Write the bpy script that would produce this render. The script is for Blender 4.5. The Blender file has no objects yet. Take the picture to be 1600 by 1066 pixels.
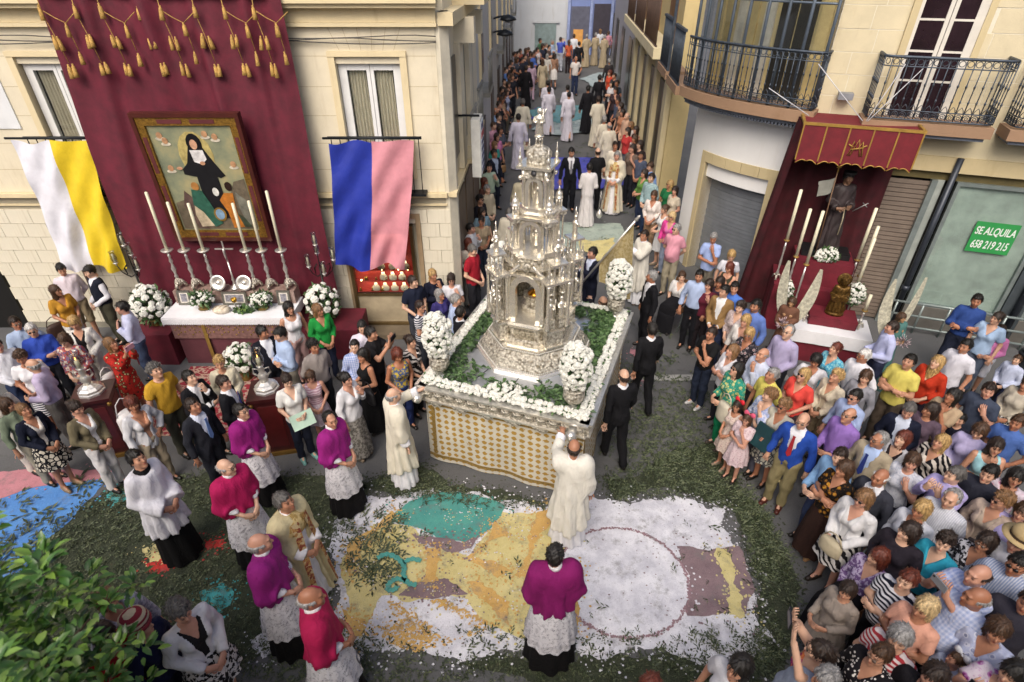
import bpy, math, random
import numpy as np
from mathutils import Vector, Matrix
sc = bpy.context.scene
R = math.radians
# ------------------------------------------------------------------ camera, sky, sun, exposure
F, PITCH, CAMH = 900.0, R(34.0), 6.0
cam = bpy.data.cameras.new('camera'); camo = bpy.data.objects.new('camera', cam)
sc.collection.objects.link(camo); sc.camera = camo
camo.location = (0, 0, CAMH); camo.rotation_euler = (R(90) - PITCH, 0, 0)
cam.sensor_width = 36.0; cam.lens = 36.0 * F / 1600.0
cam.clip_start = 0.05; cam.clip_end = 2000
cam.dof.use_dof = True; cam.dof.focus_distance = 7.6; cam.dof.aperture_fstop = 1.4
sc.render.resolution_x, sc.render.resolution_y = 1024, 682
SUN_EL, SUN_AZ = R(47), R(196)          # azimuth measured from +Y clockwise
wd = bpy.data.worlds.new('World'); sc.world = wd; wd.use_nodes = True
nt = wd.node_tree; bg = nt.nodes['Background']
sky = nt.nodes.new('ShaderNodeTexSky'); sky.sky_type = 'NISHITA'; sky.sun_disc = False
sky.sun_elevation = SUN_EL; sky.sun_rotation = SUN_AZ; sky.dust_density = 5.0; sky.air_density = 0.7; sky.ozone_density = 0.4
nt.links.new(sky.outputs[0], bg.inputs[0]); bg.inputs[1].default_value = 0.13
sl = bpy.data.lights.new('sun', 'SUN'); sl.energy = 1.5; sl.angle = R(40); sl.color = (1, .95, .86)
so = bpy.data.objects.new('sun', sl); sc.collection.objects.link(so)
so.rotation_euler = (R(90) - SUN_EL, 0, -SUN_AZ + math.pi)
vs = sc.view_settings; vs.view_transform = 'Standard'; vs.look = 'None'; vs.exposure = 0.56; vs.gamma = 1.0
# ------------------------------------------------------------------ helpers
COL = sc.collection.objects
CP, SP = math.cos(PITCH), math.sin(PITCH)
def gz(Y): return 0.02 * max(0.0, Y - 14.0)          # the side street climbs gently
def ray(px, py):
    u, v = (px - 800) / F, (py - 533) / F
    return u, CP - v * SP, -(SP + v * CP)
def G(px, py, z=0.0):                                # photograph point -> world point on the level z
    x, y, d = ray(px, py); t = (z - CAMH) / d
    return Vector((x * t, y * t, z))
def GS(px, py, h=0.0):                               # the same, h above the sloping street
    z = h
    for _ in range(8):
        p = G(px, py, z); z = h + gz(p.y)
    return p
def WY(px, py, Y):
    x, y, d = ray(px, py); t = Y / y
    return Vector((x * t, Y, CAMH + d * t))
def lin(c):
    if isinstance(c, str):
        c = c.lstrip('#'); c = [int(c[i:i + 2], 16) / 255 for i in (0, 2, 4)]
    return tuple(((v / 12.92) if v <= .04045 else ((v + .055) / 1.055) ** 2.4) for v in c[:3])
def tag(o, label=None, cat=None, group=None, kind=None):
    if label: o['label'] = label
    if cat: o['category'] = cat
    if group: o['group'] = group
    if kind: o['kind'] = kind
    return o
def link(name, me, parent=None, loc=None, rot=None, scale=None, mats=None):
    o = bpy.data.objects.new(name, me); COL.link(o)
    if parent is not None: o.parent = parent
    if loc is not None: o.location = loc
    if rot is not None: o.rotation_euler = rot
    if scale is not None: o.scale = scale
    if mats:
        for i, m in enumerate(mats):
            if i < len(o.material_slots):
                o.material_slots[i].link = 'OBJECT'; o.material_slots[i].material = m
    return o
def thing(name, label, cat, loc=(0, 0, 0), rotz=0.0, group=None):
    o = bpy.data.objects.new(name, None); COL.link(o); o.empty_display_size = .1
    o.location = loc; o.rotation_euler = (0, 0, rotz)
    return tag(o, label, cat, group)
class MB:
    """collects boxes, lathes, tubes and sheets into one mesh"""
    def __init__(s): s.v, s.f, s.sm = [], [], []
    def add(s, v, f, smooth=False):
        n = len(s.v); s.v += [tuple(p) for p in v]; s.f += [tuple(i + n for i in q) for q in f]; s.sm += [smooth] * len(f); return s
    def box(s, c, d, rz=0.0, M=None, top=1.0):
        x, y, z = (k / 2 for k in d)
        v = [(-x, -y, -z), (x, -y, -z), (x, y, -z), (-x, y, -z), (-x * top, -y * top, z), (x * top, -y * top, z), (x * top, y * top, z), (-x * top, y * top, z)]
        m = Matrix.Translation(c) @ Matrix.Rotation(rz, 4, 'Z')
        if M is not None: m = M @ m
        return s.add([m @ Vector(p) for p in v], [(0, 3, 2, 1), (4, 5, 6, 7), (0, 1, 5, 4), (1, 2, 6, 5), (2, 3, 7, 6), (3, 0, 4, 7)])
    def bx(s, x0, x1, y0, y1, z0, z1): return s.box(((x0 + x1) / 2, (y0 + y1) / 2, (z0 + z1) / 2), (abs(x1 - x0), abs(y1 - y0), abs(z1 - z0)))
    def lathe(s, prof, n=16, c=(0, 0, 0), M=None, smooth=True, a0=0.0, sx=1.0, sy=1.0, cap=True):
        v, f = [], []
        for r, z in prof:
            for k in range(n):
                a = a0 + 2 * math.pi * k / n
                p = Vector((r * math.cos(a) * sx, r * math.sin(a) * sy, z))
                if M is not None: p = M @ p
                v.append(p + Vector(c))
        for i in range(len(prof) - 1):
            for k in range(n):
                k2 = (k + 1) % n
                f.append((i * n + k, i * n + k2, (i + 1) * n + k2, (i + 1) * n + k))
        if cap:
            f.append(tuple(range(n - 1, -1, -1))); f.append(tuple((len(prof) - 1) * n + k for k in range(n)))
        return s.add(v, f, smooth)
    def tube(s, pts, r, n=8, smooth=True, cap=True):
        pts = [Vector(p) for p in pts]
        rr = r if isinstance(r, (list, tuple)) else [r] * len(pts)
        v, f = [], []; up = Vector((0.13, 0.27, 1))
        for i, p in enumerate(pts):
            t = (pts[min(i + 1, len(pts) - 1)] - pts[max(i - 1, 0)]).normalized()
            a = t.cross(up)
            if a.length < .05: a = t.cross(Vector((1, .1, 0)))
            a.normalize(); b = t.cross(a)
            for k in range(n):
                w = 2 * math.pi * k / n; v.append(p + (a * math.cos(w) + b * math.sin(w)) * rr[i])
        for i in range(len(pts) - 1):
            for k in range(n):
                k2 = (k + 1) % n; f.append((i * n + k, (i + 1) * n + k, (i + 1) * n + k2, i * n + k2))
        if cap: f.append(tuple(range(n))); f.append(tuple(len(pts) * n - 1 - k for k in range(n)))
        return s.add(v, f, smooth)
    def sheet(s, fn, nu, nv, smooth=True, wrap=False):
        v = [fn(i / nu, j / nv) for j in range(nv + 1) for i in range(nu + (0 if wrap else 1))]
        w = nu if wrap else nu + 1
        f = [(j * w + i, j * w + (i + 1) % w, (j + 1) * w + (i + 1) % w, (j + 1) * w + i) for j in range(nv) for i in range(nu)]
        return s.add(v, f, smooth)
    def prism(s, poly, z0, z1, M=None):            # polygon in x,y raised from z0 to z1
        n = len(poly); v = [Vector((x, y, z0)) for x, y in poly] + [Vector((x, y, z1)) for x, y in poly]
        if M is not None: v = [M @ p for p in v]
        ar = sum(poly[i][0] * poly[(i + 1) % n][1] - poly[(i + 1) % n][0] * poly[i][1] for i in range(n))
        f = [tuple(range(n - 1, -1, -1)), tuple(range(n, 2 * n))] + [(i, (i + 1) % n, n + (i + 1) % n, n + i) for i in range(n)]
        if ar < 0: f = [q[::-1] for q in f]
        return s.add(v, f)
    def wall(s, poly, y0, y1):                      # polygon in x,z with thickness in y
        return s.prism([(x, z) for x, z in poly], -y1, -y0, Matrix(((1, 0, 0, 0), (0, 0, -1, 0), (0, 1, 0, 0), (0, 0, 0, 1))))
    def mesh(s, name='m', mat=None):
        me = bpy.data.meshes.new(name); me.from_pydata(s.v, [], s.f)
        me.polygons.foreach_set('use_smooth', s.sm); me.materials.append(mat); me.update(); return me
    def build(s, name, mat, parent=None, loc=None, rot=None):
        return link(name, s.mesh(name, mat), parent, loc, rot)
# ------------------------------------------------------------------ materials
MC = {}
def nd(t, typ, **k):
    n = t.nodes.new(typ)
    for a, b in k.items(): setattr(n, a, b)
    return n
def _new(key):
    m = bpy.data.materials.new(key); m.use_nodes = True; t = m.node_tree
    return m, t, t.nodes['Principled BSDF']
def _coord(t, sx=1, sy=1, sz=1, which='Object'):
    c = nd(t, 'ShaderNodeTexCoord'); mp = nd(t, 'ShaderNodeMapping'); mp.inputs['Scale'].default_value = (sx, sy, sz)
    t.links.new(c.outputs[which], mp.inputs[0]); return mp.outputs[0]
def _noise(t, vec, scale, detail=4, rough=.6):
    n = nd(t, 'ShaderNodeTexNoise'); n.inputs['Scale'].default_value = scale; n.inputs['Detail'].default_value = detail; n.inputs['Roughness'].default_value = rough
    t.links.new(vec, n.inputs['Vector']); return n.outputs[0]
def _ramp(t, fac, stops, interp='LINEAR'):
    r = nd(t, 'ShaderNodeValToRGB'); r.color_ramp.interpolation = interp; e = r.color_ramp.elements
    while len(e) < len(stops): e.new(.5)
    for i, (p, c) in enumerate(stops): e[i].position = p; e[i].color = (*c, 1)
    t.links.new(fac, r.inputs[0]); return r.outputs[0]
def _mix(t, fac, a, b, typ='MIX'):
    m = nd(t, 'ShaderNodeMix', data_type='RGBA', blend_type=typ)
    for s, v in ((0, fac), (6, a), (7, b)):
        if hasattr(v, 'is_linked'): t.links.new(v, m.inputs[s])
        else: m.inputs[s].default_value = v if s == 0 else (*v, 1)
    return m.outputs[2]
def _bump(t, bsdf, h, strength=.3, dist=.01):
    b = nd(t, 'ShaderNodeBump'); b.inputs['Strength'].default_value = strength; b.inputs['Distance'].default_value = dist
    t.links.new(h, b.inputs['Height']); t.links.new(b.outputs[0], bsdf.inputs['Normal'])
def mat(key, col=None, rough=.6, metal=0.0, var=.15, vscale=4.0, bump=0.0, bscale=40.0, bdist=.01, sc3=(1, 1, 1), col2=None, spec=None, emit=0.0):
    if key in MC: return MC[key]
    m, t, b = _new(key); c = lin(col)
    v = _coord(t, *sc3)
    n = _noise(t, v, vscale, 5)
    c2 = lin(col2) if col2 else tuple(k * (1 - var * 1.6) for k in c)
    hi = c if col2 else tuple(min(1, k * (1 + var * .6)) for k in c)
    t.links.new(_ramp(t, n, [(.32, c2), (.68, hi)]), b.inputs['Base Color'])
    b.inputs['Roughness'].default_value = rough; b.inputs['Metallic'].default_value = metal
    if spec is not None: b.inputs['Specular IOR Level'].default_value = spec
    if bump: _bump(t, b, _noise(t, v, bscale, 4), bump, bdist)
    if emit:
        b.inputs['Emission Color'].default_value = (*c, 1); b.inputs['Emission Strength'].default_value = emit
    MC[key] = m; return m
# ------------------------------------------------------------------ figures: implicit surfaces meshed on a grid
f32 = np.float32
def rc(P, a, b, ra, rb):
    a = np.array(a, f32); b = np.array(b, f32); ba = b - a; pa = P - a
    h = np.clip((pa @ ba) / max(float(ba @ ba), 1e-9), 0, 1)
    return np.sqrt(((pa - h[..., None] * ba) ** 2).sum(-1)) - (ra + (rb - ra) * h)
def el(P, c, r):
    q = (P - np.array(c, f32)); r = np.array(r, f32)
    k0 = np.sqrt(((q / r) ** 2).sum(-1)); k1 = np.sqrt(((q / (r * r)) ** 2).sum(-1))
    return k0 * (k0 - 1) / np.maximum(k1, 1e-6)
def smin(a, b, k):
    h = np.maximum(k - np.abs(a - b), 0) / k
    return np.minimum(a, b) - h * h * k * .25
def smax(a, b, k): return -smin(-a, -b, k)
def snet(fn, lo, hi, h):
    ax = [np.arange(lo[i], hi[i] + h, h, dtype=f32) for i in range(3)]
    P = np.stack(np.meshgrid(*ax, indexing='ij'), -1); V = fn(P).astype(f32)
    V = np.where(V == 0, 1e-6, V)
    s = V < 0; nx, ny, nz = s.shape
    cnt = np.zeros((nx - 1, ny - 1, nz - 1), np.int8)
    for i in (0, 1):
        for j in (0, 1):
            for k in (0, 1): cnt += s[i:nx - 1 + i, j:ny - 1 + j, k:nz - 1 + k]
    I = np.argwhere((cnt > 0) & (cnt < 8)); idx = -np.ones(cnt.shape, np.int32); idx[tuple(I.T)] = np.arange(len(I))
    acc = np.zeros((len(I), 3), f32); num = np.zeros(len(I), f32)
    cs = [(i, j, k) for i in (0, 1) for j in (0, 1) for k in (0, 1)]
    cv = {c: V[I[:, 0] + c[0], I[:, 1] + c[1], I[:, 2] + c[2]] for c in cs}
    for c in cs:
        for a in range(3):
            if c[a]: continue
            d = list(c); d[a] = 1; d = tuple(d)
            x = (cv[c] < 0) != (cv[d] < 0); tt = np.where(x, cv[c] / np.where(x, cv[c] - cv[d], 1), 0)
            p = np.tile(np.array(c, f32), (len(I), 1)); p[:, a] += tt
            acc += p * x[:, None]; num += x
    vert = (I + acc / np.maximum(num, 1)[:, None]) * h + np.array(lo, f32)
    Q = []
    for a in range(3):
        b, c = (a + 1) % 3, (a + 2) % 3
        sl0 = [slice(None)] * 3; sl1 = [slice(None)] * 3; sl0[a] = slice(0, -1); sl1[a] = slice(1, None)
        A, B = s[tuple(sl0)], s[tuple(sl1)]; E = np.argwhere(A != B)
        E = E[(E[:, b] > 0) & (E[:, c] > 0) & (E[:, b] < s.shape[b] - 1) & (E[:, c] < s.shape[c] - 1)]
        if not len(E): continue
        q = []
        for db, dc in ((-1, -1), (0, -1), (0, 0), (-1, 0)):
            e = E.copy(); e[:, b] += db; e[:, c] += dc; q.append(idx[tuple(e.T)])
        q = np.stack(q, 1); fl = ~A[tuple(E.T)]; q[fl] = q[fl][:, ::-1]; Q.append(q)
    return vert, np.concatenate(Q) if Q else np.zeros((0, 4), int)
def tomesh(name, V, Fc, mats=1, ft=None):
    me = bpy.data.meshes.new(name); n = len(Fc)
    me.vertices.add(len(V)); me.vertices.foreach_set('co', np.asarray(V, f32).ravel())
    me.loops.add(n * 4); me.loops.foreach_set('vertex_index', np.asarray(Fc, np.int32).ravel())
    me.polygons.add(n); me.polygons.foreach_set('loop_start', np.arange(n, dtype=np.int32) * 4)
    me.polygons.foreach_set('use_smooth', np.ones(n, bool))
    for _ in range(mats): me.materials.append(None)
    if ft is not None:
        at = me.attributes.new('ft', 'FLOAT_COLOR', 'POINT'); at.data.foreach_set('color', np.asarray(ft, f32).ravel())
    me.update(calc_edges=True); me.validate(); return me
# arm targets: elbow, wrist, hand direction for the side x>0 (a) and x<0 (b, written mirrored)
POSE = {
 'down':  (((.26, .04, 1.13), (.285, -.03, .885), (0, -.25, -1)),) * 2,
 'clasp': (((.25, .04, 1.13), (.085, -.21, .97), (-.8, -.3, -.4)),) * 2,
 'fold':  (((.245, -.03, 1.13), (-.07, -.205, 1.15), (-1, .1, .15)), ((.245, -.03, 1.13), (-.08, -.235, 1.20), (-1, .15, .1))),
 'chin':  (((.17, -.16, 1.14), (.055, -.185, 1.385), (-.3, .15, 1)), ((.245, -.03, 1.13), (-.09, -.215, 1.12), (-1, .05, .2))),
 'phone': (((.20, -.19, 1.27), (.075, -.35, 1.50), (-.3, -.1, 1)),) * 2,
 'raise': (((.27, -.16, 1.55), (.11, -.27, 1.80), (-.3, -.2, 1)),) * 2,
 'behind': (((.26, .10, 1.13), (.09, .20, .94), (-1, .1, -.3)),) * 2,
 'hold':  (((.235, .03, 1.12), (.10, -.25, 1.07), (-.6, -.6, .1)), ((.235, .03, 1.12), (.15, -.24, 1.03), (-.7, -.5, .1))),
 'walk':  (((.235, .10, 1.14), (.25, .10, .88), (0, -.2, -1)), ((.235, -.04, 1.13), (.24, -.18, .92), (0, -.4, -1))),
 'push':  (((.22, -.20, 1.36), (.17, -.43, 1.43), (0, -1, .1)), ((.235, .04, 1.13), (.25, -.03, .885), (0, -.25, -1))),
 'stick': (((.20, -.16, 1.22), (.02, -.31, 1.36), (-.8, -.4, .2)), ((.25, -.05, 1.12), (.22, -.26, .98), (-.2, -.8, -.2))),
 'down2': (((.255, .06, 1.13), (.265, -.10, .905), (-.15, -.5, -1)), ((.27, .02, 1.13), (.27, -.06, .89), (-.1, -.3, -1))),
 'hip':   (((.335, .03, 1.17), (.205, -.07, 1.02), (-.7, -.3, -.4)), ((.26, .04, 1.13), (.28, -.05, .89), (0, -.25, -1))),
 'strap': (((.25, -.06, 1.13), (.135, -.18, 1.33), (-.4, .2, .8)), ((.26, .04, 1.13), (.275, -.06, .89), (0, -.3, -1))),
 'sit':   (((.235, -.02, 1.13), (.12, -.22, .98), (-.5, -.7, -.3)),) * 2,
}
HEADC = (0, -.012, 1.612)
def legs_of(pose):
    if pose == 'walk': return [((.09, 0, .90), (.095, -.14, .50), (.095, -.16, .09), (.10, -.30, .03)), ((-.09, 0, .90), (-.095, .02, .49), (-.095, .22, .12), (-.10, .09, .03))]
    if pose == 'sit': return [((s * .09, 0, .90), (s * .11, -.42, .92), (s * .11, -.44, .50), (s * .12, -.59, .45)) for s in (1, -1)]
    return [((s * .09, 0, .90), (s * .098, -.01, .49), (s * .10, .02, .09), (s * .125, -.13, .03)) for s in (1, -1)]
def arms_of(pose):
    a = POSE[pose]; out = []
    for i, s in ((0, 1), (1, -1)):
        e, w, d = a[i]
        out.append(((s * .172, .012, 1.40), (s * e[0], e[1], e[2]), (s * w[0], w[1], w[2]), np.array((s * d[0], d[1], d[2]), f32)))
    return out
def torso(P, sex, o=0.0, k=.07):
    if sex == 'f':
        d = el(P, (0, .012, .94), (.168 + o, .118 + o, .13 + o)); d = smin(d, el(P, (0, .0, 1.10), (.122 + o, .092 + o, .15 + o)), k)
        d = smin(d, el(P, (0, .01, 1.28), (.148 + o, .102 + o, .16 + o)), k)
        d = smin(d, el(P, (.07, -.075, 1.265), (.068 + o, .062 + o, .068 + o)), .05); d = smin(d, el(P, (-.07, -.075, 1.265), (.068 + o, .062 + o, .068 + o)), .05)
        d = smin(d, rc(P, (.125, .012, 1.385), (-.125, .012, 1.385), .055 + o, .055 + o), k)
    else:
        d = el(P, (0, .01, .94), (.155 + o, .115 + o, .13 + o)); d = smin(d, el(P, (0, -.010, 1.10), (.138 + o, .114 + o, .16 + o)), k)
        d = smin(d, el(P, (0, .008, 1.28), (.170 + o, .118 + o, .17 + o)), k)
        d = smin(d, rc(P, (.145, .012, 1.395), (-.145, .012, 1.395), .058 + o, .058 + o), k)
    return d
def neck(P, o=0.0): return rc(P, (0, .018, 1.40), (0, .0, 1.56), .060 + o, .052 + o)
def arm(P, A, o=0.0, upto=2.0, flare=0.0):
    S, E, W, D = A; S, E, W = (np.array(q, f32) for q in (S, E, W))
    if upto <= 1:
        e = S + (E - S) * upto; dr = (E - S) / np.linalg.norm(E - S)
        return np.maximum(rc(P, S, E, .056 + o, .045 + o + flare), (P - e) @ dr)
    u = min(upto - 1, 1.0); e = E + (W - E) * u; dr = (W - E) / np.linalg.norm(W - E)
    lo = np.maximum(rc(P, E, W, .043 + o, .031 + o + flare), (P - e) @ dr)
    return smin(rc(P, S, E, .056 + o, .043 + o), lo, .02)
def leg(P, L, o=0.0, zcut=None):
    d = smin(rc(P, L[0], L[1], .088 + o, .062 + o), rc(P, L[1], L[2], .060 + o, .040 + o), .03)
    return d
def hand(A, wide=1.0):
    """palm and five bent fingers along the hand direction; triangles appended to the body mesh"""
    S, E, W, D = A; W = np.array(W, f32); D = D / np.linalg.norm(D)
    side = np.cross(D, np.array((0, -1, .2), f32)); side /= max(np.linalg.norm(side), 1e-6); nrm = np.cross(side, D)
    sgn = -1.0 if S[0] > 0 else 1.0
    V, Q = [], []
    def tube(pts, rad, n=6, sq=1.0):
        b = len(V)
        for p, r in zip(pts, rad):
            for k in range(n):
                a = 2 * math.pi * k / n; V.append(p + side * math.cos(a) * r * sq + nrm * math.sin(a) * r)
        for i in range(len(pts) - 1):
            for k in range(n): Q.append((b + i * n + k, b + i * n + (k + 1) % n, b + (i + 1) * n + (k + 1) % n, b + (i + 1) * n + k))
    tube([W - D * .02, W + D * .02, W + D * .06, W + D * .095, W + D * .10], [.02, .02, .020, .018, .004], 8, 1.9)
    for i, (ln, off) in enumerate(((.066, -.033), (.076, -.011), (.070, .011), (.055, .032))):
        b = W + D * .088 + side * off; d1 = D + side * off * 2; p1 = b + d1 * ln * .45; p2 = p1 + (d1 * .8 - nrm * .6) * ln * .35; p3 = p2 + (d1 * .4 - nrm * .9) * ln * .28
        tube([b, p1, p2, p3], [.0098, .0095, .0088, .006], 6)
    b = W + D * .03 + side * sgn * .03; p1 = b + (D * .6 + side * sgn * .7 - nrm * .2) * .04; p2 = p1 + (D * .9 + side * sgn * .2 - nrm * .3) * .035
    tube([b, p1, p2], [.012, .011, .007], 6)
    return np.array(V, f32), np.array(Q, int)
def head_sdf(P):                                     # about the head centre, looking to -y
    d = el(P, (0, .018, .022), (.076, .097, .094))
    d = smin(d, el(P, (0, -.022, -.045), (.060, .072, .075)), .05)
    d = smin(d, el(P, (0, -.074, -.096), (.026, .022, .02)), .03)
    d = smin(d, el(P, (.042, -.06, -.02), (.026, .022, .024)), .03); d = smin(d, el(P, (-.042, -.06, -.02), (.026, .022, .024)), .03)
    d = smin(d, rc(P, (.03, -.078, .030), (-.03, -.078, .030), .014, .014), .02)
    for s in (1, -1): d = smax(d, -el(P, (s * .031, -.104, .008), (.018, .02, .012)), .012)
    for s in (1, -1): d = smin(d, el(P, (s * .031, -.079, .007), (.013, .011, .011)), .003)
    d = smin(d, rc(P, (0, -.086, .012), (0, -.108, -.026), .009, .0145), .012)
    d = smin(d, el(P, (0, -.088, -.058), (.023, .011, .011)), .010)
    for s in (1, -1): d = smin(d, el(P, (s * .078, .012, -.012), (.009, .022, .032)), .008)
    d = smin(d, rc(P, (0, .03, -.05), (0, .032, -.16), .052, .056), .04)
    return d
_HV = snet(head_sdf, (-.1, -.14, -.15), (.1, .13, .13), .0085)
def head_paint(V):
    n = len(V); ft = np.zeros((n, 4), f32); ft[:, 3] = 1
    x, y, z = np.abs(V[:, 0]), V[:, 1], V[:, 2]; fr = y < -.055
    ft[:, 0] = np.clip(1.5 - np.sqrt((x / .022) ** 2 + ((z + .058) / .0085) ** 2), 0, 1) * fr      # lips
    br = np.clip(1.6 - np.sqrt(((x - .032) / .019) ** 2 + ((z - .031) / .006) ** 2), 0, 1) * fr     # brows
    ir = np.clip(1.7 - np.sqrt(((x - .031) / .011) ** 2 + ((z - .007) / .0075) ** 2), 0, 1) * fr    # eyes
    ft[:, 1] = np.maximum(br * .75, ir)
    ft[:, 2] = np.clip(1.3 - np.sqrt((x / .06) ** 2 + ((z + .075) / .045) ** 2) + .25 * np.sin(V[:, 0] * 300) * np.sin(z * 260), 0, 1) * (y < .0) * (ft[:, 0] < .3); return ft
_HP = head_paint(_HV[0])
def rotm(yaw, pit, roll=0.0): return np.array((Matrix.Rotation(yaw, 3, 'Z') @ Matrix.Rotation(pit, 3, 'X') @ Matrix.Rotation(roll, 3, 'Y')), f32)
CACHE = {}
def body(pose, sex, hy, hp):
    key = ('body', pose, sex, hy, hp)
    if key in CACHE: return CACHE[key]
    kb = ('raw', pose, sex)
    if kb not in CACHE:
        A, L = arms_of(pose), legs_of(pose)
        def fn(P):
            d = torso(P, sex, -.004); d = smin(d, neck(P), .04)
            for a in A: d = smin(d, arm(P, a, -.002), .035)
            lg = None
            for l in L:
                q = smin(leg(P, l), rc(P, l[2], l[3], .036, .026), .03); d = smin(d, q, .04)
            return d
        pts = np.array([p for a in A for p in a[:3]] + [p for l in L for p in l], f32)
        lo = np.minimum(pts.min(0), (-.2, -.16, 0)) - .08; hi = np.maximum(pts.max(0), (.2, .16, 1.5)) + .08; lo[2] = max(lo[2], -.02)
        V, Q = snet(fn, lo, hi, .023); Vs, Qs = [V], [Q]; n = len(V)
        for a in A:
            hv, hq = hand(a); Vs.append(hv); Qs.append(hq + n); n += len(hv)
        CACHE[kb] = (np.concatenate(Vs), np.concatenate(Qs))
    V, Q = CACHE[kb]
    HV = (_HV[0] * .95) @ rotm(R(hy), R(hp)).T + np.array(HEADC, f32)
    ft = np.zeros((len(V) + len(HV), 4), f32); ft[:, 3] = 1; ft[len(V):] = _HP
    me = tomesh('person_body', np.concatenate([V, HV]), np.concatenate([Q, _HV[1] + len(V)]), 1, ft)
    CACHE[key] = me; return me
def wob(V, amp=.005, s=1.0, seed=0):
    """shallow cloth folds"""
    x, y, z = V.T; o = np.empty_like(V); a = amp
    o[:, 0] = a * np.sin(z * 31 * s + x * 22 + seed) + a * .7 * np.sin(y * 45 + z * 13 + 1.3 * seed)
    o[:, 1] = a * np.sin(z * 27 * s - x * 30 + 2 + seed) + a * .7 * np.sin(x * 52 - z * 17 + seed)
    o[:, 2] = a * .5 * np.sin(x * 24 + y * 31 + seed); return V + o
def gar(key, fn, lo, hi, h=.022, post=None):
    if key in CACHE: return CACHE[key]
    V, Q = snet(fn, lo, hi, h)
    if post: V = post(V)
    CACHE[key] = tomesh(str(key[0]), V, Q); return CACHE[key]
def bounds(pose, up, pad, z0, z1):
    pts = np.array([q for a in arms_of(pose) for q in (a[:2] if up <= 1 else a[:3])], f32)
    lo = np.minimum(pts.min(0), (-.2, -.17, 0)) - pad; hi = np.maximum(pts.max(0), (.2, .17, z1)) + pad
    lo[2] = min(z0, lo[2] + pad) - .03; hi[2] = max(z1, pts[:, 2].max() + pad); return lo, hi
def top(pose, sex, sl, nk='r', o=.014, hem=.93, loose=.0, fat=0.0):
    """sl: share of the sleeve (0 none, .6 short, 1.7 three-quarter, 1.95 long)"""
    A = arms_of(pose)
    def fn(P):
        d = torso(P, sex, o + loose)
        if fat: d = smin(d, el(P, (0, -.045, 1.07), (.165 + fat * .3, .135 + fat, .17)), .08)
        if loose: d = smin(d, rc(P * np.array((.74, 1, 1), f32), (0, .0, 1.15), (0, 0.0, .85), .088 + loose, .118 + loose), .06)
        if hem < .84: d = smin(d, rc(P * np.array((.72, 1, 1), f32), (0, .005, 1.0), (0, .005, hem - .1), .105, .13 + loose), .06)
        if sl > 0:
            for a in A: d = smin(d, arm(P, a, o + loose * .3, sl, .010), .018)
        d = np.maximum(d, hem - P[..., 2])
        if nk == 'r': d = smax(d, -el(P, (0, -.02, 1.50), (.085, .11, .085)), .01)
        elif nk == 'c': d = smin(d, np.maximum(rc(P, (0, .018, 1.40), (0, .004, 1.54), .072, .064), P[..., 2] - 1.50), .02)
        elif nk == 'v':
            w = np.abs(P[..., 0]) - .085 * np.clip((P[..., 2] - 1.27) / .17, 0, 1.3); d = smax(d, -np.maximum(w, np.maximum(P[..., 1] - .02, 1.27 - P[..., 2])), .01); d = smax(d, -el(P, (0, -.01, 1.50), (.085, .09, .085)), .01)
        elif nk == 's':
            d = smax(d, -el(P, (0, -.03, 1.50), (.11, .14, .15)), .01)
        return d
    lo, hi = bounds(pose, sl, .09 + loose, hem, 1.53)
    return gar(('top', pose, sex, sl, nk, o, hem, loose, fat), fn, lo, hi, .021, lambda V: wob(V, .0045))
def jacket(pose, sex, hem=.82, opened=.09, low=1.08):
    A = arms_of(pose)
    def fn(P):
        d = torso(P, sex, .015, .06); d = smin(d, rc(P * np.array((.74, 1, 1), f32), (0, .0, 1.15), (0, 0.01, hem - .05), .090, .118), .05)
        for a in A: d = smin(d, arm(P, a, .015, 1.93, .010), .016)
        d = np.maximum(d, hem - P[..., 2])
        z = P[..., 2]
        w = np.abs(P[..., 0]) - (opened * np.clip((z - low) / (1.46 - low), 0, 1.2) + .055 * np.clip((low - .06 - z) / .2, 0, 1))
        d = smax(d, -np.maximum(w, np.maximum(P[..., 1] + .02, np.minimum(low - z, z - low + .06) * 0 - .5)), .01) if True else d
        d = smax(d, -el(P, (0, -.0, 1.515), (.082, .082, .085)), .01)
        return d
    lo, hi = bounds(pose, 2, .10, hem, 1.52)
    return gar(('jacket', pose, sex, hem, opened, low), fn, lo, hi, .021, lambda V: wob(V, .005))
def trousers(pose, short=False, fat=0.0):
    lp = pose if pose in ('walk', 'sit') else 'st'; L = legs_of(lp)
    def fn(P):
        d = el(P, (0, .01, .955), (.172 + fat * .3, .132 + fat * .5, .13))
        for l in L:
            d = smin(d, smin(rc(P, l[0], l[1], .100, .080), rc(P, l[1], l[2], .079, .066), .04), .03)
        d = np.maximum(d, P[..., 2] - 1.045)
        if lp == 'st': d = np.maximum(d, (.47 if short else .035) - P[..., 2])
        elif lp == 'walk': d = np.maximum(d, (.46 if short else .065) - P[..., 2])
        return d
    y0 = -.32 if lp == 'walk' else (-.56 if lp == 'sit' else -.17)
    return gar(('trousers', lp, short, fat), fn, (-.25, y0, .0), (.25, .34 if lp == 'walk' else .19, 1.07), .022, lambda V: wob(V, .006, .8))
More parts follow.
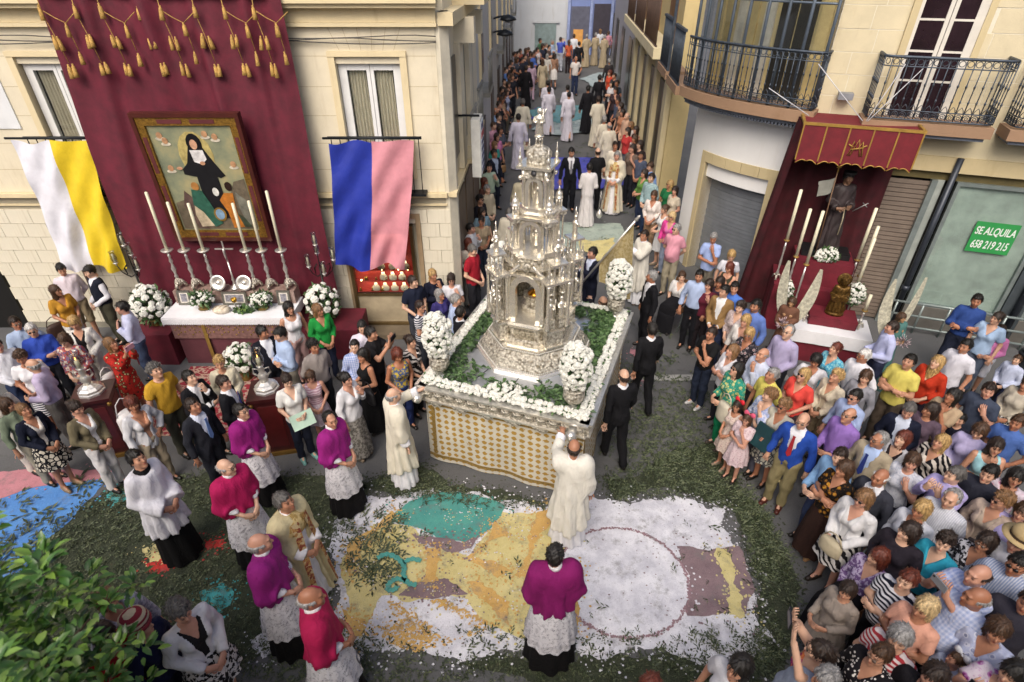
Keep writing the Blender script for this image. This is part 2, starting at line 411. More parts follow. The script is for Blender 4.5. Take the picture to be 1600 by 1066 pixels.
def skirt(pose, z0=.46, r1=.22, folds=9, amp=.012, sit=False):
    key = ('skirt', z0, r1, folds, amp, pose == 'walk', pose == 'sit')
    if key in CACHE: return CACHE[key]
    m = MB()
    if pose == 'sit':
        m.sheet(lambda u, v: (math.cos(2 * math.pi * u) * (.20 + .02 * v), -.05 - .48 * min(v * 1.6, 1.0) + math.sin(2 * math.pi * u) * .02 - (.0 if v < .62 else (v - .62) * .1), .0 + (1.03 - .0 * v if v < .62 else 1.0 - (v - .62) * 1.2) + math.sin(2 * math.pi * u) * (.13 - .02 * v)), 26, 12, True, True)
    else:
        st = .10 if pose == 'walk' else 0
        def fn(u, v):
            a = 2 * math.pi * u; z = 1.05 - (1.05 - z0) * v; b = min(1, v * 2.2); r = .125 + .055 * math.sin(b * math.pi / 2) + (r1 - .18) * v
            r += amp * v * math.sin(folds * a + 1.5 * math.sin(2 * a + v)); return (r * math.cos(a) * 1.05, .01 + r * math.sin(a) * (.82 + .12 * v + st * v * 3), z)
        m.sheet(fn, 48, 12, True, True)
        m.sheet(lambda u, v: (lambda p: (p[0] * .97, p[1] * .97, p[2] + .006 + .1 * v))(fn(u, 1)), 48, 1, True, True)
    CACHE[key] = m.mesh('skirt'); return CACHE[key]
def robe(kind, pose):
    """long church garments; kind: alb, chasuble, surplice, mozzetta, cope, habit, rochet"""
    key = ('robe', kind, pose)
    A = arms_of(pose)
    prm = {'alb': (.115, .215, .03, .03, 11, .020), 'habit': (.125, .225, .03, .04, 9, .024), 'surplice': (.16, .295, .55, .075, 10, .030),
           'chasuble': (.145, .285, .30, .0, 8, .032), 'mozzetta': (.135, .215, .93, .0, 10, .022), 'cope': (.15, .29, .10, .0, 8, .028)}[kind]
    r0, r1, zb, slv, nf, amp = prm
    S = np.array((.80, 1, 1), f32)
    def fn(P):
        d = rc(P * S, (0, .005, 1.32), (0, .0, min(zb, .05) if kind != 'mozzetta' else .86), r0 * .86, r1 * .9)
        d = smin(d, torso(P, 'm', .018), .06)
        if slv:
            for a in A:
                d = smin(d, arm(P, a, .016, 1.93, slv), .035)
        else:
            for a in A:
                d = smin(d, arm(P, a, .028, 1.30 if kind == 'mozzetta' else 1.55, .035), .13)
        if kind == 'chasuble':
            z = P[..., 2]; d = np.maximum(d, (zb + .25 * np.clip(np.abs(P[..., 0]) / .4, 0, 1.2) ** 2) - z)
        elif kind == 'mozzetta': d = np.maximum(d, (zb + .10 * np.clip(-P[..., 1] / .3, -.3, 1)) - P[..., 2])
        else: d = np.maximum(d, zb - P[..., 2])
        if kind == 'cope':
            d = smax(d, -np.maximum(np.abs(P[..., 0]) - .035 - .07 * np.clip((1.2 - P[..., 2]) / 1.1, 0, 1), P[..., 1] + .03), .01)
        if kind in ('surplice',): d = smax(d, -el(P, (0, -.02, 1.50), (.10, .12, .09)), .01)
        elif kind in ('chasuble', 'habit', 'cope'): d = smin(d, np.maximum(rc(P, (0, .03, 1.41), (0, .02, 1.5), .092, .085), P[..., 2] - 1.475), .03); d = smax(d, -el(P, (0, -.01, 1.53), (.075, .075, .085)), .01)
        else: d = smin(d, np.maximum(rc(P, (0, .018, 1.40), (0, .004, 1.54), .070, .062), P[..., 2] - 1.50), .02)
        return d
    def post(V):
        x, y, z = V.T; a = np.arctan2(y, x); r = np.hypot(x, y); k = np.clip((1.28 - z) / (1.28 - max(zb, .05)), 0, 1) * np.clip((r - .08) / .1, 0, 1)
        dr = amp * k * np.sin(nf * a + 1.6 * np.sin(2 * a) + 2.2 * z) + amp * .4 * k * np.sin(2.3 * nf * a + 3 * z)
        W = V.copy(); W[:, 0] += dr * np.cos(a); W[:, 1] += dr * np.sin(a); return wob(W, .004, .7)
    lo, hi = bounds(pose, 2, .16, zb, 1.52); lo = np.minimum(lo, (-.5, -.44, lo[2])); hi = np.maximum(hi, (.5, .44, hi[2]))
    return gar(key, fn, lo, hi, .024, post)
def shoe(pose, s):
    lp = pose if pose in ('walk', 'sit') else 'st'
    L = legs_of(lp)[0 if s > 0 else 1]; an, to = np.array(L[2], f32), np.array(L[3], f32); he = an + np.array((0, .03, -.045), f32); mid = (he + to) / 2
    def fn(P):
        d = smin(rc(P, he, to, .043, .036), rc(P, an + np.array((0, 0, .01), f32), mid, .045, .040), .03)
        return np.maximum(d, (min(to[2], he[2]) - .028) - P[..., 2])
    lo = np.minimum(np.minimum(an, to), he) - .065; hi = np.maximum(np.maximum(an, to), he) + .065
    return gar(('shoe', lp, s), fn, lo, hi, .016)
def hair(style):
    key = ('hair', style)
    if key in CACHE: return CACHE[key]
    big = {'curly': .022, 'bob': .016, 'long': .014, 'tail': .009, 'bun': .010, 'coif': .020}.get(style, .011)
    def fn(P):
        x, y, z = P[..., 0], P[..., 1], P[..., 2]
        nz = .0055 * np.sin(x * 95 + z * 40) * np.sin(y * 90 + 2 - z * 25) + .004 * np.sin(x * 170 - y * 140 + z * 50)
        if style in ('curly', 'coif'): nz = nz * 2.2
        d = el(P, (0, .020, .026), (.078 + big, .099 + big, .096 + big)) + nz
        if style in ('long', 'bob', 'tail', 'bun', 'coif'):
            zb = {'long': -.30, 'bob': -.115}.get(style, -.06)
            b = rc(P * np.array((.86, 1, 1), f32), (0, .035, .02), (0, .065, zb), .072 + big, .060 + big * .8) + nz
            d = smin(d, b, .03) if style in ('long', 'bob') else d
            if style == 'tail': d = smin(d, rc(P, (0, .12, .03), (0, .15, -.19), .035, .022) + nz, .02)
            if style == 'bun': d = smin(d, el(P, (0, .128, .04), (.042, .036, .042)) + nz, .015)
            cut = el(P, (0, -.085, -.045), (.062, .085, .093 if style != 'coif' else .085))
            d = smax(d, -cut, .012); d = np.maximum(d, -(y + .072 + .10 * np.clip(z - .04, 0, 1)) if False else -(y + .105))
            if style not in ('long', 'bob'): d = smax(d, -np.maximum(z + .05, -(y - .3)) - 0 * x, .01) if False else np.maximum(d, -.075 - z + np.where(style == 'tail', -.2, 0) if style in ('tail',) else -.085 - z)
        else:
            front = {'short': .060, 'recede': .095, 'bald': .5, 'crop': .066, 'curly': .055}[style]
            # hairline: forehead and face stay free, sides end above the ear
            face = np.maximum(y + .030 + .0 * x, z - front + .35 * np.clip(np.abs(x) - .03, 0, 1) * (1 if style == 'recede' else 0))
            d = smax(d, -face, .012)
            ear = np.maximum(np.maximum(-(np.abs(x) - .05), z + .0), -(y + .06) * 0 + y - .035)
            d = smax(d, -ear, .01); d = np.maximum(d, -.062 - z)
            if style == 'bald': d = smax(d, -np.maximum(.040 - z - .0 * y, -1) if False else z - .035, .01)
            if style == 'recede': d = smax(d, -np.maximum(-z + .05, y + .01 - .0 * x + .5 * np.clip(np.abs(np.abs(x) - .045) - .02, 0, 1)), .012)
        return d
    V, Q = snet(fn, (-.13, -.15, -.40 if style in ('long', 'tail') else -.18), (.13, .21, .16), .0105)
    nr = np.zeros_like(V); fnv = np.cross(V[Q[:, 2]] - V[Q[:, 0]], V[Q[:, 3]] - V[Q[:, 1]])
    for k in range(4): np.add.at(nr, Q[:, k], fnv)
    nr /= np.maximum(np.linalg.norm(nr, axis=1), 1e-9)[:, None]
    rs_ = np.random.RandomState(len(style) * 7 + 1); ns = {'bald': 160, 'recede': 320, 'crop': 300}.get(style, 620)
    out = (el(V, (0, .018, .022), (.076, .097, .094)) > .004); idx = rs_.choice(np.nonzero(out)[0], ns); P0, N0 = V[idx], nr[idx]
    fl = P0 - np.array((.012, .045, .125), f32); fl[:, 2] -= .03
    if style in ('curly', 'coif'): fl = rs_.normal(size=fl.shape).astype(f32)
    if style in ('long', 'bob', 'tail'): fl[:, 2] -= .12
    if style in ('short', 'recede', 'crop'): fl[:, 1] -= .05 * (P0[:, 2] > .06)
    fl += rs_.normal(size=fl.shape) * .02; fl -= (fl * N0).sum(1)[:, None] * N0; fl /= np.maximum(np.linalg.norm(fl, axis=1), 1e-6)[:, None]
    sd = np.cross(fl, N0); L = rs_.uniform(.02, .05, ns)[:, None] * {'long': 1.8, 'bob': 1.4, 'crop': .5, 'bald': .6}.get(style, 1.0); W = rs_.uniform(.0025, .005, ns)[:, None]; lift = rs_.uniform(.001, .012, ns)[:, None]
    a, b_, c = P0 - N0 * .002, P0 + fl * L * .55 + N0 * lift, P0 + fl * L + N0 * (lift * .8)
    if style not in ('curly', 'coif'): c = c - N0 * lift * .6
    S = np.stack([a + sd * W, a - sd * W, b_ - sd * W * .9, b_ + sd * W * .9, c + sd * W * .15, c - sd * W * .15], 1).reshape(-1, 3); o6 = np.arange(ns)[:, None] * 6 + len(V)
    Q = np.concatenate([Q, o6 + np.array((0, 1, 2, 3)), o6 + np.array((3, 2, 5, 4))]); V = np.concatenate([V, S])
    CACHE[key] = tomesh('hair', V, Q); return CACHE[key]
def _glass():
    m = MB()
    for s in (1, -1): m.lathe([(.0, -.002), (.022, -.002), (.023, .002), (.0, .002)], 10, (s * .031, -.103, .008), Matrix.Rotation(R(90), 4, 'X') @ Matrix.Rotation(s * .12, 4, 'Y'), sy=.8); m.box((s * .068, -.045, .012), (.003, .10, .005), s * -.12)
    m.box((0, -.105, .012), (.02, .003, .005)); return m.mesh('glasses')
GLASS = _glass()
def skin_mat(i, beard=0.0):
    tones = ['c79a80', 'bd8b70', 'd3a98f', 'b07c60', 'c4917a', 'a87256']
    k = 'skin%d_%d' % (i, beard * 100)
    if k in MC: return MC[k]
    m, t, b = _new(k); a = nd(t, 'ShaderNodeAttribute', attribute_name='ft'); sx = nd(t, 'ShaderNodeSeparateColor'); t.links.new(a.outputs['Color'], sx.inputs[0])
    v = _coord(t); c = lin(tones[i]); base = _ramp(t, _noise(t, v, 9), [(.35, tuple(q * .86 for q in c)), (.7, c)])
    x = _mix(t, sx.outputs[0], base, (c[0] * .72, c[1] * .36, c[2] * .38)); x = _mix(t, sx.outputs[1], x, (.03, .02, .016))
    if beard:
        bm = nd(t, 'ShaderNodeMath', operation='MULTIPLY'); t.links.new(sx.outputs[2], bm.inputs[0]); bm.inputs[1].default_value = beard; x = _mix(t, bm.outputs[0], x, (.035, .026, .02))
    t.links.new(x, b.inputs['Base Color']); b.inputs['Roughness'].default_value = .5
    b.inputs['Subsurface Weight'].default_value = 0.0
    MC[k] = m; return m
HAIRC = {'black': '17130f', 'dark': '2a1d15', 'brown': '46301f', 'light': '7a5a3a', 'blond': 'a98a58', 'fair': 'bfa67a', 'red': '5e2a1b', 'grey': '8c8a88', 'white': 'c9c7c4', 'salt': '5c5956'}
def hair_mat(c):
    k = 'hair_' + c
    if k in MC: return MC[k]
    m, t, b = _new(k); v = _coord(t, 1, 1, .16); n = _noise(t, v, 55, 5, .75); c0 = lin(HAIRC[c])
    t.links.new(_ramp(t, n, [(.36, tuple(q * .40 for q in c0)), (.66, tuple(min(1, q * 1.7) for q in c0))]), b.inputs['Base Color'])
    b.inputs['Roughness'].default_value = .5; _bump(t, b, n, .8, .006); MC[k] = m; return m
def cloth(spec, rough=.85):
    """'hex' or 'hex/pattern/hex2[/hex3]'"""
    k = 'cloth_' + spec
    if k in MC: return MC[k]
    m, t, b = _new(k); q = spec.split('/'); c = lin(q[0]); pat = q[1] if len(q) > 1 else None; c2 = lin(q[2]) if len(q) > 2 else c; c3 = lin(q[3]) if len(q) > 3 else None
    v = _coord(t); vs_ = _coord(t, 1, 1, .35)
    big = _noise(t, vs_, 11, 5, .65)
    def wave(sc, d='Z', dist=0.0):
        w = nd(t, 'ShaderNodeTexWave', bands_direction=d); w.inputs['Scale'].default_value = sc; w.inputs['Distortion'].default_value = dist; w.inputs['Detail Scale'].default_value = 1.0
        t.links.new(v, w.inputs['Vector']); return w.outputs['Fac']
    def vor(sc, feat='F1'):
        w = nd(t, 'ShaderNodeTexVoronoi', feature=feat); w.inputs['Scale'].default_value = sc; t.links.new(v, w.inputs['Vector']); return w
    col = None
    if pat == 'stripe': col = _ramp(t, wave(7.5, 'Z', .5), [(0, c), (.5, c2)], 'CONSTANT')
    elif pat == 'pin': col = _ramp(t, wave(16, 'X', .3), [(0, c), (.7, c2)], 'LINEAR')
    elif pat == 'plaid': col = _mix(t, .5, _ramp(t, wave(9, 'X'), [(.3, c), (.8, c2)]), _ramp(t, wave(9, 'Z'), [(.3, c), (.8, c2)]))
    elif pat == 'dots': col = _ramp(t, vor(26).outputs['Distance'], [(0, c2), (.30, c)], 'CONSTANT')
    elif pat == 'zebra': col = _ramp(t, wave(5, 'DIAGONAL', 9), [(0, c), (.5, c2)], 'CONSTANT')
    elif pat == 'check': col = _ramp(t, (lambda ck: (t.links.new(v, ck.inputs['Vector']), ck.outputs['Fac'])[1])(nd(t, 'ShaderNodeTexChecker')), [(0, c), (.5, c2)], 'CONSTANT'); [setattr(n.inputs['Scale'], 'default_value', 36) for n in t.nodes if n.type == 'TEX_CHECKER']
    elif pat == 'print':
        n = _noise(t, v, 24, 3, .55); col = _ramp(t, n, [(.0, c), (.50, c2)], 'CONSTANT')
        if c3: col = _mix(t, _ramp(t, _noise(t, v, 15, 2), [(0, (0, 0, 0)), (.56, (1, 1, 1))], 'CONSTANT'), col, c3)
    elif pat == 'floral':
        w = vor(15); col = _ramp(t, w.outputs['Distance'], [(0, c2), (.26, c3 or c2), (.40, c)], 'CONSTANT')
        col = _mix(t, _ramp(t, _noise(t, v, 38, 2), [(0, (0, 0, 0)), (.6, (1, 1, 1))], 'CONSTANT'), col, tuple((a + b_) / 2 for a, b_ in zip(c, c3 or c2)))
    elif pat == 'blob': col = _ramp(t, vor(13, 'DISTANCE_TO_EDGE').outputs['Distance'], [(0, c), (.12, c2)], 'CONSTANT')
    elif pat == 'lace':
        n = _noise(t, v, 26, 2); w = vor(60, 'DISTANCE_TO_EDGE').outputs['Distance']
        col = _mix(t, _ramp(t, n, [(.42, (0, 0, 0)), (.52, (1, 1, 1))]), _ramp(t, w, [(.05, c), (.2, c2)]), c)
    shade = _ramp(t, big, [(.25, (.80,) * 3), (.7, (1.0,) * 3)])
    col = _mix(t, 1.0, col if col is not None else c, shade, 'MULTIPLY')
    t.links.new(col, b.inputs['Base Color']); b.inputs['Roughness'].default_value = rough; b.inputs['Specular IOR Level'].default_value = .25
    r1 = nd(t, 'ShaderNodeTexNoise'); r1.inputs['Scale'].default_value = 7.5; r1.inputs['Detail'].default_value = 3; r1.inputs['Distortion'].default_value = 1.2; t.links.new(_coord(t, 1.2, 1.2, .7), r1.inputs['Vector'])
    s1 = nd(t, 'ShaderNodeMath', operation='SUBTRACT'); s1.inputs[1].default_value = .5; t.links.new(r1.outputs[0], s1.inputs[0]); a1 = nd(t, 'ShaderNodeMath', operation='ABSOLUTE'); t.links.new(s1.outputs[0], a1.inputs[0])
    _bump(t, b, a1.outputs[0], .45, .045); MC[k] = m; return m
rnd = random.Random(7)
NP = [0]
def dress_person(root, sex, pose, hr, tp, bt, hy=0, hp=0, shoes=None, glasses=None, skin=None, fat=0.0):
    NP[0] += 1; i = NP[0]
    sk = skin_mat(skin if skin is not None else (i * 7) % 6, 0.0 if sex == 'f' else .85 if 'bearded' in root['label'] else (.0, .3, .15, 0, .4)[i % 5])
    link('body', body(pose, sex, hy, hp), root, mats=[sk])
    H = Matrix.Translation(HEADC) @ (Matrix.Rotation(R(hy), 4, 'Z') @ Matrix.Rotation(R(hp), 4, 'X') @ Matrix.Scale(.95, 4))
    if hr != 'none':
        st, hc = hr.split(':'); o = link('hair', hair(st), root, mats=[hair_mat(hc)]); o.matrix_local = H
    if glasses:
        o = link('glasses', GLASS, root, mats=[mat('lens_dark', '0c0c0e', .15, var=.02) if glasses == 'dark' else mat('lens_clear', '6a5a50', .15, var=.05)]); o.matrix_local = H
    T, tc = tp.split(':', 1); tc = tc.split('+')
    def P(nm, me, c, **k): return link(nm, me, root, mats=[cloth(c, **k)])
    lp = pose
    if T in ('tee', 'polo', 'shirt', 'tank', 'long', 'vneck', 'blouse', 'tunic'):
        sl, nk, hem, ls = {'tee': (.62, 'r', .90, .004), 'polo': (.68, 'c', .88, .006), 'shirt': (1.93, 'c', .96, .006), 'sshirt': (.8, 'c', .9, .006), 'tank': (0, 's', .90, .0), 'long': (1.90, 'r', .90, .004), 'vneck': (.75, 'v', .86, .006), 'blouse': (1.6, 'v', .86, .010), 'tunic': (1.75, 'r', .72, .016)}[T]
        P('top' if T in ('tank', 'tunic') else 'shirt', top(pose, sex, sl, nk, .012, hem, ls, fat), tc[0])
    elif T in ('jacket', 'blazer', 'cardigan', 'vest'):
        sleeve = 1.97 if T in ('jacket', 'vest') else .5
        P('shirt', top(pose, sex, sleeve, 'c' if T in ('jacket', 'vest') else 'v', .008, .96, 0.0), tc[1])
        if T == 'vest': P('vest', top(pose, sex, .04, 'v', .024, .93, .0), tc[0])
        else: P('jacket', jacket(pose, sex, .80 if T != 'cardigan' else .74, .085 if T == 'jacket' else .10, 1.06 if T == 'jacket' else .90), tc[0])
        if len(tc) > 2:
            m = MB(); m.prism([(-.022, 1.43), (.022, 1.43), (.016, 1.40), (.036, 1.12), (0, 1.07), (-.036, 1.12), (-.016, 1.40)], .150, .158, Matrix(((1, 0, 0, 0), (0, 0, -1, 0), (0, 1, 0, 0), (0, 0, 0, 1)))); P('necktie', m.mesh('tie', None), tc[2])
    elif T == 'alb':
        P('robe', robe('alb', pose), tc[0]); bt = bt or 'none'
    elif T == 'habit': P('robe', robe('habit', pose), tc[0])
    elif T == 'chasuble':
        P('alb', robe('alb', pose), 'e6e6ea'); P('chasuble', robe('chasuble', pose), tc[0])
    elif T == 'surplice':
        P('surplice', robe('surplice', pose), tc[0]); P('cassock', skirt(pose, .03, .24, 10, .02), '0d0d0f')
        P('collar', top('down', sex, .05, 'c', .010, 1.36, 0.0), '0d0d0f')
    elif T == 'prelate':
        P('cassock', skirt(pose, .03, .265, 10, .024), '0e0c0e'); P('rochet', skirt(pose, .42, .268, 13, .016), 'd9d7dc/lace/8f8d96')
        P('sleeve', top(pose, sex, 1.95, 'c', .012, 1.05, 0.0), 'd9d7dc/lace/a9a0ac'); P('mozzetta', robe('mozzetta', pose), tc[0])
        m = MB(); m.lathe([(.062, 0), (.070, .006), (.066, .05), (.058, .05)], 20, (0, .008, 1.475), sy=1.02); P('collar', m.mesh('collar'), 'e2e0e4')
        m = MB()
        for k in range(9): m.lathe([(.0, -.006), (.006, 0), (0, .006)], 6, (0, -.165 - .010 * k, 1.40 - .045 * k))
        P('button_row', m.mesh('buttons'), tc[0])
    elif T == 'cope':
        P('alb', robe('alb', pose), 'e6e4e6'); P('cope', robe('cope', pose), tc[0])
        m = MB()
        for s in (1, -1): m.sheet(lambda u, v: (s * (.04 + .085 * u + .12 * v * (1 - .3 * u)), -.165 - .11 * v ** .8 + .03 * u, 1.42 - 1.22 * v), 3, 14)
        P('orphrey', m.mesh('orphrey'), 'b98c55/print/8d4a38/c9b48a')
        m = MB(); m.lathe([(.20, 1.24), (.215, 1.29), (.185, 1.39), (.09, 1.475)], 22, (0, .012, 0), sy=.86, cap=False); P('hood', m.mesh('hood'), 'c9b27e/print/a58a54')
    if T == 'dressr': pass
    if bt and bt != 'none':
        B, bc = bt.split(':', 1)
        if B == 'tr': P('trousers', trousers(pose, False, 0 if T == 'jacket' else fat), bc)
        elif B == 'sh': P('shorts', trousers(pose, True, fat), bc)
        elif B == 'sk': P('skirt', skirt(pose, .50, .215), bc)
        elif B == 'mx': P('skirt', skirt(pose, .12, .25, 9, .016), bc)
        elif B == 'ks': P('skirt', skirt(pose, .56, .26, 10, .022), bc)
    shc = shoes or ('16130f' if bt and bt.startswith('tr') else rnd.choice(['1a1512', '6b4a33', '8a7a68', '2a211c']))
    for s in (1, -1): link('shoe', shoe(pose, s), root, mats=[mat('shoe_' + shc, shc, .45, var=.08)])
PSC = .90
def person(label, px, py, yaw, pose, h, sex, hr, tp, bt, hy=0, hp=0, grp=None, cat='person', foot=None, **kw):
    k = (PSC + .10 * min(1, max(0, (py - 640) / 310)) + .08 * min(1, max(0, (320 - py) / 100))) * h / 1.73; z = 1.612 * k
    if pose == 'sit': z -= .42 * k
    p = GS(px, py, z)
    z0 = gz(p.y) - (.42 * k if pose == 'sit' else 0)
    root = thing('person', label, cat, (p.x, p.y, z0), R(yaw), grp); root.scale = (k * ((.89 if sex == 'm' else .86) + .08 * ((NP[0] * 37 % 7) / 6 - .4)), k * .94, k)
    if pose == 'down' and not tp.startswith(('alb', 'habit', 'chasuble', 'cope', 'jacket')): pose = ('down', 'down2', 'hip', 'strap', 'down2', 'clasp')[(NP[0] * 5) % 6]
    if not hy and not hp and py > 260: hy = (0, 25, 0, -25, 0)[(NP[0] * 3) % 5]
    if fat_of := kw.get('fat', 0): pass
    dress_person(root, sex, pose, hr, tp, bt, hy, hp, **kw)
    return root
# ------------------------------------------------------------------ ground, salt carpets, strewn greenery
def ground_mat():
    m, t, b = _new('asphalt'); v = _coord(t)
    big = _noise(t, v, .55, 6, .65); fine = _noise(t, v, 70, 3)
    c = _ramp(t, big, [(.3, (.075, .076, .080)), (.55, (.115, .116, .120)), (.75, (.16, .158, .155))])
    c = _mix(t, _ramp(t, _noise(t, v, 2.3, 8, .7), [(.56, (0, 0, 0)), (.68, (.55, .55, .55))]), c, (.030, .040, .022))
    c = _mix(t, .35, c, _ramp(t, fine, [(.3, (.04,) * 3), (.7, (.14,) * 3)]))
    t.links.new(c, b.inputs['Base Color']); b.inputs['Roughness'].default_value = .82; _bump(t, b, fine, .5, .006); return m
m = MB(); ys = [-30, 0, 14, 20, 30, 46, 60, 150]
m.sheet(lambda u, v: (-60 + 120 * u, ys[round(v * 7)], gz(ys[round(v * 7)])), 1, 7, False); tag(m.build('ground', ground_mat()), kind='structure')
def salt(key, col, col2=None, speck=.25):
    if key in MC: return MC[key]
    m, t, b = _new(key); v = _coord(t); c = lin(col); c2 = lin(col2) if col2 else tuple(k * .72 for k in c)
    a = _ramp(t, _noise(t, v, 3.2, 7, .7), [(.30, c2), (.60, c)])
    a = _mix(t, _ramp(t, _noise(t, v, 150, 2), [(.58, (0, 0, 0)), (.70, (speck,) * 3)]), a, (.62, .62, .64))
    a = _mix(t, _ramp(t, _noise(t, v, 4.5, 9, .8), [(.52, (0, 0, 0)), (.68, (.75,) * 3)]), a, (.16, .155, .15))
    a = _mix(t, _ramp(t, _noise(t, v, 95, 2), [(.62, (0, 0, 0)), (.7, (.6,) * 3)]), a, tuple(k * .4 for k in c2))
    t.links.new(a, b.inputs['Base Color']); b.inputs['Roughness'].default_value = .9; _bump(t, b, _noise(t, v, 120, 3), .7, .008); return MC.setdefault(key, m)
def inpoly(x, y, p):
    c = np.zeros(x.shape, bool); j = len(p) - 1
    for i in range(len(p)):
        xi, yi, xj, yj = p[i][0], p[i][1], p[j][0], p[j][1]
        c ^= ((yi > y) != (yj > y)) & (x < (xj - xi) * (y - yi) / (yj - yi + 1e-12) + xi); j = i
    return c
RS = np.random.RandomState(5)
rg = random.Random(3)
def ragged(pts, it=4, amp=.10):
    p = [Vector((q[0], q[1])) for q in pts]
    for k in range(it):
        o = []
        for i in range(len(p)):
            a, b = p[i], p[(i + 1) % len(p)]; d = b - a; o.append(a); n = Vector((-d.y, d.x)); o.append((a + b) / 2 + n * rg.uniform(-amp, amp))
        p = o
    return p
def patch(name, px, lvl, mt, parent, amp=.10, world=False, it=4, grains=70, street=False):
    w = px if world else [((GS if street else G)(x, y))[:2] for x, y in px]
    z = .004 * lvl + (gz(sum(q[1] for q in w) / len(w)) + .015 if street else 0)
    p = ragged(w, it, amp); m = MB()
    from mathutils.geometry import tessellate_polygon
    tri = tessellate_polygon([[Vector((q.x, q.y, 0)) for q in p]])
    v = [(q.x, q.y, z) for q in p]; f = []
    for a, b_, c in tri:
        A, B, C = (p[k] for k in (a, b_, c)); f.append((a, b_, c) if (B - A).cross(C - A) > 0 else (a, c, b_))
    m.add(v, f)
    n = int(len(p) * grains / 70)
    for _ in range(n):                                                  # loose clots of salt along the rim
        q = p[rg.randrange(len(p))]; r = rg.uniform(.004, .018); x, y = q.x + rg.gauss(0, .09), q.y + rg.gauss(0, .09)
        m.add([(x + r * math.cos(a) * rg.uniform(.6, 1.3), y + r * math.sin(a), z) for a in (0, 1.2, 2.5, 3.8, 5.1)], [(0, 1, 2, 3, 4)])
    m.v = m.v[:len(p)] + [(x, y, zz + .0006 + .0028 * ((i // 5) * 37 % 101) / 101) for i, (x, y, zz) in enumerate(m.v[len(p):])]
    o = m.build(name, mt, parent); return o
def specks(name, px, lvl, mt, parent, n):
    w = [tuple(G(x, y)[:2]) for x, y in px]; a = np.array(w); lo, hi = a.min(0), a.max(0); x = RS.uniform(lo[0], hi[0], n); y = RS.uniform(lo[1], hi[1], n); k = inpoly(x, y, w) & (np.sin(x * 9 + 2 * np.sin(y * 7)) + np.sin(y * 11 + x * 3) + RS.uniform(-1, 1, n) > .2); m = MB()
    for i, (X, Y) in enumerate(zip(x[k], y[k])):
        r = rg.uniform(.004, .011) * (1.6 if 'orange' in name else 1); m.add([(X + r * math.cos(q) * rg.uniform(.6, 1.6), Y + r * math.sin(q) * rg.uniform(.6, 1.2), .004 * lvl + .0036 * (i * 37 % 101) / 101) for q in (0, 1.2, 2.5, 3.8, 5.1)], [(0, 1, 2, 3, 4)])
    tag(m.build(name, mt, parent), kind='stuff')
def C7(*a): return [(500 + x * .4625, 720 + y * .4625) for x, y in a]
sw = salt('salt_white', 'e2e2e8', 'b4b4bf', .2); sy = salt('salt_yellow', 'd2c68c', 'beb070'); sor = salt('salt_orange', 'cfa862', 'bb9450'); ste = salt('salt_teal', '4f9c90', '3a8480'); smv = salt('salt_mauve', '8a7478', '6c585e'); sbl = salt('salt_blue', '5a92d2', '4a7fc4', .1); spk = salt('salt_pink', 'c0818a', 'a87078'); srd = salt('salt_red', 'c4352f', '9a2c2c', .05); scy = salt('salt_turquoise', '4aa8a8', '3a8c90', .1)
cp = thing('salt_carpet', 'large carpet of white, yellow and teal coloured salt laid before the silver float', 'carpet')
patch('white_ground', C7((130, 120), (300, 105), (560, 118), (800, 140), (1080, 140), (1250, 130), (1370, 170), (1400, 290), (1440, 400), (1530, 600), (1470, 650), (1330, 690), (1080, 630), (850, 650), (640, 640), (420, 665), (200, 640), (60, 600), (70, 430), (40, 250)), 1, sw, cp, .19, grains=260)
patch('yellow_field', C7((180, 215), (300, 220), (360, 300), (500, 325), (600, 175), (700, 180), (790, 160), (860, 330), (850, 560), (690, 600), (610, 570), (500, 470), (380, 465), (210, 455), (140, 590), (80, 560), (75, 330)), 2, sy, cp, .13)
patch('teal_leaf', C7((225, 190), (300, 140), (420, 108), (520, 115), (625, 150), (590, 215), (490, 278), (400, 265), (330, 228), (250, 210)), 3, ste, cp)
patch('mauve_shade', C7((310, 248), (400, 262), (480, 280), (545, 250), (510, 298), (430, 312), (345, 285)), 4, smv, cp)
patch('mauve_shade', C7((265, 455), (320, 415), (420, 398), (500, 452), (400, 466), (310, 462)), 3, smv, cp)
patch('mauve_field', C7((1205, 290), (1415, 290), (1465, 450), (1440, 520), (1240, 525), (1250, 400)), 2, smv, cp)
patch('yellow_trail', C7((1340, 295), (1375, 300), (1400, 400), (1430, 470), (1435, 530), (1390, 520), (1385, 430), (1350, 360)), 3, sy, cp, .2)
for q in (((590, 205), (640, 245), (520, 328), (645, 375), (600, 400), (495, 330), (570, 265)), ((735, 175), (785, 170), (740, 250), (690, 395), (655, 390), (700, 260)), ((845, 350), (885, 360), (870, 560), (820, 570)), ((350, 295), (405, 295), (385, 415), (343, 412), (360, 350)), ((75, 500), (150, 540), (165, 590), (110, 590)), ((500, 410), (640, 480), (640, 560), (560, 480)), ((90, 290), (240, 170), (260, 190), (150, 280), (110, 420))):
    patch('orange_stroke', C7(*q), 4, sor, cp, .14, grains=160)
specks('orange_specks', C7((230, 480), (420, 470), (600, 560), (440, 620), (330, 650), (200, 610)), 3.2, sor, cp, 3000)
specks('yellow_specks', C7((100, 180), (640, 160), (900, 200), (880, 600), (500, 480), (100, 620)), 6, sy, cp, 1600)
specks('white_specks', C7((80, 150), (900, 150), (900, 600), (80, 620)), 7.2, sw, cp, 800)
specks('grey_specks', C7((80, 130), (1400, 150), (1500, 640), (80, 640)), 8.4, smv, cp, 900)
m = MB()
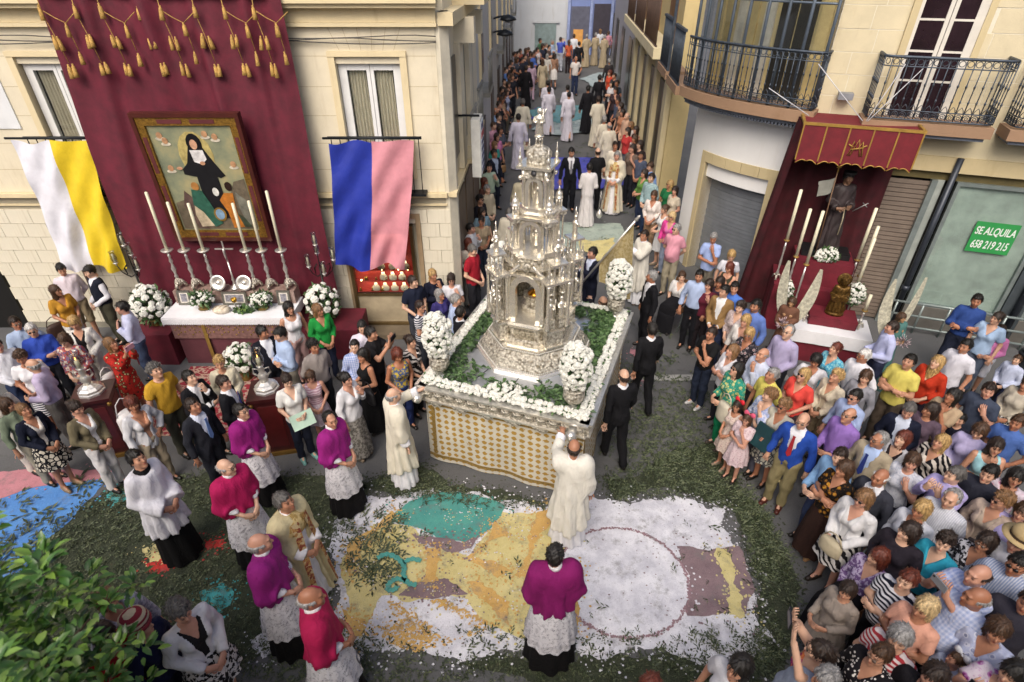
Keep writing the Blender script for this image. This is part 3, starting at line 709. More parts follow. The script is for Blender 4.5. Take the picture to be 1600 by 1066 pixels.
for sq in ([(195, 335), (225, 322), (262, 335), (285, 362), (283, 392), (300, 420), (330, 425)], [(283, 350), (312, 338), (345, 345)], [(290, 412), (262, 405), (238, 418), (230, 440), (252, 442), (262, 428)]):
    g = [G(*c) for c in C7(*sq)]; pts = []
    for i in range(len(g) - 1):
        a, b_, c, d = g[max(i - 1, 0)], g[i], g[i + 1], g[min(i + 2, len(g) - 1)]
        for k in range(8): t_ = k / 8; pts.append(.5 * ((2 * b_) + (c - a) * t_ + (2 * a - 5 * b_ + 4 * c - d) * t_ ** 2 + (3 * b_ - a - 3 * c + d) * t_ ** 3))
    n = len(pts) - 1
    def sf(u, v):
        k = min(n, round(u * n)); d = (pts[min(n, k + 1)] - pts[max(0, k - 1)]).normalized(); w = .030 + .008 * math.sin(k * 1.7)
        return pts[k] + Vector((-d.y, d.x, 0)) * w * (v * 2 - 1) + Vector((0, 0, .0365))
    m.sheet(sf, n, 1, False)
m.build('teal_scroll', ste, cp)
cc = G(*C7((1020, 400))[0]); rr = (G(*C7((1240, 400))[0]) - cc).length
patch('white_host', [(cc.x + rr * math.cos(a / 20 * 6.2832), cc.y + rr * .93 * math.sin(a / 20 * 6.2832)) for a in range(20)], 3, sw, cp, .03, True)
m = MB()
for k in range(420):
    a = k / 420 * 6.2832; r = rr * (1 + rg.gauss(0, .014)); w = rg.uniform(.006, .020); x, y = cc.x + r * math.cos(a), cc.y + r * .93 * math.sin(a)
    m.add([(x + w * math.cos(q) * rg.uniform(.6, 1.4), y + w * math.sin(q), .0162 + .003 * (k * 37 % 101) / 101) for q in (0, 1.2, 2.5, 3.8, 5.1)], [(0, 1, 2, 3, 4)])
m.build('host_outline', salt('salt_rose', '9a7c84', '84686e'), cp)
c2 = thing('salt_carpet', 'blue and pink salt carpet running under the crowd beside the orange tree', 'carpet')
patch('blue_field', [(-60, 800), (0, 768), (110, 748), (168, 748), (120, 800), (70, 845), (40, 890), (-60, 930)], 1, sbl, c2)
patch('pink_field', [(-60, 770), (0, 738), (60, 735), (160, 733), (165, 750), (100, 755), (0, 780), (-60, 800)], 2, spk, c2)
for lab, cat, q, mt in (('turquoise salt patch in the greenery behind the white surplice', 'salt patch', ((165, 775), (190, 768), (205, 778), (180, 786)), scy),
                   ('red salt patch at the hem of the black cassock under the white surplice', 'salt patch', ((228, 882), (255, 872), (275, 884), (240, 896)), srd), ('pale yellow salt patch beside the cassock hem', 'salt patch', ((222, 858), (245, 850), (258, 872), (235, 880)), sy),
                   ('red salt patch between the white surplice and the crimson cape', 'salt patch', ((320, 845), (350, 842), (352, 854), (325, 858)), srd), ('turquoise salt patch near the woman in the white jacket', 'salt patch', ((312, 925), (345, 915), (365, 930), (340, 965), (318, 955)), scy),
                   ('white salt patch trodden by the two foremost prelates', 'salt patch', ((390, 1000), (430, 990), (450, 1010), (410, 1030)), sw)):
    o = patch('salt_patch', q, 1, mt, None, .2); tag(o, lab, cat)
c3 = thing('salt_carpet', 'blue salt carpet in the side street behind the silver tower', 'carpet')
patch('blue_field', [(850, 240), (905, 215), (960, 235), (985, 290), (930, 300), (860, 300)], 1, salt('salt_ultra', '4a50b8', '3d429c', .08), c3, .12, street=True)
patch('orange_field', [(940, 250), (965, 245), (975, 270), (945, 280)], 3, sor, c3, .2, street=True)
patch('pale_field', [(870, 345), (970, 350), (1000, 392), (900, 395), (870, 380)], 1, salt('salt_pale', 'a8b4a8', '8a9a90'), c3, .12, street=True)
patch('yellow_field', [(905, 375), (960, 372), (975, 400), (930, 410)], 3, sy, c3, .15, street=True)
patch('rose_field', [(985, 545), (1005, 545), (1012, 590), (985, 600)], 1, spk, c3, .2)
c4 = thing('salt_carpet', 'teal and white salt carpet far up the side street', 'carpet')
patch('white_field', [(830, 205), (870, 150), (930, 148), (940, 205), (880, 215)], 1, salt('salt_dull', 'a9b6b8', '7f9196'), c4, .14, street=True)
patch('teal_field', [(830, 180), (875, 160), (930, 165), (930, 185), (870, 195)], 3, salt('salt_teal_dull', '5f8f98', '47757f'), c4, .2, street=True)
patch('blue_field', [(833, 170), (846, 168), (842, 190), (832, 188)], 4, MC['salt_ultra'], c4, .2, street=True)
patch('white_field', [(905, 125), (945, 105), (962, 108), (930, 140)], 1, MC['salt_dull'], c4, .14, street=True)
# stone bands across the paving
bands = []
for k in range(9):
    a, b_ = 1.75 + k * .33, 1.75 + k * .33 + .322
    o = MB().bx(a, b_, 7.70, 7.86, 0, .006).build('paving_slab', mat('slab', '9c9c9a', .8, var=.2, vscale=3, bump=.2)); bands.append(o)
root = tag(bpy.data.objects.new('paving_band', None), kind='structure'); COL.link(root)
for o in bands: o.parent = root
# greenery: trodden mats and single sprigs
SPX = []
def scatter(px, n, big=1.0, street=False):
    p = [tuple((GS if street else G)(x, y)[:2]) for x, y in px]; a = np.array(p); lo, hi = a.min(0), a.max(0)
    x = RS.uniform(lo[0], hi[0], n * 4); y = RS.uniform(lo[1], hi[1], n * 4); k = inpoly(x, y, p); x, y = x[k][:n], y[k][:n]
    cl = np.sin(x * 3.1 + np.sin(y * 2.3) * 2) + np.sin(y * 3.7 + x * 1.3) + RS.uniform(-1.6, 1.6, len(x)); k = cl > -.9; SPX.append(np.stack([x[k], y[k], np.full(k.sum(), big)], 1))
RA = [(-40, 960), (90, 815), (185, 760), (330, 735), (470, 740), (575, 755), (560, 790), (520, 850), (505, 920), (520, 1000), (700, 1030), (850, 1045), (1010, 1030), (1180, 1050), (1215, 1130), (-40, 1150)]
RB = [(940, 748), (1060, 700), (1120, 690), (1150, 740), (1195, 800), (1235, 880), (1250, 960), (1210, 1060), (1160, 1040), (1185, 960), (1170, 880), (1150, 800), (1080, 775), (960, 780)]
RC_ = [(560, 762), (640, 720), (700, 760), (860, 790), (780, 795), (620, 775)]
def mat_green(key, c1, c2, c3):
    if key in MC: return MC[key]
    m, t, b = _new(key); v = _coord(t); n = _noise(t, v, 9, 9, .75)
    t.links.new(_mix(t, _ramp(t, _noise(t, v, 60, 3), [(.5, (0, 0, 0)), (.65, (.8,) * 3)]), _ramp(t, n, [(.3, lin(c1)), (.55, lin(c2)), (.75, lin(c3))]), lin(c1)), b.inputs['Base Color'])
    b.inputs['Roughness'].default_value = .85; _bump(t, b, _noise(t, v, 45, 6, .7), 1.0, .03); MC[key] = m; return m
gm = mat_green('trodden_green', '2e3426', '434a36', '606048')
for nm, q in (('greenery', RA), ('greenery', RB), ('greenery', RC_)):
    o = patch('trodden_greenery', q, 0.5, gm, None, .16, grains=600); tag(o, kind='stuff')
    tag(o, 'trodden cut grass and reeds strewn ' + {1: 'across the ground among the clergy', 2: 'along the feet of the crowd', 3: 'under the float cloth'}[[RA, RB, RC_].index(q) + 1], 'greenery')
scatter(RA, 9000, .42); scatter(RB, 3000, .5); scatter(RC_, 700, .5); scatter(C7((60, 120), (1380, 150), (1530, 640), (60, 650)), 70, .7); scatter(C7((60, 540), (900, 600), (1500, 560), (1500, 720), (60, 700)), 420, .6)
scatter(C7((80, 180), (300, 180), (240, 420), (90, 440)), 200, .8)
scatter([(1010, 600), (1130, 620), (1130, 720), (960, 740), (990, 640)], 900, .5); scatter([(960, 560), (1060, 590), (1100, 700), (960, 760), (930, 730)], 1300, .42); scatter([(700, 480), (1020, 480), (1060, 560), (1000, 640)], 160, .7)
scatter([(830, 150), (960, 150), (1000, 420), (780, 420)], 600, .9, True); scatter([(1000, 500), (1100, 520), (1100, 600), (1010, 600)], 90)
scatter([(0, 790), (150, 750), (160, 790), (40, 880), (0, 880)], 120, 1.3)
S = np.concatenate(SPX); n = len(S); nl = 5
ang = RS.uniform(0, 6.283, n); ln = RS.uniform(.09, .22, n) * S[:, 2]
V, Fq = [], []
for k in range(nl):
    f = (k + .3) / nl; bx_, by_ = S[:, 0] + np.cos(ang) * ln * f, S[:, 1] + np.sin(ang) * ln * f
    a2 = ang + (1 if k % 2 else -1) * RS.uniform(.3, .95, n); L = ln * RS.uniform(.35, .6, n); w = L * .14
    gzv = np.maximum(0, S[:, 1] - 14) * .02 + .012 + (S[:, 1] > 13.5) * .02; z0 = gzv + RS.uniform(0, .016, n); z1 = gzv + RS.uniform(.008, .035, n) * (.5 + .5 * S[:, 2])
    dx, dy = np.cos(a2), np.sin(a2)
    for (u, s_, z) in ((0, 0, z0), (.5, 1, (z0 + z1) / 2 + .006), (1, 0, z1), (.5, -1, (z0 + z1) / 2 - .003)):
        V.append(np.stack([bx_ + dx * L * u - dy * w * s_, by_ + dy * L * u + dx * w * s_, z], 1))
V = np.stack(V, 1).reshape(-1, 3); Fq = np.arange(len(V)).reshape(-1, 4)
def leaf_mat(key, c1, c2, c3, rough=.6):
    if key in MC: return MC[key]
    m, t, b = _new(key); g_ = nd(t, 'ShaderNodeNewGeometry')
    t.links.new(_ramp(t, g_.outputs['Random Per Island'], [(0, lin(c1)), (.5, lin(c2)), (1, lin(c3))]), b.inputs['Base Color']); b.inputs['Roughness'].default_value = rough; MC[key] = m; return m
me = tomesh('sprigs', V, Fq); me.materials[0] = leaf_mat('sprig_leaf', '2b3522', '434f34', '646a4c'); me.polygons.foreach_set('use_smooth', np.zeros(len(Fq), bool))
tag(link('strewn_sprigs', me), 'loose green sprigs and leaves scattered over the street and the salt carpet', 'greenery', kind='stuff')
# ------------------------------------------------------------------ left corner building, banners, altar
FY = 9.4
def wmat(key, col, var=.16, vs=1.6, rough=.85, bump=.35, stain=.45):
    if key in MC: return MC[key]
    m, t, b = _new(key); v = _coord(t); c = lin(col)
    a = _ramp(t, _noise(t, v, vs, 7, .65), [(.3, tuple(k * (1 - var) for k in c)), (.7, c)])
    st = _noise(t, _coord(t, 2.2, 2.2, .35), 2.5, 6, .7); a = _mix(t, _ramp(t, st, [(.55, (0, 0, 0)), (.75, (stain,) * 3)]), a, tuple(k * f for k, f in zip(c, (.62, .55, .45))))
    t.links.new(a, b.inputs['Base Color']); b.inputs['Roughness'].default_value = rough; _bump(t, b, _noise(t, v, 45, 5), bump, .008); MC[key] = m; return m
cream = wmat('stucco_cream', 'dbd1b8'); trim = wmat('stucco_trim', 'd8c8a2', .12); block = wmat('block_white', 'd9d2be', .10); joint = wmat('joint_grey', 'aca592', .1); pvc = mat('window_white', 'dcdcda', .4, var=.05); dark_in = mat('room_dark', '1b1a18', .8)
def glassm(key='pane', col='e6ecec', rough=.04, keep=.97):
    """thin clear glass: see-through with a fresnel reflection"""
    if key in MC: return MC[key]
    m, t, b = _new(key); tr = nd(t, 'ShaderNodeBsdfTransparent'); tr.inputs[0].default_value = (*[keep * k ** .3 for k in lin(col)], 1); gl_ = nd(t, 'ShaderNodeBsdfGlossy'); gl_.inputs['Roughness'].default_value = rough
    lw_ = nd(t, 'ShaderNodeLayerWeight'); lw_.inputs[0].default_value = .35; fr = nd(t, 'ShaderNodeMapRange'); fr.inputs['To Min'].default_value = .03; fr.inputs['To Max'].default_value = .45; t.links.new(lw_.outputs['Facing'], fr.inputs[0]); mx = nd(t, 'ShaderNodeMixShader'); t.links.new(fr.outputs[0], mx.inputs[0]); t.links.new(tr.outputs[0], mx.inputs[1]); t.links.new(gl_.outputs[0], mx.inputs[2]); t.links.new(mx.outputs[0], t.nodes['Material Output'].inputs[0]); t.nodes.remove(b); MC[key] = m; return m
LB = thing('corner_building', 'cream stucco corner building with white block ground floor behind the altar', 'building')
m = MB(); m.bx(-16, -1.05, FY + .02, FY + 6, 0, 2.67).build('ground_wall', joint, LB)
W1, W2 = (-7.35, -6.36), (-2.62, -1.66)
m = MB()                                                       # upper wall with two window openings
for a, b_ in ((-16, W1[0]), (W1[1], W2[0]), (W2[1], -1.12)): m.bx(a, b_, FY, FY + .3, 2.672, 5.2)
for a, b_ in (W1, W2): m.bx(a, b_, FY, FY + .3, 4.63, 5.2); m.bx(a, b_, FY, FY + .3, 2.672, 2.95)
m.build('upper_wall', cream, LB)
m = MB(); m.bx(-16, -1.12, FY + .31, FY + 6, 2.675, 9.0).build('inner_wall', dark_in, LB)
m = MB(); m.bx(-16, -1.1, FY - .02, FY + .3, 5.55, 9.0).build('upper_wall', cream, LB)
for z0, z1, d in ((2.60, 2.67, .09), (2.44, 2.475, .03), (5.12, 5.17, .09), (5.17, 5.36, .05), (5.36, 5.42, .20), (5.42, 5.50, .26)):
    MB().bx(-16, -1.10 + d * .2, FY - d, FY - .002, z0 + .001, z1 - .001).build('cornice', trim, LB)
MB().bx(-16, -1.0, FY - .24, FY - .003, 5.502, 5.55).build('balcony_floor', mat('tile_red', '8d6a60', .7), LB)
bl = MB().box((0, 0, 0), (1, .05, .242)).mesh('stone_block', block)
for r in range(10):
    z = .12 + .125 + .25 * r
    if z > 2.42: continue
    free = [(-9.29, -6.0), (-3.6, -2.985), (-1.575, -1.06)] if z < 2.05 else [(-10.2, -6.0), (-3.6, -2.985), (-1.575, -1.06)] if z < 2.2 else [(-10.2, -6.0), (-3.6, -1.06)]
    for c in range(26):
        b1 = -1.06 - .2 * (r % 2) - .4 * c + (.2 if r % 2 else 0) - (.2 if r % 2 else 0); a1 = b1 - .392
        for lo_, hi_ in free:
            a2, b2 = max(a1, lo_), min(b1, hi_)
            if b2 - a2 > .05: link('stone_block', bl, LB, ((a2 + b2) / 2, FY, z)).scale = (b2 - a2, 1, 1)
    if r % 2: link('stone_block', bl, LB, (-1.157, FY, z)).scale = (.19, 1, 1)
for i, x in enumerate((-2.98, -1.66)): MB().bx(x, x + .08, FY - .055, FY + .02, .1, 2.22).build('door_surround', mat('surround_brown', 'a08a6c', .7), LB)
MB().bx(-2.98, -1.58, FY - .056, FY + .02, 2.222, 2.30).build('door_surround', MC['surround_brown'], LB)
MB().bx(-16, -1.04, FY - .03, FY + .02, 0, .115).build('plinth', mat('plinth_grey', '8a8678', .8), LB)
MB().bx(-10.6, -9.30, FY - .04, FY + .02, .0, 2.05).build('black_doorway', mat('doorway_black', '161514', .4), LB)
for a, b_ in (W1, W2):                                         # windows with mouldings, casements and curtains
    w = MB(); fr = .06
    for x0, x1, z0, z1 in ((a - .10, a, 2.9, 4.73), (b_, b_ + .10, 2.9, 4.73)): w.bx(x0, x1, FY - .05, FY + .08, z0, z1)
    w.bx(a - .10, b_ + .10, FY - .06, FY + .08, 4.731, 4.80)
    wo = w.build('window', trim, LB)
    f = MB(); mid = (a + b_) / 2
    for x0, x1 in ((a + .01, a + .13), (mid - .055, mid - .004), (mid + .004, mid + .055), (b_ - .13, b_ - .01)): f.bx(x0, x1, FY + .07, FY + .13, 2.96, 4.62)
    f.bx(a + .132, mid - .057, FY + .07, FY + .13, 4.53, 4.62); f.bx(mid + .057, b_ - .132, FY + .07, FY + .13, 4.53, 4.62); f.build('casement', pvc, wo)
    for x0, x1 in ((a + .13, mid - .055), (mid + .055, b_ - .13)):
        MB().bx(x0, x1, FY + .09, FY + .094, 2.96, 4.53).build('pane', glassm(), wo)
        MB().sheet(lambda u, v: (x0 + (x1 - x0) * (u * (.86 + .14 * v) + .02), FY + .150 + .022 * math.sin(u * 34 + 2 * math.sin(v * 2)), 4.55 - 1.6 * v), 40, 6).build('curtain', cloth('d6ccb6'), wo)
    for z in (3.61,):
        m = MB(); m.bx(a - .25, b_ + .25, FY - .22, FY - .19, z - .02, z + .02)
        for k in range(11): x = a - .2 + (b_ - a + .4) * k / 10; m.tube([(x, FY - .205, z - .02), (x, FY - .205, 2.72)], .008, 6)
        m.bx(a - .25, b_ + .25, FY - .24, FY - .02, 2.68, 2.72); m.build('balcony_rail', mat('iron_dark', '23262a', .5, .6), wo)
MB().bx(-8.4, -7.72, FY - .02, FY, 3.7, 4.45).build('plaque', mat('plaque_white', 'd8dadb', .3, var=.06), LB)
MB().tube([(-7.76, FY - .05, 2.2), (-7.76, FY - .05, .2)], .022).build('downpipe', mat('pipe_rust', '6a5648', .6), LB)
for k in range(3):
    m = MB(); m.tube([(-10 + 8.9 * i / 30, FY - .06 - .01 * k, 5.02 - .035 * k - .05 * abs(math.sin(i * .33 + k))) for i in range(31)], .008, 5); m.build('cable', mat('cable_grey', '4a4844', .6), LB)
jm = MB()
for k in range(5): jm.bx(-10.5, W1[0] - .1, FY - .0016, FY + .01, 3.05 + .42 * k, 3.055 + .42 * k); jm.bx(W2[0] - .62, W2[0] - .1, FY - .0016, FY + .01, 3.05 + .42 * k, 3.055 + .42 * k); jm.bx(W2[1] + .1, -1.13, FY - .0016, FY + .01, 3.05 + .42 * k, 3.055 + .42 * k)
for k in range(6): x = W2[0] + (W2[1] - W2[0]) * (k + .5) / 6; s_ = (k - 2.5) * .05; jm.add([(x, FY - .0017, 4.81), (x + .005, FY - .0017, 4.81), (x + s_ + .005, FY - .0017, 5.11), (x + s_, FY - .0017, 5.11)], [(0, 1, 2, 3)])
tag(jm.build('stone_joints', wmat('joint_cream', 'a89468', .2), LB), kind='stuff')
# faint voussoirs over the right window and ashlar joints: thin recessed grooves as dark strips
# chamfered corner pilaster and return wall along the side street
m = MB(); m.prism([(-1.12, FY + .01), (-1.05, FY - .02), (-.93, FY + .12), (-.93, FY + .3), (-1.12, FY + .3)], 0, 5.3); m.build('corner_pilaster', mat('pilaster_pale', 'cfc8b4', .8, var=.1), LB)
m = MB(); m.wall([(-16, 5.0), (-16, 5.001)], 0, 0) if False else None
# shop display window
SD = thing('shop_window', 'lit red jewellery display window under the blue and pink flag', 'shop window')
x0, x1 = -2.86, -1.78
def warm(key, col, s): return mat(key, col, .6, emit=s)
m = MB(); m.bx(x0 - .06, x0, FY - .09, FY + .02, .15, 2.1); m.bx(x1, x1 + .06, FY - .09, FY + .02, .15, 2.1); m.bx(x0 - .06, x1 + .06, FY - .10, FY + .02, .10, .15); m.bx(x0, x1, FY - .08, FY + .02, .72, .78); m.build('frame', mat('brass_frame', '7d6a48', .35, .7), SD)
MB().bx(x0, x1, FY - .05, FY + .02, .15, .72).build('lower_panel', mat('panel_beige', 'a89a80', .6, bump=.4, bscale=90), SD)
m = MB(); m.bx(x0, x1, FY + .012, FY + .03, .78, 2.1).build('red_backing', mat('display_red', 'b0382c', .7, var=.3, emit=.12), SD)  # backing glows faintly, display lighting put into its red
for z in (.80, 1.02, 1.24): MB().bx(x0 + .01, x1 - .01, FY - .07 - .0 * z, FY + .01, z, z + .02).build('shelf', mat('shelf_red', 'a8382c', .6, emit=.06), SD)  # shelf boards carry a weaker glow of the same kind
bust = MB(); bust.lathe([(.06, 0), (.075, .02), (.07, .08), (.035, .12), (.028, .17), (.0, .175)], 10, sy=.5); bm_ = bust.mesh('bust', mat('bust_cream', 'd9cdb4', .6))
for k, (x, z) in enumerate(((-2.34, 1.04), (-2.17, 1.04), (-2.0, 1.04), (-2.5, .82), (-2.33, .82), (-2.16, .82), (-1.98, .82), (-2.36, 1.26), (-2.15, 1.26), (-2.55, 1.26), (-1.92, 1.26))): link('necklace_bust', bm_, SD, (x, FY - .045, z))
tr = MB(); tr.lathe([(.012, 0), (.03, .01), (.012, .03), (.02, .06), (.0, .075)], 8); tm = tr.mesh('trinket', mat('gold_small', 'd9b45a', .25, .9))
for k in range(26): link('trinket', tm, SD, (rg.uniform(x0 + .06, x1 - .06), FY - .05 - rg.uniform(0, .015), (.82, 1.04, 1.26)[k % 3]))
lt = MB(); lt.lathe([(.018, 0), (.02, .02), (.0, .03)], 8); lm = lt.mesh('spotlight', warm('spot_warm', 'ffd890', 9))
for x in (-2.75, -2.35, -2.05, -1.88): link('spotlight', lm, SD, (x, FY - .055, 1.245 if x > -2.4 else 1.025))
pl = bpy.data.lights.new('display_lamp', 'AREA'); pl.energy = 1.2; pl.size = .9; pl.color = (1, .75, .5); po = bpy.data.objects.new('display_lamp', pl); COL.link(po); po.parent = SD; po.location = (-2.3, FY - .04, 2.05)
for z in (.98, 1.2, 1.42):  # unseen light strips added inside the pane to brighten the busts
    sl2 = bpy.data.lights.new('added_bust_fill', 'AREA'); sl2.shape = 'RECTANGLE'; sl2.size = .95; sl2.size_y = .015; sl2.energy = .7; sl2.color = (1, .8, .55); s2o = bpy.data.objects.new('added_bust_fill', sl2); COL.link(s2o); s2o.parent = SD; s2o.location = (-2.32, FY - .080, z); s2o.rotation_euler = (R(70), 0, 0)
MB().bx(x0, x1, FY - .088, FY - .084, .78, 2.1).build('pane', glassm(), SD)
MB().bx(x0 - .2, x1 + .25, FY - .45, FY - .09, 0, .09).build('brick_step', mat('step_brown', '6e6250', .8), SD)
# flags
def flag(label, xa, xb, ztop, zbot, shift, cols, seed):
    o = thing('flag', label, 'flag'); y0 = FY - .27
    for k, c in enumerate(cols):
        def fn(u, v, k=k):
            uu = (k + u) / 2; sag = .10 * math.sin(uu * math.pi * 2 + seed) ** 2 * (1 - v) * (0.6 if k == 0 else .25)
            w = .045 * math.sin(uu * 11 + seed + 2.2 * v) * (.35 + .9 * v) + .03 * math.sin(uu * 23 + 5 * v + seed) * v + .018 * math.sin((uu + v) * 17 + seed)
            return (xa + (xb - xa) * (uu * (1 - .08 * v)) + shift * v ** 1.3, y0 - .03 - w - .05 * v, ztop - sag - (ztop - zbot - .05 * math.sin(uu * 9 + seed)) * v)
        MB().sheet(fn, 34, 60).build('cloth_half', c, o)
    MB().tube([(xa - .1, y0, ztop + .02), (xb + .08, y0, ztop + .02)], .018).build('pole', MC['iron_dark'], o)
    return o
def satin(key, col, rough=.42):
    m = mat(key, col, rough, var=.10, vscale=3, bump=.25, bscale=14, bdist=.03); return m
flag('blue and pink satin flag hanging from the window rail by the corner', -2.83, -1.52, 3.60, 1.44, -.25, (satin('satin_blue', '28389a'), satin('satin_pink', 'cc8a94')), 1.0)
flag('white and yellow satin flag hanging from the window rail by the banner', -7.74, -6.55, 3.60, 1.42, -.12, (satin('satin_white', 'dcdce4'), satin('satin_yellow', 'dfc22c')), 3.1)
# maroon banner
BY = FY - .30
velvet = mat('velvet_maroon', '64162a', .75, var=.22, vscale=5, bump=.3, bscale=30, col2='4e0f20')
BN = thing('maroon_banner', 'tall maroon velvet hanging behind the painting and the altar', 'banner')
def bfn(u, v):
    x = -6.45 + 3.30 * u; y = BY - .04 * math.sin(u * 19 + .6 * math.sin(v * 5)) * (.3 + .7 * v) - .10 * math.exp(-((u - .42 - .22 * v) / .03) ** 2) * math.exp(-((v - .12) / .2) ** 2) - .06 * math.exp(-((u - .62 - .12 * v) / .022) ** 2) - .06 * math.exp(-((u - .20 + .10 * v) / .025) ** 2) - .05 * math.exp(-((u - .85) / .02) ** 2) - .02 * math.sin(u * 47 + v * 6) - .02 * math.sin(u * 7 - v * 9)
    return (x - .25 * v * (1 - u), y, 5.62 - 5.1 * v)
MB().sheet(bfn, 90, 60).build('cloth', velvet, BN)
MB().bx(-6.42, -3.35, BY - .06, BY - .02, 5.50, 5.75).build('top_board', mat('board_white', 'd0d4d6', .6), BN)
gold = mat('tassel_gold', 'b8914a', .7, var=.3, vscale=30, bump=.6, bscale=90)
tas = MB(); tas.lathe([(.0, .02), (.014, .015), (.012, -.005), (.022, -.02), (.030, -.10), (.036, -.155), (.0, -.157)], 9); tmesh = tas.mesh('tassel', gold)
def tassel(x, z, p):
    o = link('tassel', tmesh, p, (x + rg.gauss(0, .008), BY - .10, z + rg.gauss(0, .012)), (0, rg.gauss(0, .07), rg.uniform(0, 6))); s = rg.uniform(.85, 1.12); o.scale = (s, s, rg.uniform(.9, 1.1))
for k in range(8):                                            # swag cords with hanging tassels
    x = -6.40 + .405 * k + (.06 if k % 2 else 0)
    if k == 3 or k == 6: x += .05
    g_ = thing('tassel_drop', 'gold cord with hanging tassels on the maroon banner, %s from the yellow flag side' % ('first', 'second', 'third', 'fourth', 'fifth', 'sixth', 'seventh', 'eighth')[k], 'tassel', group='tassel drops on the maroon banner')
    tassel(x, 5.40, g_); tassel(x + .02, 5.03, g_); tassel(x + .085, 5.03, g_); tassel(x + .07, 4.68, g_); tassel(x + .135, 4.68, g_)
    MB().tube([(x, BY - .09, 5.5), (x, BY - .10, 5.3), (x + .05, BY - .10, 5.05), (x + .10, BY - .10, 4.7)], .006, 5).build('cord', gold, g_)
    if k % 2 == 0 or k == 7:
        tassel(x + .27, 5.18, g_); tassel(x + .31, 4.83, g_)
        MB().tube([(x + .02, BY - .09, 5.34), (x + .14, BY - .09, 5.26), (x + .26, BY - .09, 5.20), (x + .31, BY - .10, 4.85)], .006, 5).build('cord', gold, g_); MB().tube([(x + .27, BY - .09, 5.2), (x + .45, BY - .09, 5.33)], .006, 5).build('cord', gold, g_)
# painting
PT = thing('framed_painting', 'large framed painting of a nun with angels hung on the maroon banner', 'painting', (-4.79, BY - .16, 2.02)); PT.rotation_euler = (R(3), 0, 0)
wood = mat('frame_wood', '4a1f18', .4, var=.2); gilt = mat('frame_gilt', '9a7430', .4, .6, var=.35, vscale=25, bump=.8, bscale=60)
m = MB(); m.bx(-.80, -.74, -.06, .06, 0, 2.05); m.bx(.74, .80, -.06, .06, 0, 2.05); m.bx(-.74, .74, -.059, .059, 0, .06); m.bx(-.74, .74, -.059, .059, 1.99, 2.05); m.build('outer_frame', wood, PT)
m = MB(); m.bx(-.74, -.63, -.04, .05, .06, 1.99); m.bx(.63, .74, -.04, .05, .06, 1.99); m.bx(-.63, .63, -.039, .049, .06, .18); m.bx(-.63, .63, -.039, .049, 1.87, 1.99); m.build('gilt_frame', gilt, PT)
for x0_, x1_, z0_, z1_ in ((-.715, -.655, .35, .95), (-.715, -.655, 1.15, 1.7), (.655, .715, .35, .95), (.655, .715, 1.15, 1.7), (-.42, -.06, .09, .15), (.06, .42, .09, .15), (-.42, -.06, 1.9, 1.96), (.06, .42, 1.9, 1.96)): MB().bx(x0_, x1_, -.046, -.041, z0_, z1_).build('frame_panel', mat('panel_plum', '5e2a2c', .5), PT)
def canvas():
    m, t, b = _new('painted_sky'); v = _coord(t); n = _noise(t, v, 2.2, 6, .6)
    t.links.new(_ramp(t, n, [(.3, lin('5c665a')), (.5, lin('84876c')), (.7, lin('a89c72'))]), b.inputs['Base Color']); b.inputs['Roughness'].default_value = .35; return m
MB().bx(-.63, .63, 0, .01, .18, 1.87).build('canvas', canvas(), PT)
def pp(name, col, poly, lv=1, cx=0, cz=0, s=1.0):
    MB().wall([(cx + x * s, cz + z * s) for x, z in poly], -.003 * lv - .002, -.003 * lv).build(name, mat('paint_' + col, col, .4, var=.25, vscale=12), PT)
def oval(rx, rz, n=14): return [(rx * math.cos(6.2832 * k / n), rz * math.sin(6.2832 * k / n)) for k in range(n)]
pp('painted_halo', 'b4a468', oval(.26, .36), 1, -.02, 1.42)
pp('painted_cloud', '6a6050', [(-.6, .20), (.6, .20), (.6, 1.05), (.42, 1.0), (.30, .75), (.1, .5), (-.2, .52), (-.45, .7), (-.6, .65)], 1)
pp('painted_habit', '17171a', [(-.11, 1.55), (.10, 1.55), (.22, 1.30), (.33, 1.10), (.25, 1.06), (.20, 1.08), (.22, .55), (.20, .38), (-.12, .42), (-.12, 1.08), (-.30, 1.12), (-.30, 1.20), (-.20, 1.30)], 2)
pp('painted_veil', '101014', oval(.115, .15), 3, 0, 1.60); pp('painted_face', 'c79a7c', oval(.055, .075), 4, -.01, 1.585); pp('painted_bib', 'd4d2d0', [(-.10, 1.50), (.10, 1.50), (.12, 1.36), (.03, 1.28), (-.08, 1.32)], 4)
pp('painted_hand', 'c09070', oval(.04, .03), 5, .04, 1.30); pp('painted_hand', 'c09070', oval(.045, .025), 5, -.34, 1.22)
pp('painted_robe', '2f5c4c', [(-.28, .88), (-.12, .86), (-.05, .66), (.06, .30), (-.08, .24), (-.20, .5), (-.32, .62)], 5); pp('painted_robe', 'c9b99c', [(-.30, .68), (-.10, .60), (-.06, .26), (-.30, .24), (-.34, .45)], 4); pp('painted_head', 'a8763e', oval(.06, .07), 5, -.20, .93)
pp('painted_wing', '5e4a44', [(-.40, .86), (-.30, .74), (-.32, .40), (-.18, .20), (-.36, .22), (-.48, .60)], 3)
pp('painted_robe', 'b4702c', [(.22, .82), (.36, .82), (.34, .50), (.42, .24), (.22, .22), (.20, .5), (.12, .7)], 5); pp('painted_head', '2a1a14', oval(.055, .075), 5, .32, .93); pp('painted_wing', '77766a', [(.40, .84), (.54, .70), (.58, .30), (.46, .26), (.40, .56)], 4); pp('painted_robe', '3f4a3a', [(.34, .48), (.44, .40), (.52, .24), (.40, .24)], 6)
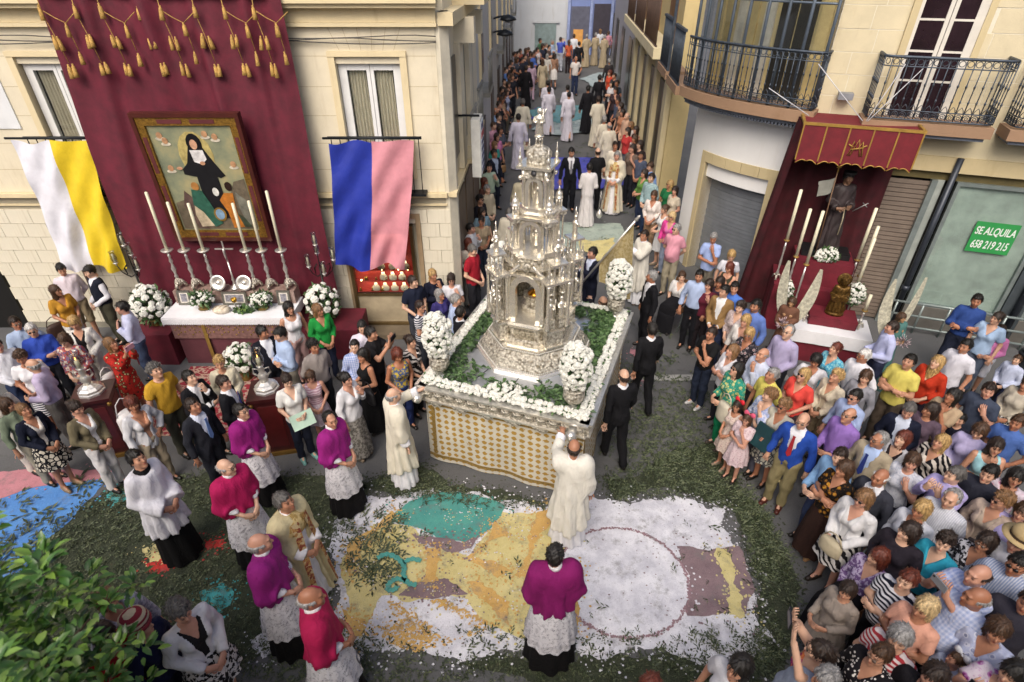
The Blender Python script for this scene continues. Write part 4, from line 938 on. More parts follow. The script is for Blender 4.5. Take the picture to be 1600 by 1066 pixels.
pp('painted_oval', '8a6a2c', oval(.10, .12), 6, .06, .46); pp('painted_shield', '7d9ab4', oval(.07, .09), 7, .06, .46); pp('painted_lily', 'd8d8d0', oval(.05, .07), 6, .10, .84)
for x, z in ((-.48, 1.72), (-.42, 1.64), (.20, 1.74), (.34, 1.70), (-.48, 1.22), (.50, 1.28)): pp('painted_cherub', 'b48a66', oval(.045, .05, 10), 3, x, z); pp('painted_cherub', 'c8c0ac', oval(.075, .03, 10), 2, x, z - .05)
# altar
red_cloth = mat('drape_maroon', '5e1424', .8, var=.2, vscale=4, bump=.3, bscale=25)
silver = mat('silver_plain', 'dedbd4', .28, .72, var=.12, vscale=20, bump=.25, bscale=70)
def relief(key, col='e0dacc', col2='7c7361', rough=.3):
    if key in MC: return MC[key]
    m, t, b = _new(key); v = _coord(t); n = _noise(t, v, 46, 4, .7); w = nd(t, 'ShaderNodeTexVoronoi', feature='SMOOTH_F1'); w.inputs['Scale'].default_value = 34; t.links.new(v, w.inputs['Vector'])
    t.links.new(_ramp(t, w.outputs['Distance'], [(.2, lin(col)), (.75, lin(col2))]), b.inputs['Base Color']); b.inputs['Metallic'].default_value = .65; b.inputs['Roughness'].default_value = rough
    mx = nd(t, 'ShaderNodeMath', operation='SUBTRACT'); t.links.new(n, mx.inputs[0]); t.links.new(w.outputs['Distance'], mx.inputs[1]); _bump(t, b, mx.outputs[0], .9, .02); MC[key] = m; return m
srel = relief('silver_relief')
DP = thing('draped_dais', 'maroon draped dais carrying the altar against the banner', 'dais')
m = MB(); m.bx(-6.55, -5.83, 8.15, 9.05, 0, .62).bx(-3.72, -2.66, 8.30, 9.05, 0, .62).bx(-5.829, -3.721, 8.42, 9.05, 0, .60); m.build('dais_block', red_cloth, DP)
AL = thing('altar', 'altar table with white lace cloth and embroidered front before the painting', 'altar')
m = MB(); m.bx(-5.70, -3.80, 8.20, 8.80, .0, .95).build('core', mat('altar_plum', '5b3038', .7), AL)
MB().bx(-5.74, -3.76, 8.16, 8.195, .55, .93).build('embroidered_front', mat('antependium', '7b5a55', .7, var=.25, vscale=20), AL)
for k in range(8):
    o = MB(); x = -5.6 + .245 * k
    for q in range(9): a = q * 2.4; r = .018 * math.sqrt(q); o.lathe([(0, -.004), (.017, 0), (0, .004)], 6, (x + r * 2.2 * math.cos(a), 8.154, .74 + r * 2.6 * math.sin(a)), Matrix.Rotation(R(90), 4, 'X'))
    tag(o.build('gold_motif', mat('gold_thread', '9a7c3c', .6, .3, var=.3), AL), kind='stuff')
MB().bx(-5.22, -5.16, 8.150, 8.165, .0, .93).build('gold_band', MC['gold_thread'], AL)
m = MB(); m.bx(-5.82, -3.68, 8.12, 8.84, .95, .98)
m.build('altar_cloth', mat('linen', 'dfdfe2', .8, var=.06, bump=.2), AL)
m = MB()
for k in range(62):
    x = -5.82 + 2.14 * k / 62; m.wall([(x, .95), (x + 2.14 / 62, .95), (x + 2.14 / 62, .87), (x + 1.07 / 62, .845), (x, .87)], 8.110, 8.118)
m.build('lace_edge', mat('lace', 'd6d6da', .8, var=.1, vscale=60), AL)
for xs in (-5.825, -3.683): MB().bx(xs - .004, xs + .004, 8.12, 8.84, .82, .95).build('cloth_side', MC['linen'], AL)
for a, b_ in ((-5.78, -4.92), (-4.55, -3.72)): MB().bx(a, b_, 8.60, 8.86, .985, 1.22).build('gradine', mat('marble_rose', 'a08a80', .3, var=.4, vscale=9, col2='6e5850'), AL)
MB().bx(-4.919, -4.551, 8.66, 8.86, .985, 1.20).build('gradine', MC['marble_rose'], AL)
def candlestick(label, x, y, z, sc_=1.0, h=.95, group=None, tilt=0):
    o = thing('candlestick', label, 'candlestick', (x, y, z), 0, group); o.scale = (sc_,) * 3
    b = MB()
    for k in range(3):
        a = k * 2.0944 + .5; b.tube([(0, 0, .16), (.05 * math.cos(a), .05 * math.sin(a), .12), (.10 * math.cos(a), .10 * math.sin(a), .05), (.095 * math.cos(a), .095 * math.sin(a), .012)], [.03, .035, .028, .022], 8)
    b.lathe([(.05, .05), (.07, .09), (.05, .15), (.02, .19)], 12); b.build('foot', srel, o)
    MB().lathe([(.022, .18), (.035, .22), (.018, .26), (.028, .31), (.042, .36), (.024, .42), (.016, .46), (.032, .50), (.018, .56), (.028, .60), (.016, .64)], 14).build('stem', silver, o)
    MB().lathe([(.014, .64), (.06, .665), (.095, .70), (.098, .71), (.05, .70), (.024, .715)], 18).build('drip_pan', silver, o)
    MB().lathe([(.024, .71), (.0235, .71 + h * .99), (.010, .71 + h), (0, .715 + h)], 12).build('candle', mat('wax', 'ded8bc', .5, var=.05), o)
    MB().tube([(0, 0, .71 + h), (0, .002, .735 + h)], .004, 5).build('wick', MC['doorway_black'], [c for c in o.children if c.name.startswith('candle')][0]); return o
xs = [-5.70, -5.42, -5.10, -4.40, -4.14, -3.82]; CN = ['outermost', 'middle', 'innermost']
for k, x in enumerate(xs):
    w = CN[k if k < 3 else 5 - k]; candlestick('silver altar candlestick with tall candle, %s of three on the %s flag side' % (w, 'yellow' if k < 3 else 'pink'), x, 8.73, 1.222, 1.0, (.98, .82, .80, .80, .84, 1.0)[k], 'altar candlesticks')
o = thing('crucifix', 'silver standing crucifix in the middle of the altar shelf', 'crucifix', (-4.76, 8.74, 1.20))
MB().lathe([(.09, 0), (.08, .03), (.03, .07), (.02, .14), (.03, .17), (.014, .22), (.012, .5)], 12).build('stand', silver, o); m = MB(); m.box((0, 0, .68), (.022, .016, .40)); m.build('upright', silver, o); MB().box((0, -.001, .74), (.30, .017, .022)).build('crossbar', silver, o)
MB().tube([(0, -.02, .55), (0, -.026, .62), (0, -.024, .70), (0, -.03, .755)], [.008, .016, .02, .016], 8).build('figure', silver, o)
for x, w in ((-4.98, 'white'), (-4.54, 'pink')):
    o = thing('silver_plate', 'round silver plate leaning beside the crucifix on the %s flag side' % ('yellow' if w == 'white' else 'pink'), 'plate', (x, 8.64, 1.36)); o.rotation_euler = (R(68), 0, 0); MB().lathe([(0, 0), (.07, .004), (.085, .018), (.13, .022), (.135, .016), (.08, .0), (0, -.008)], 26).build('dish', silver, o); MB().lathe([(.04, .01), (.035, .02), (0, .026)], 16).build('boss', silver, o); o.location.z = 1.36
for x, lab, w, h in ((-5.60, 'small framed altar card under the candles next to the yellow flag', .22, .26), (-4.74, 'wide framed altar card in the centre of the altar', .42, .24), (-3.90, 'small framed altar card under the candles beside the long haired woman', .22, .26)):
    o = thing('altar_card', lab, 'altar card', (x, 8.545, .985)); o.rotation_euler = (R(-10), 0, 0)
    m = MB(); m.bx(-w / 2, -w / 2 + .035, -.012, .012, 0, h); m.bx(w / 2 - .035, w / 2, -.012, .012, 0, h); m.bx(-w / 2 + .035, w / 2 - .035, -.0119, .0119, 0, .035); m.bx(-w / 2 + .035, w / 2 - .035, -.0119, .0119, h - .035, h); m.build('frame', mat('pewter', '8d8b82', .4, .8), o); MB().bx(-w / 2 + .035, w / 2 - .035, -.004, .004, .035, h - .035).build('card', mat('card_paper', 'cfc9be', .6, var=.2, vscale=30), o); MB().bx(-w / 2 + .06, w / 2 - .06, -.006, -.005, .06, h - .06).build('print', mat('card_print', '8a8890', .6, var=.4, vscale=40), o)
# flowers
def bloom(key, r, n=9, m_=6, seed=1, flat=.7):
    rr_ = random.Random(seed); b = MB(); v, f = [], []
    for j in range(m_):
        ph = -.5 + 2.0 * j / (m_ - 1); q = r * math.cos(ph) if j < m_ - 1 else r * .12
        for k in range(n): a = 6.2832 * (k + .5 * (j % 2)) / n; q2 = q * rr_.uniform(.78, 1.14); v.append((q2 * math.cos(a), q2 * math.sin(a), r * flat * math.sin(ph) + rr_.uniform(-.12, .12) * r))
    for j in range(m_ - 1):
        for k in range(n): f.append((j * n + k, j * n + (k + 1) % n, (j + 1) * n + (k + 1) % n, (j + 1) * n + k))
    f.append(tuple((m_ - 1) * n + k for k in range(n))); b.add(v, f, False); return b.mesh(key, mat('petal_white', 'd9d9d0', .7, var=.16, vscale=60))
BL = [bloom('bloom', .039, 9, 6, s) for s in (1, 2, 3)]; MUM = [bloom('bloom', .060, 12, 6, s, .45) for s in (4, 5)]
leafm = leaf_mat('leaf_green', '263a1e', '3c5830', '5c7848')
def leafball(name, cx, rad, n, parent, seed, lw=.05, ll=.11, out=.5, mtl=None):
    r_ = np.random.RandomState(seed); d = r_.normal(size=(n, 3)); d /= np.linalg.norm(d, axis=1)[:, None]; c = d * np.array(rad) * r_.uniform(.55, 1.0, n)[:, None] + np.array(cx)
    t1 = d * out + r_.normal(size=(n, 3)) * .6; t1 /= np.linalg.norm(t1, axis=1)[:, None]; t2 = np.cross(t1, r_.normal(size=(n, 3))); t2 /= np.linalg.norm(t2, axis=1)[:, None]; nn = np.cross(t1, t2)
    L = ll * r_.uniform(.7, 1.3, n)[:, None]; W_ = lw * r_.uniform(.7, 1.3, n)[:, None]
    v = np.stack([c, c + t1 * L * .45 + t2 * W_ * .5 + nn * L * .08, c + t1 * L, c + t1 * L * .45 - t2 * W_ * .5 + nn * L * .08], 1).reshape(-1, 3)
    me = tomesh('leaves', v, np.arange(len(v)).reshape(-1, 4)); me.materials[0] = mtl or leafm; me.polygons.foreach_set('use_smooth', np.zeros(n, bool)); return tag(link(name, me, parent), kind='stuff')
def flowers_on(parent, cx, rad, n, meshes, zmin=-1.0, seed=1, jit=.08):
    rad0 = rad
    r_ = random.Random(seed); k = 0
    for i in range(n):
        z = 1 - (1 - zmin) * (i + .5) / n; a = i * 2.39996; s = math.sqrt(max(0, 1 - z * z)); d = Vector((s * math.cos(a), s * math.sin(a), z)); d += Vector((r_.gauss(0, jit), r_.gauss(0, jit), r_.gauss(0, jit))); d.normalize(); q0 = r_.uniform(.86, 1.09); rad = tuple(k_ * q0 for k_ in rad0)
        o = link('flower', meshes[i % len(meshes)], parent, (cx[0] + d.x * rad[0], cx[1] + d.y * rad[1], cx[2] + d.z * rad[2])); nrm = Vector((d.x / rad[0], d.y / rad[1], d.z / rad[2])).normalized(); o.rotation_euler = nrm.to_track_quat('Z', 'Y').to_euler(); q = r_.uniform(.72, 1.25); o.scale = (q, q, q)
def bouquet(label, x, y, z, rad, n, meshes, pot=True, seed=3, h=.25, zmin=-.35):
    o = thing('flower_arrangement', label, 'flowers', (x, y, z))
    if pot: MB().lathe([(.07, 0), (.10, .02), (.05, .06), (.08, h * .6), (.10, h)], 14).build('pot', mat('pot_gold', '8a7440', .4, .6), o)
    leafball('foliage', (0, 0, h + rad[2] * .7), [q * .92 for q in rad], int(n * 9), o, seed); flowers_on(o, (0, 0, h + rad[2] * .7), rad, n, meshes, zmin, seed); return o
bouquet('big bunch of white chrysanthemums on the dais beside the iron candelabrum near the yellow flag', -6.18, 8.50, .62, (.30, .28, .36), 46, MUM, True, 5, .12)
bouquet('big bunch of white chrysanthemums on the dais behind the woman in green', -3.28, 8.62, .62, (.28, .26, .34), 44, MUM, True, 6, .12)
bouquet('bunch of white chrysanthemums standing on the rug behind the woman in cream', -4.50, 7.75, .0, (.26, .22, .28), 38, MUM, True, 8, .22)
for x, lab, s in ((-5.22, 'small vase of white flowers on the altar next to the bread', 11), (-4.22, 'small vase of white flowers on the altar beside the woman with long dark hair', 12)): bouquet(lab, x, 8.42, .982, (.17, .12, .10), 24, BL, True, s, .12)
o = thing('chalice', 'small gold chalice before the wide altar card', 'chalice', (-4.68, 8.42, .982)); MB().lathe([(.06, 0), (.055, .012), (.014, .04), (.02, .08), (.012, .11), (.012, .12)], 16).build('foot', silver, o); MB().lathe([(.012, .12), (.04, .14), (.048, .20), (.046, .20), (.036, .145)], 16).build('cup', mat('gold_cup', 'c99a3a', .2, .95), o)
o = thing('bread_loaf', 'round white loaf lying on the altar cloth', 'bread', (-4.88, 8.32, .982)); MB().lathe([(.0, 0), (.13, .01), (.15, .05), (.11, .09), (0, .105)], 20, sy=.75).build('crust', mat('bread', 'cfc4b0', .8, var=.2, vscale=20), o)
for a in (-.4, 0, .4): MB().tube([(a * .2 - .03, -.08, .085), (a * .2, 0, .106), (a * .2 + .03, .07, .088)], .006, 5).build('score', mat('bread_cut', 'b09a7c', .8), o)
o = thing('grape_bunch', 'bunch of green grapes with vine leaves on the altar cloth', 'grapes', (-4.50, 8.32, .982)); gp = MB().lathe([(0, -.012), (.010, -.006), (.012, .0), (.009, .008), (0, .012)], 8).mesh('grape', mat('grape_green', '6f8a3a', .3)); leafball('vine_leaf', (0, 0, .03), (.2, .07, .03), 60, o, 9, .08, .08)
for k in range(34): link('grape', gp, o, (rg.gauss(0, .09), rg.gauss(0, .035), rg.uniform(.012, .055)))
# hurricane candelabra on iron branches
glassy = glassm('hurricane_glass', 'd8dcda', .05)
hur = MB(); hur.lathe([(.022, 0), (.03, .01), (.044, .05), (.05, .09), (.04, .15), (.036, .18), (.05, .21), (.047, .21), (.033, .18), (.037, .15), (.047, .09), (.041, .05), (.026, .014)], 16, cap=False); hm = hur.mesh('glass_chimney', glassy)
can = MB().lathe([(.017, 0), (.017, .16), (.006, .165), (0, .17)], 10).mesh('candle', MC['wax']); cup = MB().lathe([(.01, -.05), (.018, -.03), (.012, -.02), (.04, -.004), (.04, .004), (.012, .004)], 12).mesh('candle_cup', silver)
def candelabrum(label, x, y, z0, pts, stand):
    o = thing('candelabrum', label, 'candelabrum', (x, y, z0)); ir = mat('iron_black', '1d1a18', .5, .5)
    MB().lathe([(.16, 0), (.14, .03), (.05, .06), (.02, .12), (.016, stand)], 12).build('stand', ir, o)
    for (dx, dy, dz) in pts:
        MB().tube([(0, 0, stand - .12), (dx * .35, dy * .35, stand - .16), (dx * .8, dy * .8, stand + dz * .3 - .1), (dx, dy, stand + dz - .04)], [.012, .011, .009, .008], 6).build('branch', ir, o)
        MB().tube([(dx * .5, dy * .5, stand - .1), (dx * .62 + .03, dy * .5 - .03, stand + .02), (dx * .5 + .05, dy * .5, stand + .08), (dx * .42, dy * .5, stand + .04)], [.008, .012, .010, .004], 6).build('leaf_scroll', ir, o)
        for me_, nm in ((cup, 'candle_cup'), (can, 'candle'), (hm, 'glass_chimney')): link(nm, me_, o, (dx, dy, stand + dz))
candelabrum('iron branch candelabrum with glass chimneys beside the yellow flag', -6.42, 8.78, .62, ((0, 0, .42), (-.22, -.05, .12), (.14, -.08, .02), (.02, .06, .22)), .95)
candelabrum('iron branch candelabrum with glass chimneys beside the blue flag', -3.26, 8.80, .62, ((0, 0, .42), (.26, -.02, .16), (-.16, -.06, .05), (.10, -.12, -.05), (-.02, .06, .24)), .95)
# rug and lantern pedestals
def rugm():
    m, t, b = _new('rug_pattern'); v = _coord(t); w = nd(t, 'ShaderNodeTexVoronoi', feature='DISTANCE_TO_EDGE'); w.inputs['Scale'].default_value = 5.5; t.links.new(v, w.inputs['Vector'])
    c = _ramp(t, w.outputs['Distance'], [(.0, lin('b8a08a')), (.06, lin('7a1c2a')), (.2, lin('8d2432'))]); c = _mix(t, _ramp(t, _noise(t, v, 14, 3), [(.52, (0, 0, 0)), (.58, (1, 1, 1))]), c, lin('ae9484')); t.links.new(c, b.inputs['Base Color']); b.inputs['Roughness'].default_value = .95; return m
rug = MB(); rug.bx(-5.60, -3.45, 6.35, 8.08, .004, .018); tag(rug.build('patterned_rug', rugm()), 'red and beige patterned rug on the ground before the altar', 'rug')
def lantern(label_p, label_l, x, y, rz):
    o = thing('wooden_pedestal', label_p, 'pedestal', (x, y, 0), rz); mh = mat('mahogany', '3a1214', .35, var=.25, vscale=6, sc3=(1, 1, .2)); gm_ = mat('pedestal_gold', '8a6a34', .4, .6)
    MB().box((0, 0, .52), (.40, .40, .94)).build('shaft', mh, o); MB().box((0, 0, 1.015), (.48, .48, .05)).build('top_board', mh, o); MB().box((0, 0, .03), (.46, .46, .06)).build('plinth', gm_, o); MB().box((0, 0, .985), (.44, .44, .012)).build('gold_moulding', gm_, o)
    for s, a in ((-1, 0), (1, 0), (0, -1), (0, 1)):
        m = MB(); m.box((s * .202, a * .202, .52), (.006 if s else .28, .28 if s else .006, .74)); m.build('inset_panel', mat('mahogany_light', '4d191a', .3, var=.2), o)
    for k in range(4): q = k * math.pi / 2 + math.pi / 4; MB().lathe([(0, -.04), (.03, -.02), (.03, .02), (0, .04)], 8, (.29 * math.cos(q), .29 * math.sin(q), .93)).build('corner_scroll', gm_, o)
    l = thing('silver_lantern', label_l, 'lantern', (x, y, 1.04), rz)
    MB().lathe([(.17, 0), (.17, .03), (.15, .04), (.15, .07), (.12, .10), (.10, .11), (.06, .14)], 8, smooth=False).build('base', silver, l)
    MB().lathe([(.03, .13), (.05, .17), (.07, .22), (.05, .27), (.03, .30), (.045, .33), (.03, .37), (.05, .40)], 14).build('stem', silver, l)
    for s in (-1, 1): MB().tube([(s * .04, 0, .22), (s * .11, 0, .28), (s * .10, 0, .36), (s * .04, 0, .34)], [.012, .014, .011, .007], 6).build('handle', silver, l)
    MB().lathe([(.035, .40), (.05, .42), (.068, .48), (.066, .54), (.05, .60), (.07, .66), (.066, .66), (.046, .60), (.062, .54), (.064, .48), (.046, .425)], 18, cap=False).build('glass_chimney', glassy, l)
    MB().lathe([(.028, .40), (.028, .52), (0, .53)], 12).build('candle', MC['wax'], l); MB().lathe([(0, .53), (.008, .545), (.006, .56), (0, .58)], 8).build('flame', mat('flame', 'ffb050', .5, emit=6), l)
lantern('mahogany pedestal among the crowd beside the woman in patterned blouse', 'silver lantern with lit candle beside the woman in patterned blouse', -5.72, 6.12, R(20)); lantern('mahogany pedestal beside the woman in the white peplum top', 'silver lantern with glass chimney beside the woman in the white peplum top', -3.36, 6.18, R(12))
# ------------------------------------------------------------------ right corner building (local x along the front, -y towards the street)
RO, RA_ = (5.4, 10.25, 0), R(-19.5)
RBD = thing('corner_building', 'stone corner building with curved iron balcony and white rounded ground floor', 'building', RO, RA_)
white = wmat('stucco_white', 'e4e4e2', .06, stain=.15); lime = wmat('limestone', 'c6b68e', .14); ash = wmat('ashlar', 'd0c4a4', .16, 2.5); mortar = wmat('mortar', 'd8d2c0', .08); iron = mat('railing_iron', '4a535e', .5, .5, var=.25, vscale=12)
IM = Matrix.Rotation(-RA_, 3, 'Z')
def L2(x, y):                                     # world plan point -> building local
    p = IM @ Vector((x - RO[0], y - RO[1], 0)); return p.x, p.y
A_, C_, B_ = Vector((3.86, 12.6)), Vector((4.02, 11.065)), Vector((5.9, 10.07))
def curve(t, out=0.0):
    p = A_ * (1 - t) ** 2 + C_ * 2 * t * (1 - t) + B_ * t * t; d = ((C_ - A_) * (1 - t) + (B_ - C_) * t).normalized(); n = Vector((d.y, -d.x)); 
    return L2(*(p + n * out))
def strip(t0, t1, z0, z1, o0, o1, n=16):          # curved slab between offsets o0<o1 from the wall line
    m = MB(); v, f = [], []
    for i in range(n + 1):
        t = t0 + (t1 - t0) * i / n
        for o, z in ((o0, z0), (o1, z0), (o1, z1), (o0, z1)): x, y = curve(t, o); v.append((x, y, z))
    for i in range(n):
        for k in range(4): f.append((i * 4 + k, i * 4 + (k + 1) % 4, i * 4 + 4 + (k + 1) % 4, i * 4 + 4 + k))
    f += [(3, 2, 1, 0), tuple(n * 4 + k for k in range(4))]; return m.add(v, f, False)
D0, D1 = .22, .68                                 # the roller door on the rounded corner
strip(0, D0, 0, 3.55, -.35, 0).build('corner_wall', white, RBD); strip(D1, 1, 0, 3.55, -.35, 0).build('corner_wall', white, RBD); strip(D0, D1, 2.62, 3.55, -.35, 0).build('corner_wall', white, RBD)
strip(D0 - .045, D0, 0, 2.62, -.30, .025, 2).build('door_jamb', lime, RBD); strip(D1, D1 + .05, 0, 2.62, -.30, .025, 2).build('door_jamb', lime, RBD)
for k in range(5): a = D0 - .045 + (D1 - D0 + .095) * k / 5; strip(a + .001, a + (D1 - D0 + .095) / 5 - .001, 2.42, 2.622, -.30, .027, 3).build('lintel_stone', lime, RBD)
strip(D0, D1, 2.12, 2.42, -.24, -.06, 8).build('shutter_box', white, RBD)
DR = RBD
for k in range(26): strip(D0, D1, .004 + .0815 * k, .004 + .0815 * k + .076, -.30, -.235 - .008 * (k % 2), 5).build('shutter_slat', mat('shutter_grey', '7d8288', .5, .3, var=.1), RBD)
# shopfront
MB().bx(.5, 9, .30, .5, 0, 3.5).build('inner_wall', dark_in, RBD)
MB().bx(.35, 9, -.03, .3, 2.95, 3.20).build('beam', lime, RBD); MB().bx(.35, 9, -.005, .3, 3.202, 3.60).build('fascia', wmat('fascia_cream', 'cfc4a4', .1), RBD); MB().bx(.35, 9, .06, .3, 2.80, 2.948).build('head_recess', mat('recess_olive', '5c5230', .8), RBD)
for k in range(34):
    z = .03 + .0805 * k
    MB().bx(1.0, 1.84, .055 - .0 * k, .085, z, z + .068).build('shutter_slat', mat('shutter_taupe', '7a6d62', .6, .1, var=.12), RBD)
al = mat('alu_grey', '8f9a98', .4, .5)
MB().bx(.40, 1.0, .02, .10, 0, 2.8).build('shutter_panel', MC['shutter_taupe'], RBD)
MB().bx(1.84, 1.93, -.02, .10, 0, 2.8).build('shutter_post', al, RBD); MB().bx(1.93, 2.04, .03, .10, 0, 2.8).build('shutter_post', mat('alu_light', 'b4bcb6', .4, .3), RBD)
MB().tube([(2.10, -.06, 3.2), (2.10, -.06, .08)], .05, 12).build('drainpipe', mat('pipe_dark', '3a3f48', .4, .4), RBD); MB().lathe([(.066, 0), (.066, .10)], 12, (2.10, -.06, .75)).build('pipe_collar', MC['pipe_dark'], RBD)
for a, b_ in ((2.22, 3.70), (4.05, 5.6)):
    m = MB(); m.bx(a, a + .06, 0, .08, .45, 2.8); m.bx(b_ - .06, b_, 0, .08, .45, 2.8); m.bx(a + .06, b_ - .06, 0, .08, .45, .5); m.bx(a + .06, b_ - .06, 0, .08, 2.74, 2.8); w = m.build('shop_window', al, RBD)
    MB().bx(a + .06, b_ - .06, .03, .036, .5, 2.74).build('pane', glassm('shop_pane', 'e0ecea', .05), w)
    MB().sheet(lambda u, v: (a + .06 + (b_ - a - .12) * u, .075 + .006 * math.sin(u * 9 + v * 4), .5 + 2.24 * v), 20, 10).build('paper_lining', mat('paper_green', 'c2ccc2', .8, var=.18, vscale=2.5, bump=.3, bscale=6, bdist=.03), w)
    MB().bx(a, b_, -.02, .09, 0, .448).build('stall_riser', mat('riser_grey', '6d6a64', .7), w)
MB().bx(3.71, 4.04, -.03, .2, 0, 2.8).build('pier', mat('pier_dark', '4b5358', .5, .3), RBD); MB().tube([(3.9, -.09, 3.2), (3.9, -.09, .05)], .055, 12).build('drainpipe', MC['pipe_dark'], RBD)
MB().bx(5.61, 9, 0, .2, 0, 2.8).build('pier', lime, RBD)
RL = thing('window_rail', 'low steel guard rail along the shop window below the green sign', 'railing', RO, RA_)
for z in (.62, .36, .12): MB().tube([(1.9, -.28, z), (4.6, -.28, z)], .022, 8).build('rail', al, RL)
for k in range(7): MB().tube([(2.0 + .43 * k, -.28, 0), (2.0 + .43 * k, -.28, .64)], .02, 8).build('post', al, RL)
SG = thing('rental_sign', 'green rental sign with white lettering stuck on the shop window', 'sign', RO, RA_)
MB().bx(2.75, 3.39, .016, .026, 1.63, 2.18).build('board', mat('sign_green', '2f8f4a', .5, var=.06), SG)
def text(s, size, loc, mt, parent, rot=(R(90), 0, 0), shear=.12, sx=1.0, bold=.003):
    cu = bpy.data.curves.new('lettering', 'FONT'); cu.body = s; cu.size = size; cu.extrude = .002; cu.shear = shear; cu.offset = bold; cu.align_x = 'CENTER'
    to = bpy.data.objects.new('t', cu); COL.link(to); dg = bpy.context.evaluated_depsgraph_get(); me = bpy.data.meshes.new_from_object(to.evaluated_get(dg)); bpy.data.objects.remove(to)
    me.materials.clear(); me.materials.append(mt); o = link('lettering', me, parent, loc, rot); o.scale = (sx, 1, 1); return o
wl = mat('sign_white', 'dfe3df', .5, var=.03)
text('SE ALQUILA', .19, (3.07, .013, 1.96), wl, SG, sx=.58); text('658 219 215', .20, (3.07, .013, 1.71), wl, SG, sx=.54)
# upper storey: ashlar, openings, gallery
MB().bx(-.26, 9, .001, .5, 3.6, 7).build('upper_core', mortar, RBD)
strip(0, 1, 3.6, 7, -.45, -.03).build('upper_core', wmat('gallery_wall', 'c8b584', .2), RBD)
r2 = random.Random(4); z = 3.70
while z < 6.2:
    x = -.32 + r2.uniform(-.2, 0)
    while x < 8:
        w = r2.uniform(.42, .80); a, b_ = max(x, -.25), x + w - .012
        for c0, c1 in ((-.25, .68), (1.75, 3.3), (4.4, 8)):
            aa, bb = max(a, c0), min(b_, c1)
            if bb - aa > .06: MB().bx(aa, bb, -.003 - r2.uniform(0, .004), .03, z, z + .315).build('ashlar_block', ash, RBD)
        x += w
    z += .328
for a, b_ in ((.78, 1.66), (3.4, 4.3)):
    m = MB(); m.bx(a - .10, a, -.05, .03, 3.7, 6.2); m.bx(b_, b_ + .09, -.05, .03, 3.7, 6.2); w = m.build('french_window', lime, RBD)
    m = MB(); m.bx(a, a + .05, -.03, .03, 3.75, 6.2); m.bx(b_ - .12, b_, -.03, .03, 3.75, 6.2); md = (a + b_) / 2; m.bx(md - .06, md - .005, -.035, .03, 3.75, 6.2); m.bx(md + .005, md + .06, -.035, .03, 3.75, 6.2)
    for zz in (4.30, 4.72, 5.15, 5.6): m.bx(a + .05, md - .06, -.025, .02, zz, zz + .03); m.bx(md + .06, b_ - .12, -.025, .02, zz, zz + .03)
    m.build('casement', mat('casement_white', 'd2cdc2', .5, var=.08), w); MB().bx(a + .05, b_ - .12, -.014, -.010, 3.75, 6.2).build('pane', mat('pane_dark', '2a1c22', .08, var=.3, vscale=2), w)
def ornate(o, P, h=.9, step=.10, mt=iron):
    """wrought railing along the polyline function P(s) for s in 0..1, length-based spacing"""
    N = 60; pts = [Vector((*P(i / N), 0)) for i in range(N + 1)]; ln = sum((b - a).length for a, b in zip(pts[:-1], pts[1:])); n = max(2, int(ln / step)); z0 = o['z']
    for zz, r_ in ((z0 + .04, .014), (z0 + .17, .010), (z0 + h - .13, .010), (z0 + h, .022)): MB().tube([p + Vector((0, 0, zz)) for p in pts[::3]], r_, 6).build('rail', mt, o)
    bar = MB(); bar.tube([(0, 0, .04), (0, 0, h)], .008, 6); bar.lathe([(.008, .30), (.016, .33), (.008, .36)], 6); bar.lathe([(.008, .52), (.017, .55), (.008, .58)], 6); bme = bar.mesh('baluster', mt)
    def ring(r, n_=12): return [(r * math.cos(6.2832 * k / n_), 0, r * math.sin(6.2832 * k / n_)) for k in range(n_ + 1)]
    sc1 = MB(); sc1.tube([(x + .0, y, z + .105) for x, y, z in ring(.045)], .007, 5, cap=False); sc1.tube([(x, y, z + .105) for x, y, z in ring(.02)], .006, 5, cap=False); sc1.tube([(-.045, 0, .17), (-.03, 0, .22), (0, 0, .26), (.03, 0, .22), (.045, 0, .17)], .006, 5); s1 = sc1.mesh('scroll', mt)
    sc2 = MB(); sc2.tube([(x, y, z + h - .065) for x, y, z in ring(.04)], .006, 5, cap=False); s2 = sc2.mesh('frieze_ring', mt)
    for i in range(n + 1):
        s = i / n; p = Vector((*P(s), z0)); q = Vector((*P(min(1, s + .01)), z0)) - Vector((*P(max(0, s - .01)), z0)); a = math.atan2(q.y, q.x)
        link('baluster', bme, o, p, (0, 0, a))
        if i < n: p2 = Vector((*P((i + .5) / n), z0)); link('scroll', s1, o, p2, (0, 0, a)); link('frieze_ring', s2, o, p2, (0, 0, a))
stone = wmat('slab_stone', '9a7c62', .2)
BC = thing('curved_balcony', 'curved wrought iron balcony with scroll railing over the rounded corner', 'balcony', RO, RA_); BC['z'] = 3.80
TE = max((k / 200 for k in range(201) if curve(k / 200, .47)[0] < -.27))
strip(.04, TE, 3.62, 3.80, -.03, .52).build('slab', stone, BC); strip(.05, TE - .01, 3.552, 3.618, -.03, .42).build('dentil_band', mat('dentil', '6d7480', .7), BC)
for k in range(46): t_ = .06 + (TE - .08) * k / 46; strip(t_, t_ + .009, 3.50, 3.552, .30, .41, 1).build('dentil', MC['dentil'], BC)
ornate(BC, lambda s: curve(.05 + (TE - .06) * min(1, s / .88), .47) if s < .88 else curve(TE - .01, .47 * (1 - (s - .88) / .12)), .88, .095)
GL = thing('glazed_gallery', 'iron framed glazed gallery standing on the curved balcony', 'gallery', RO, RA_)
for k in range(9):
    t_ = .07 + (TE - .09) * k / 8; x, y = curve(t_, .40); MB().tube([(x, y, 3.8), (x, y, 6.6)], .028, 8).build('post', mat('gallery_iron', '5d6874', .5, .4), GL)
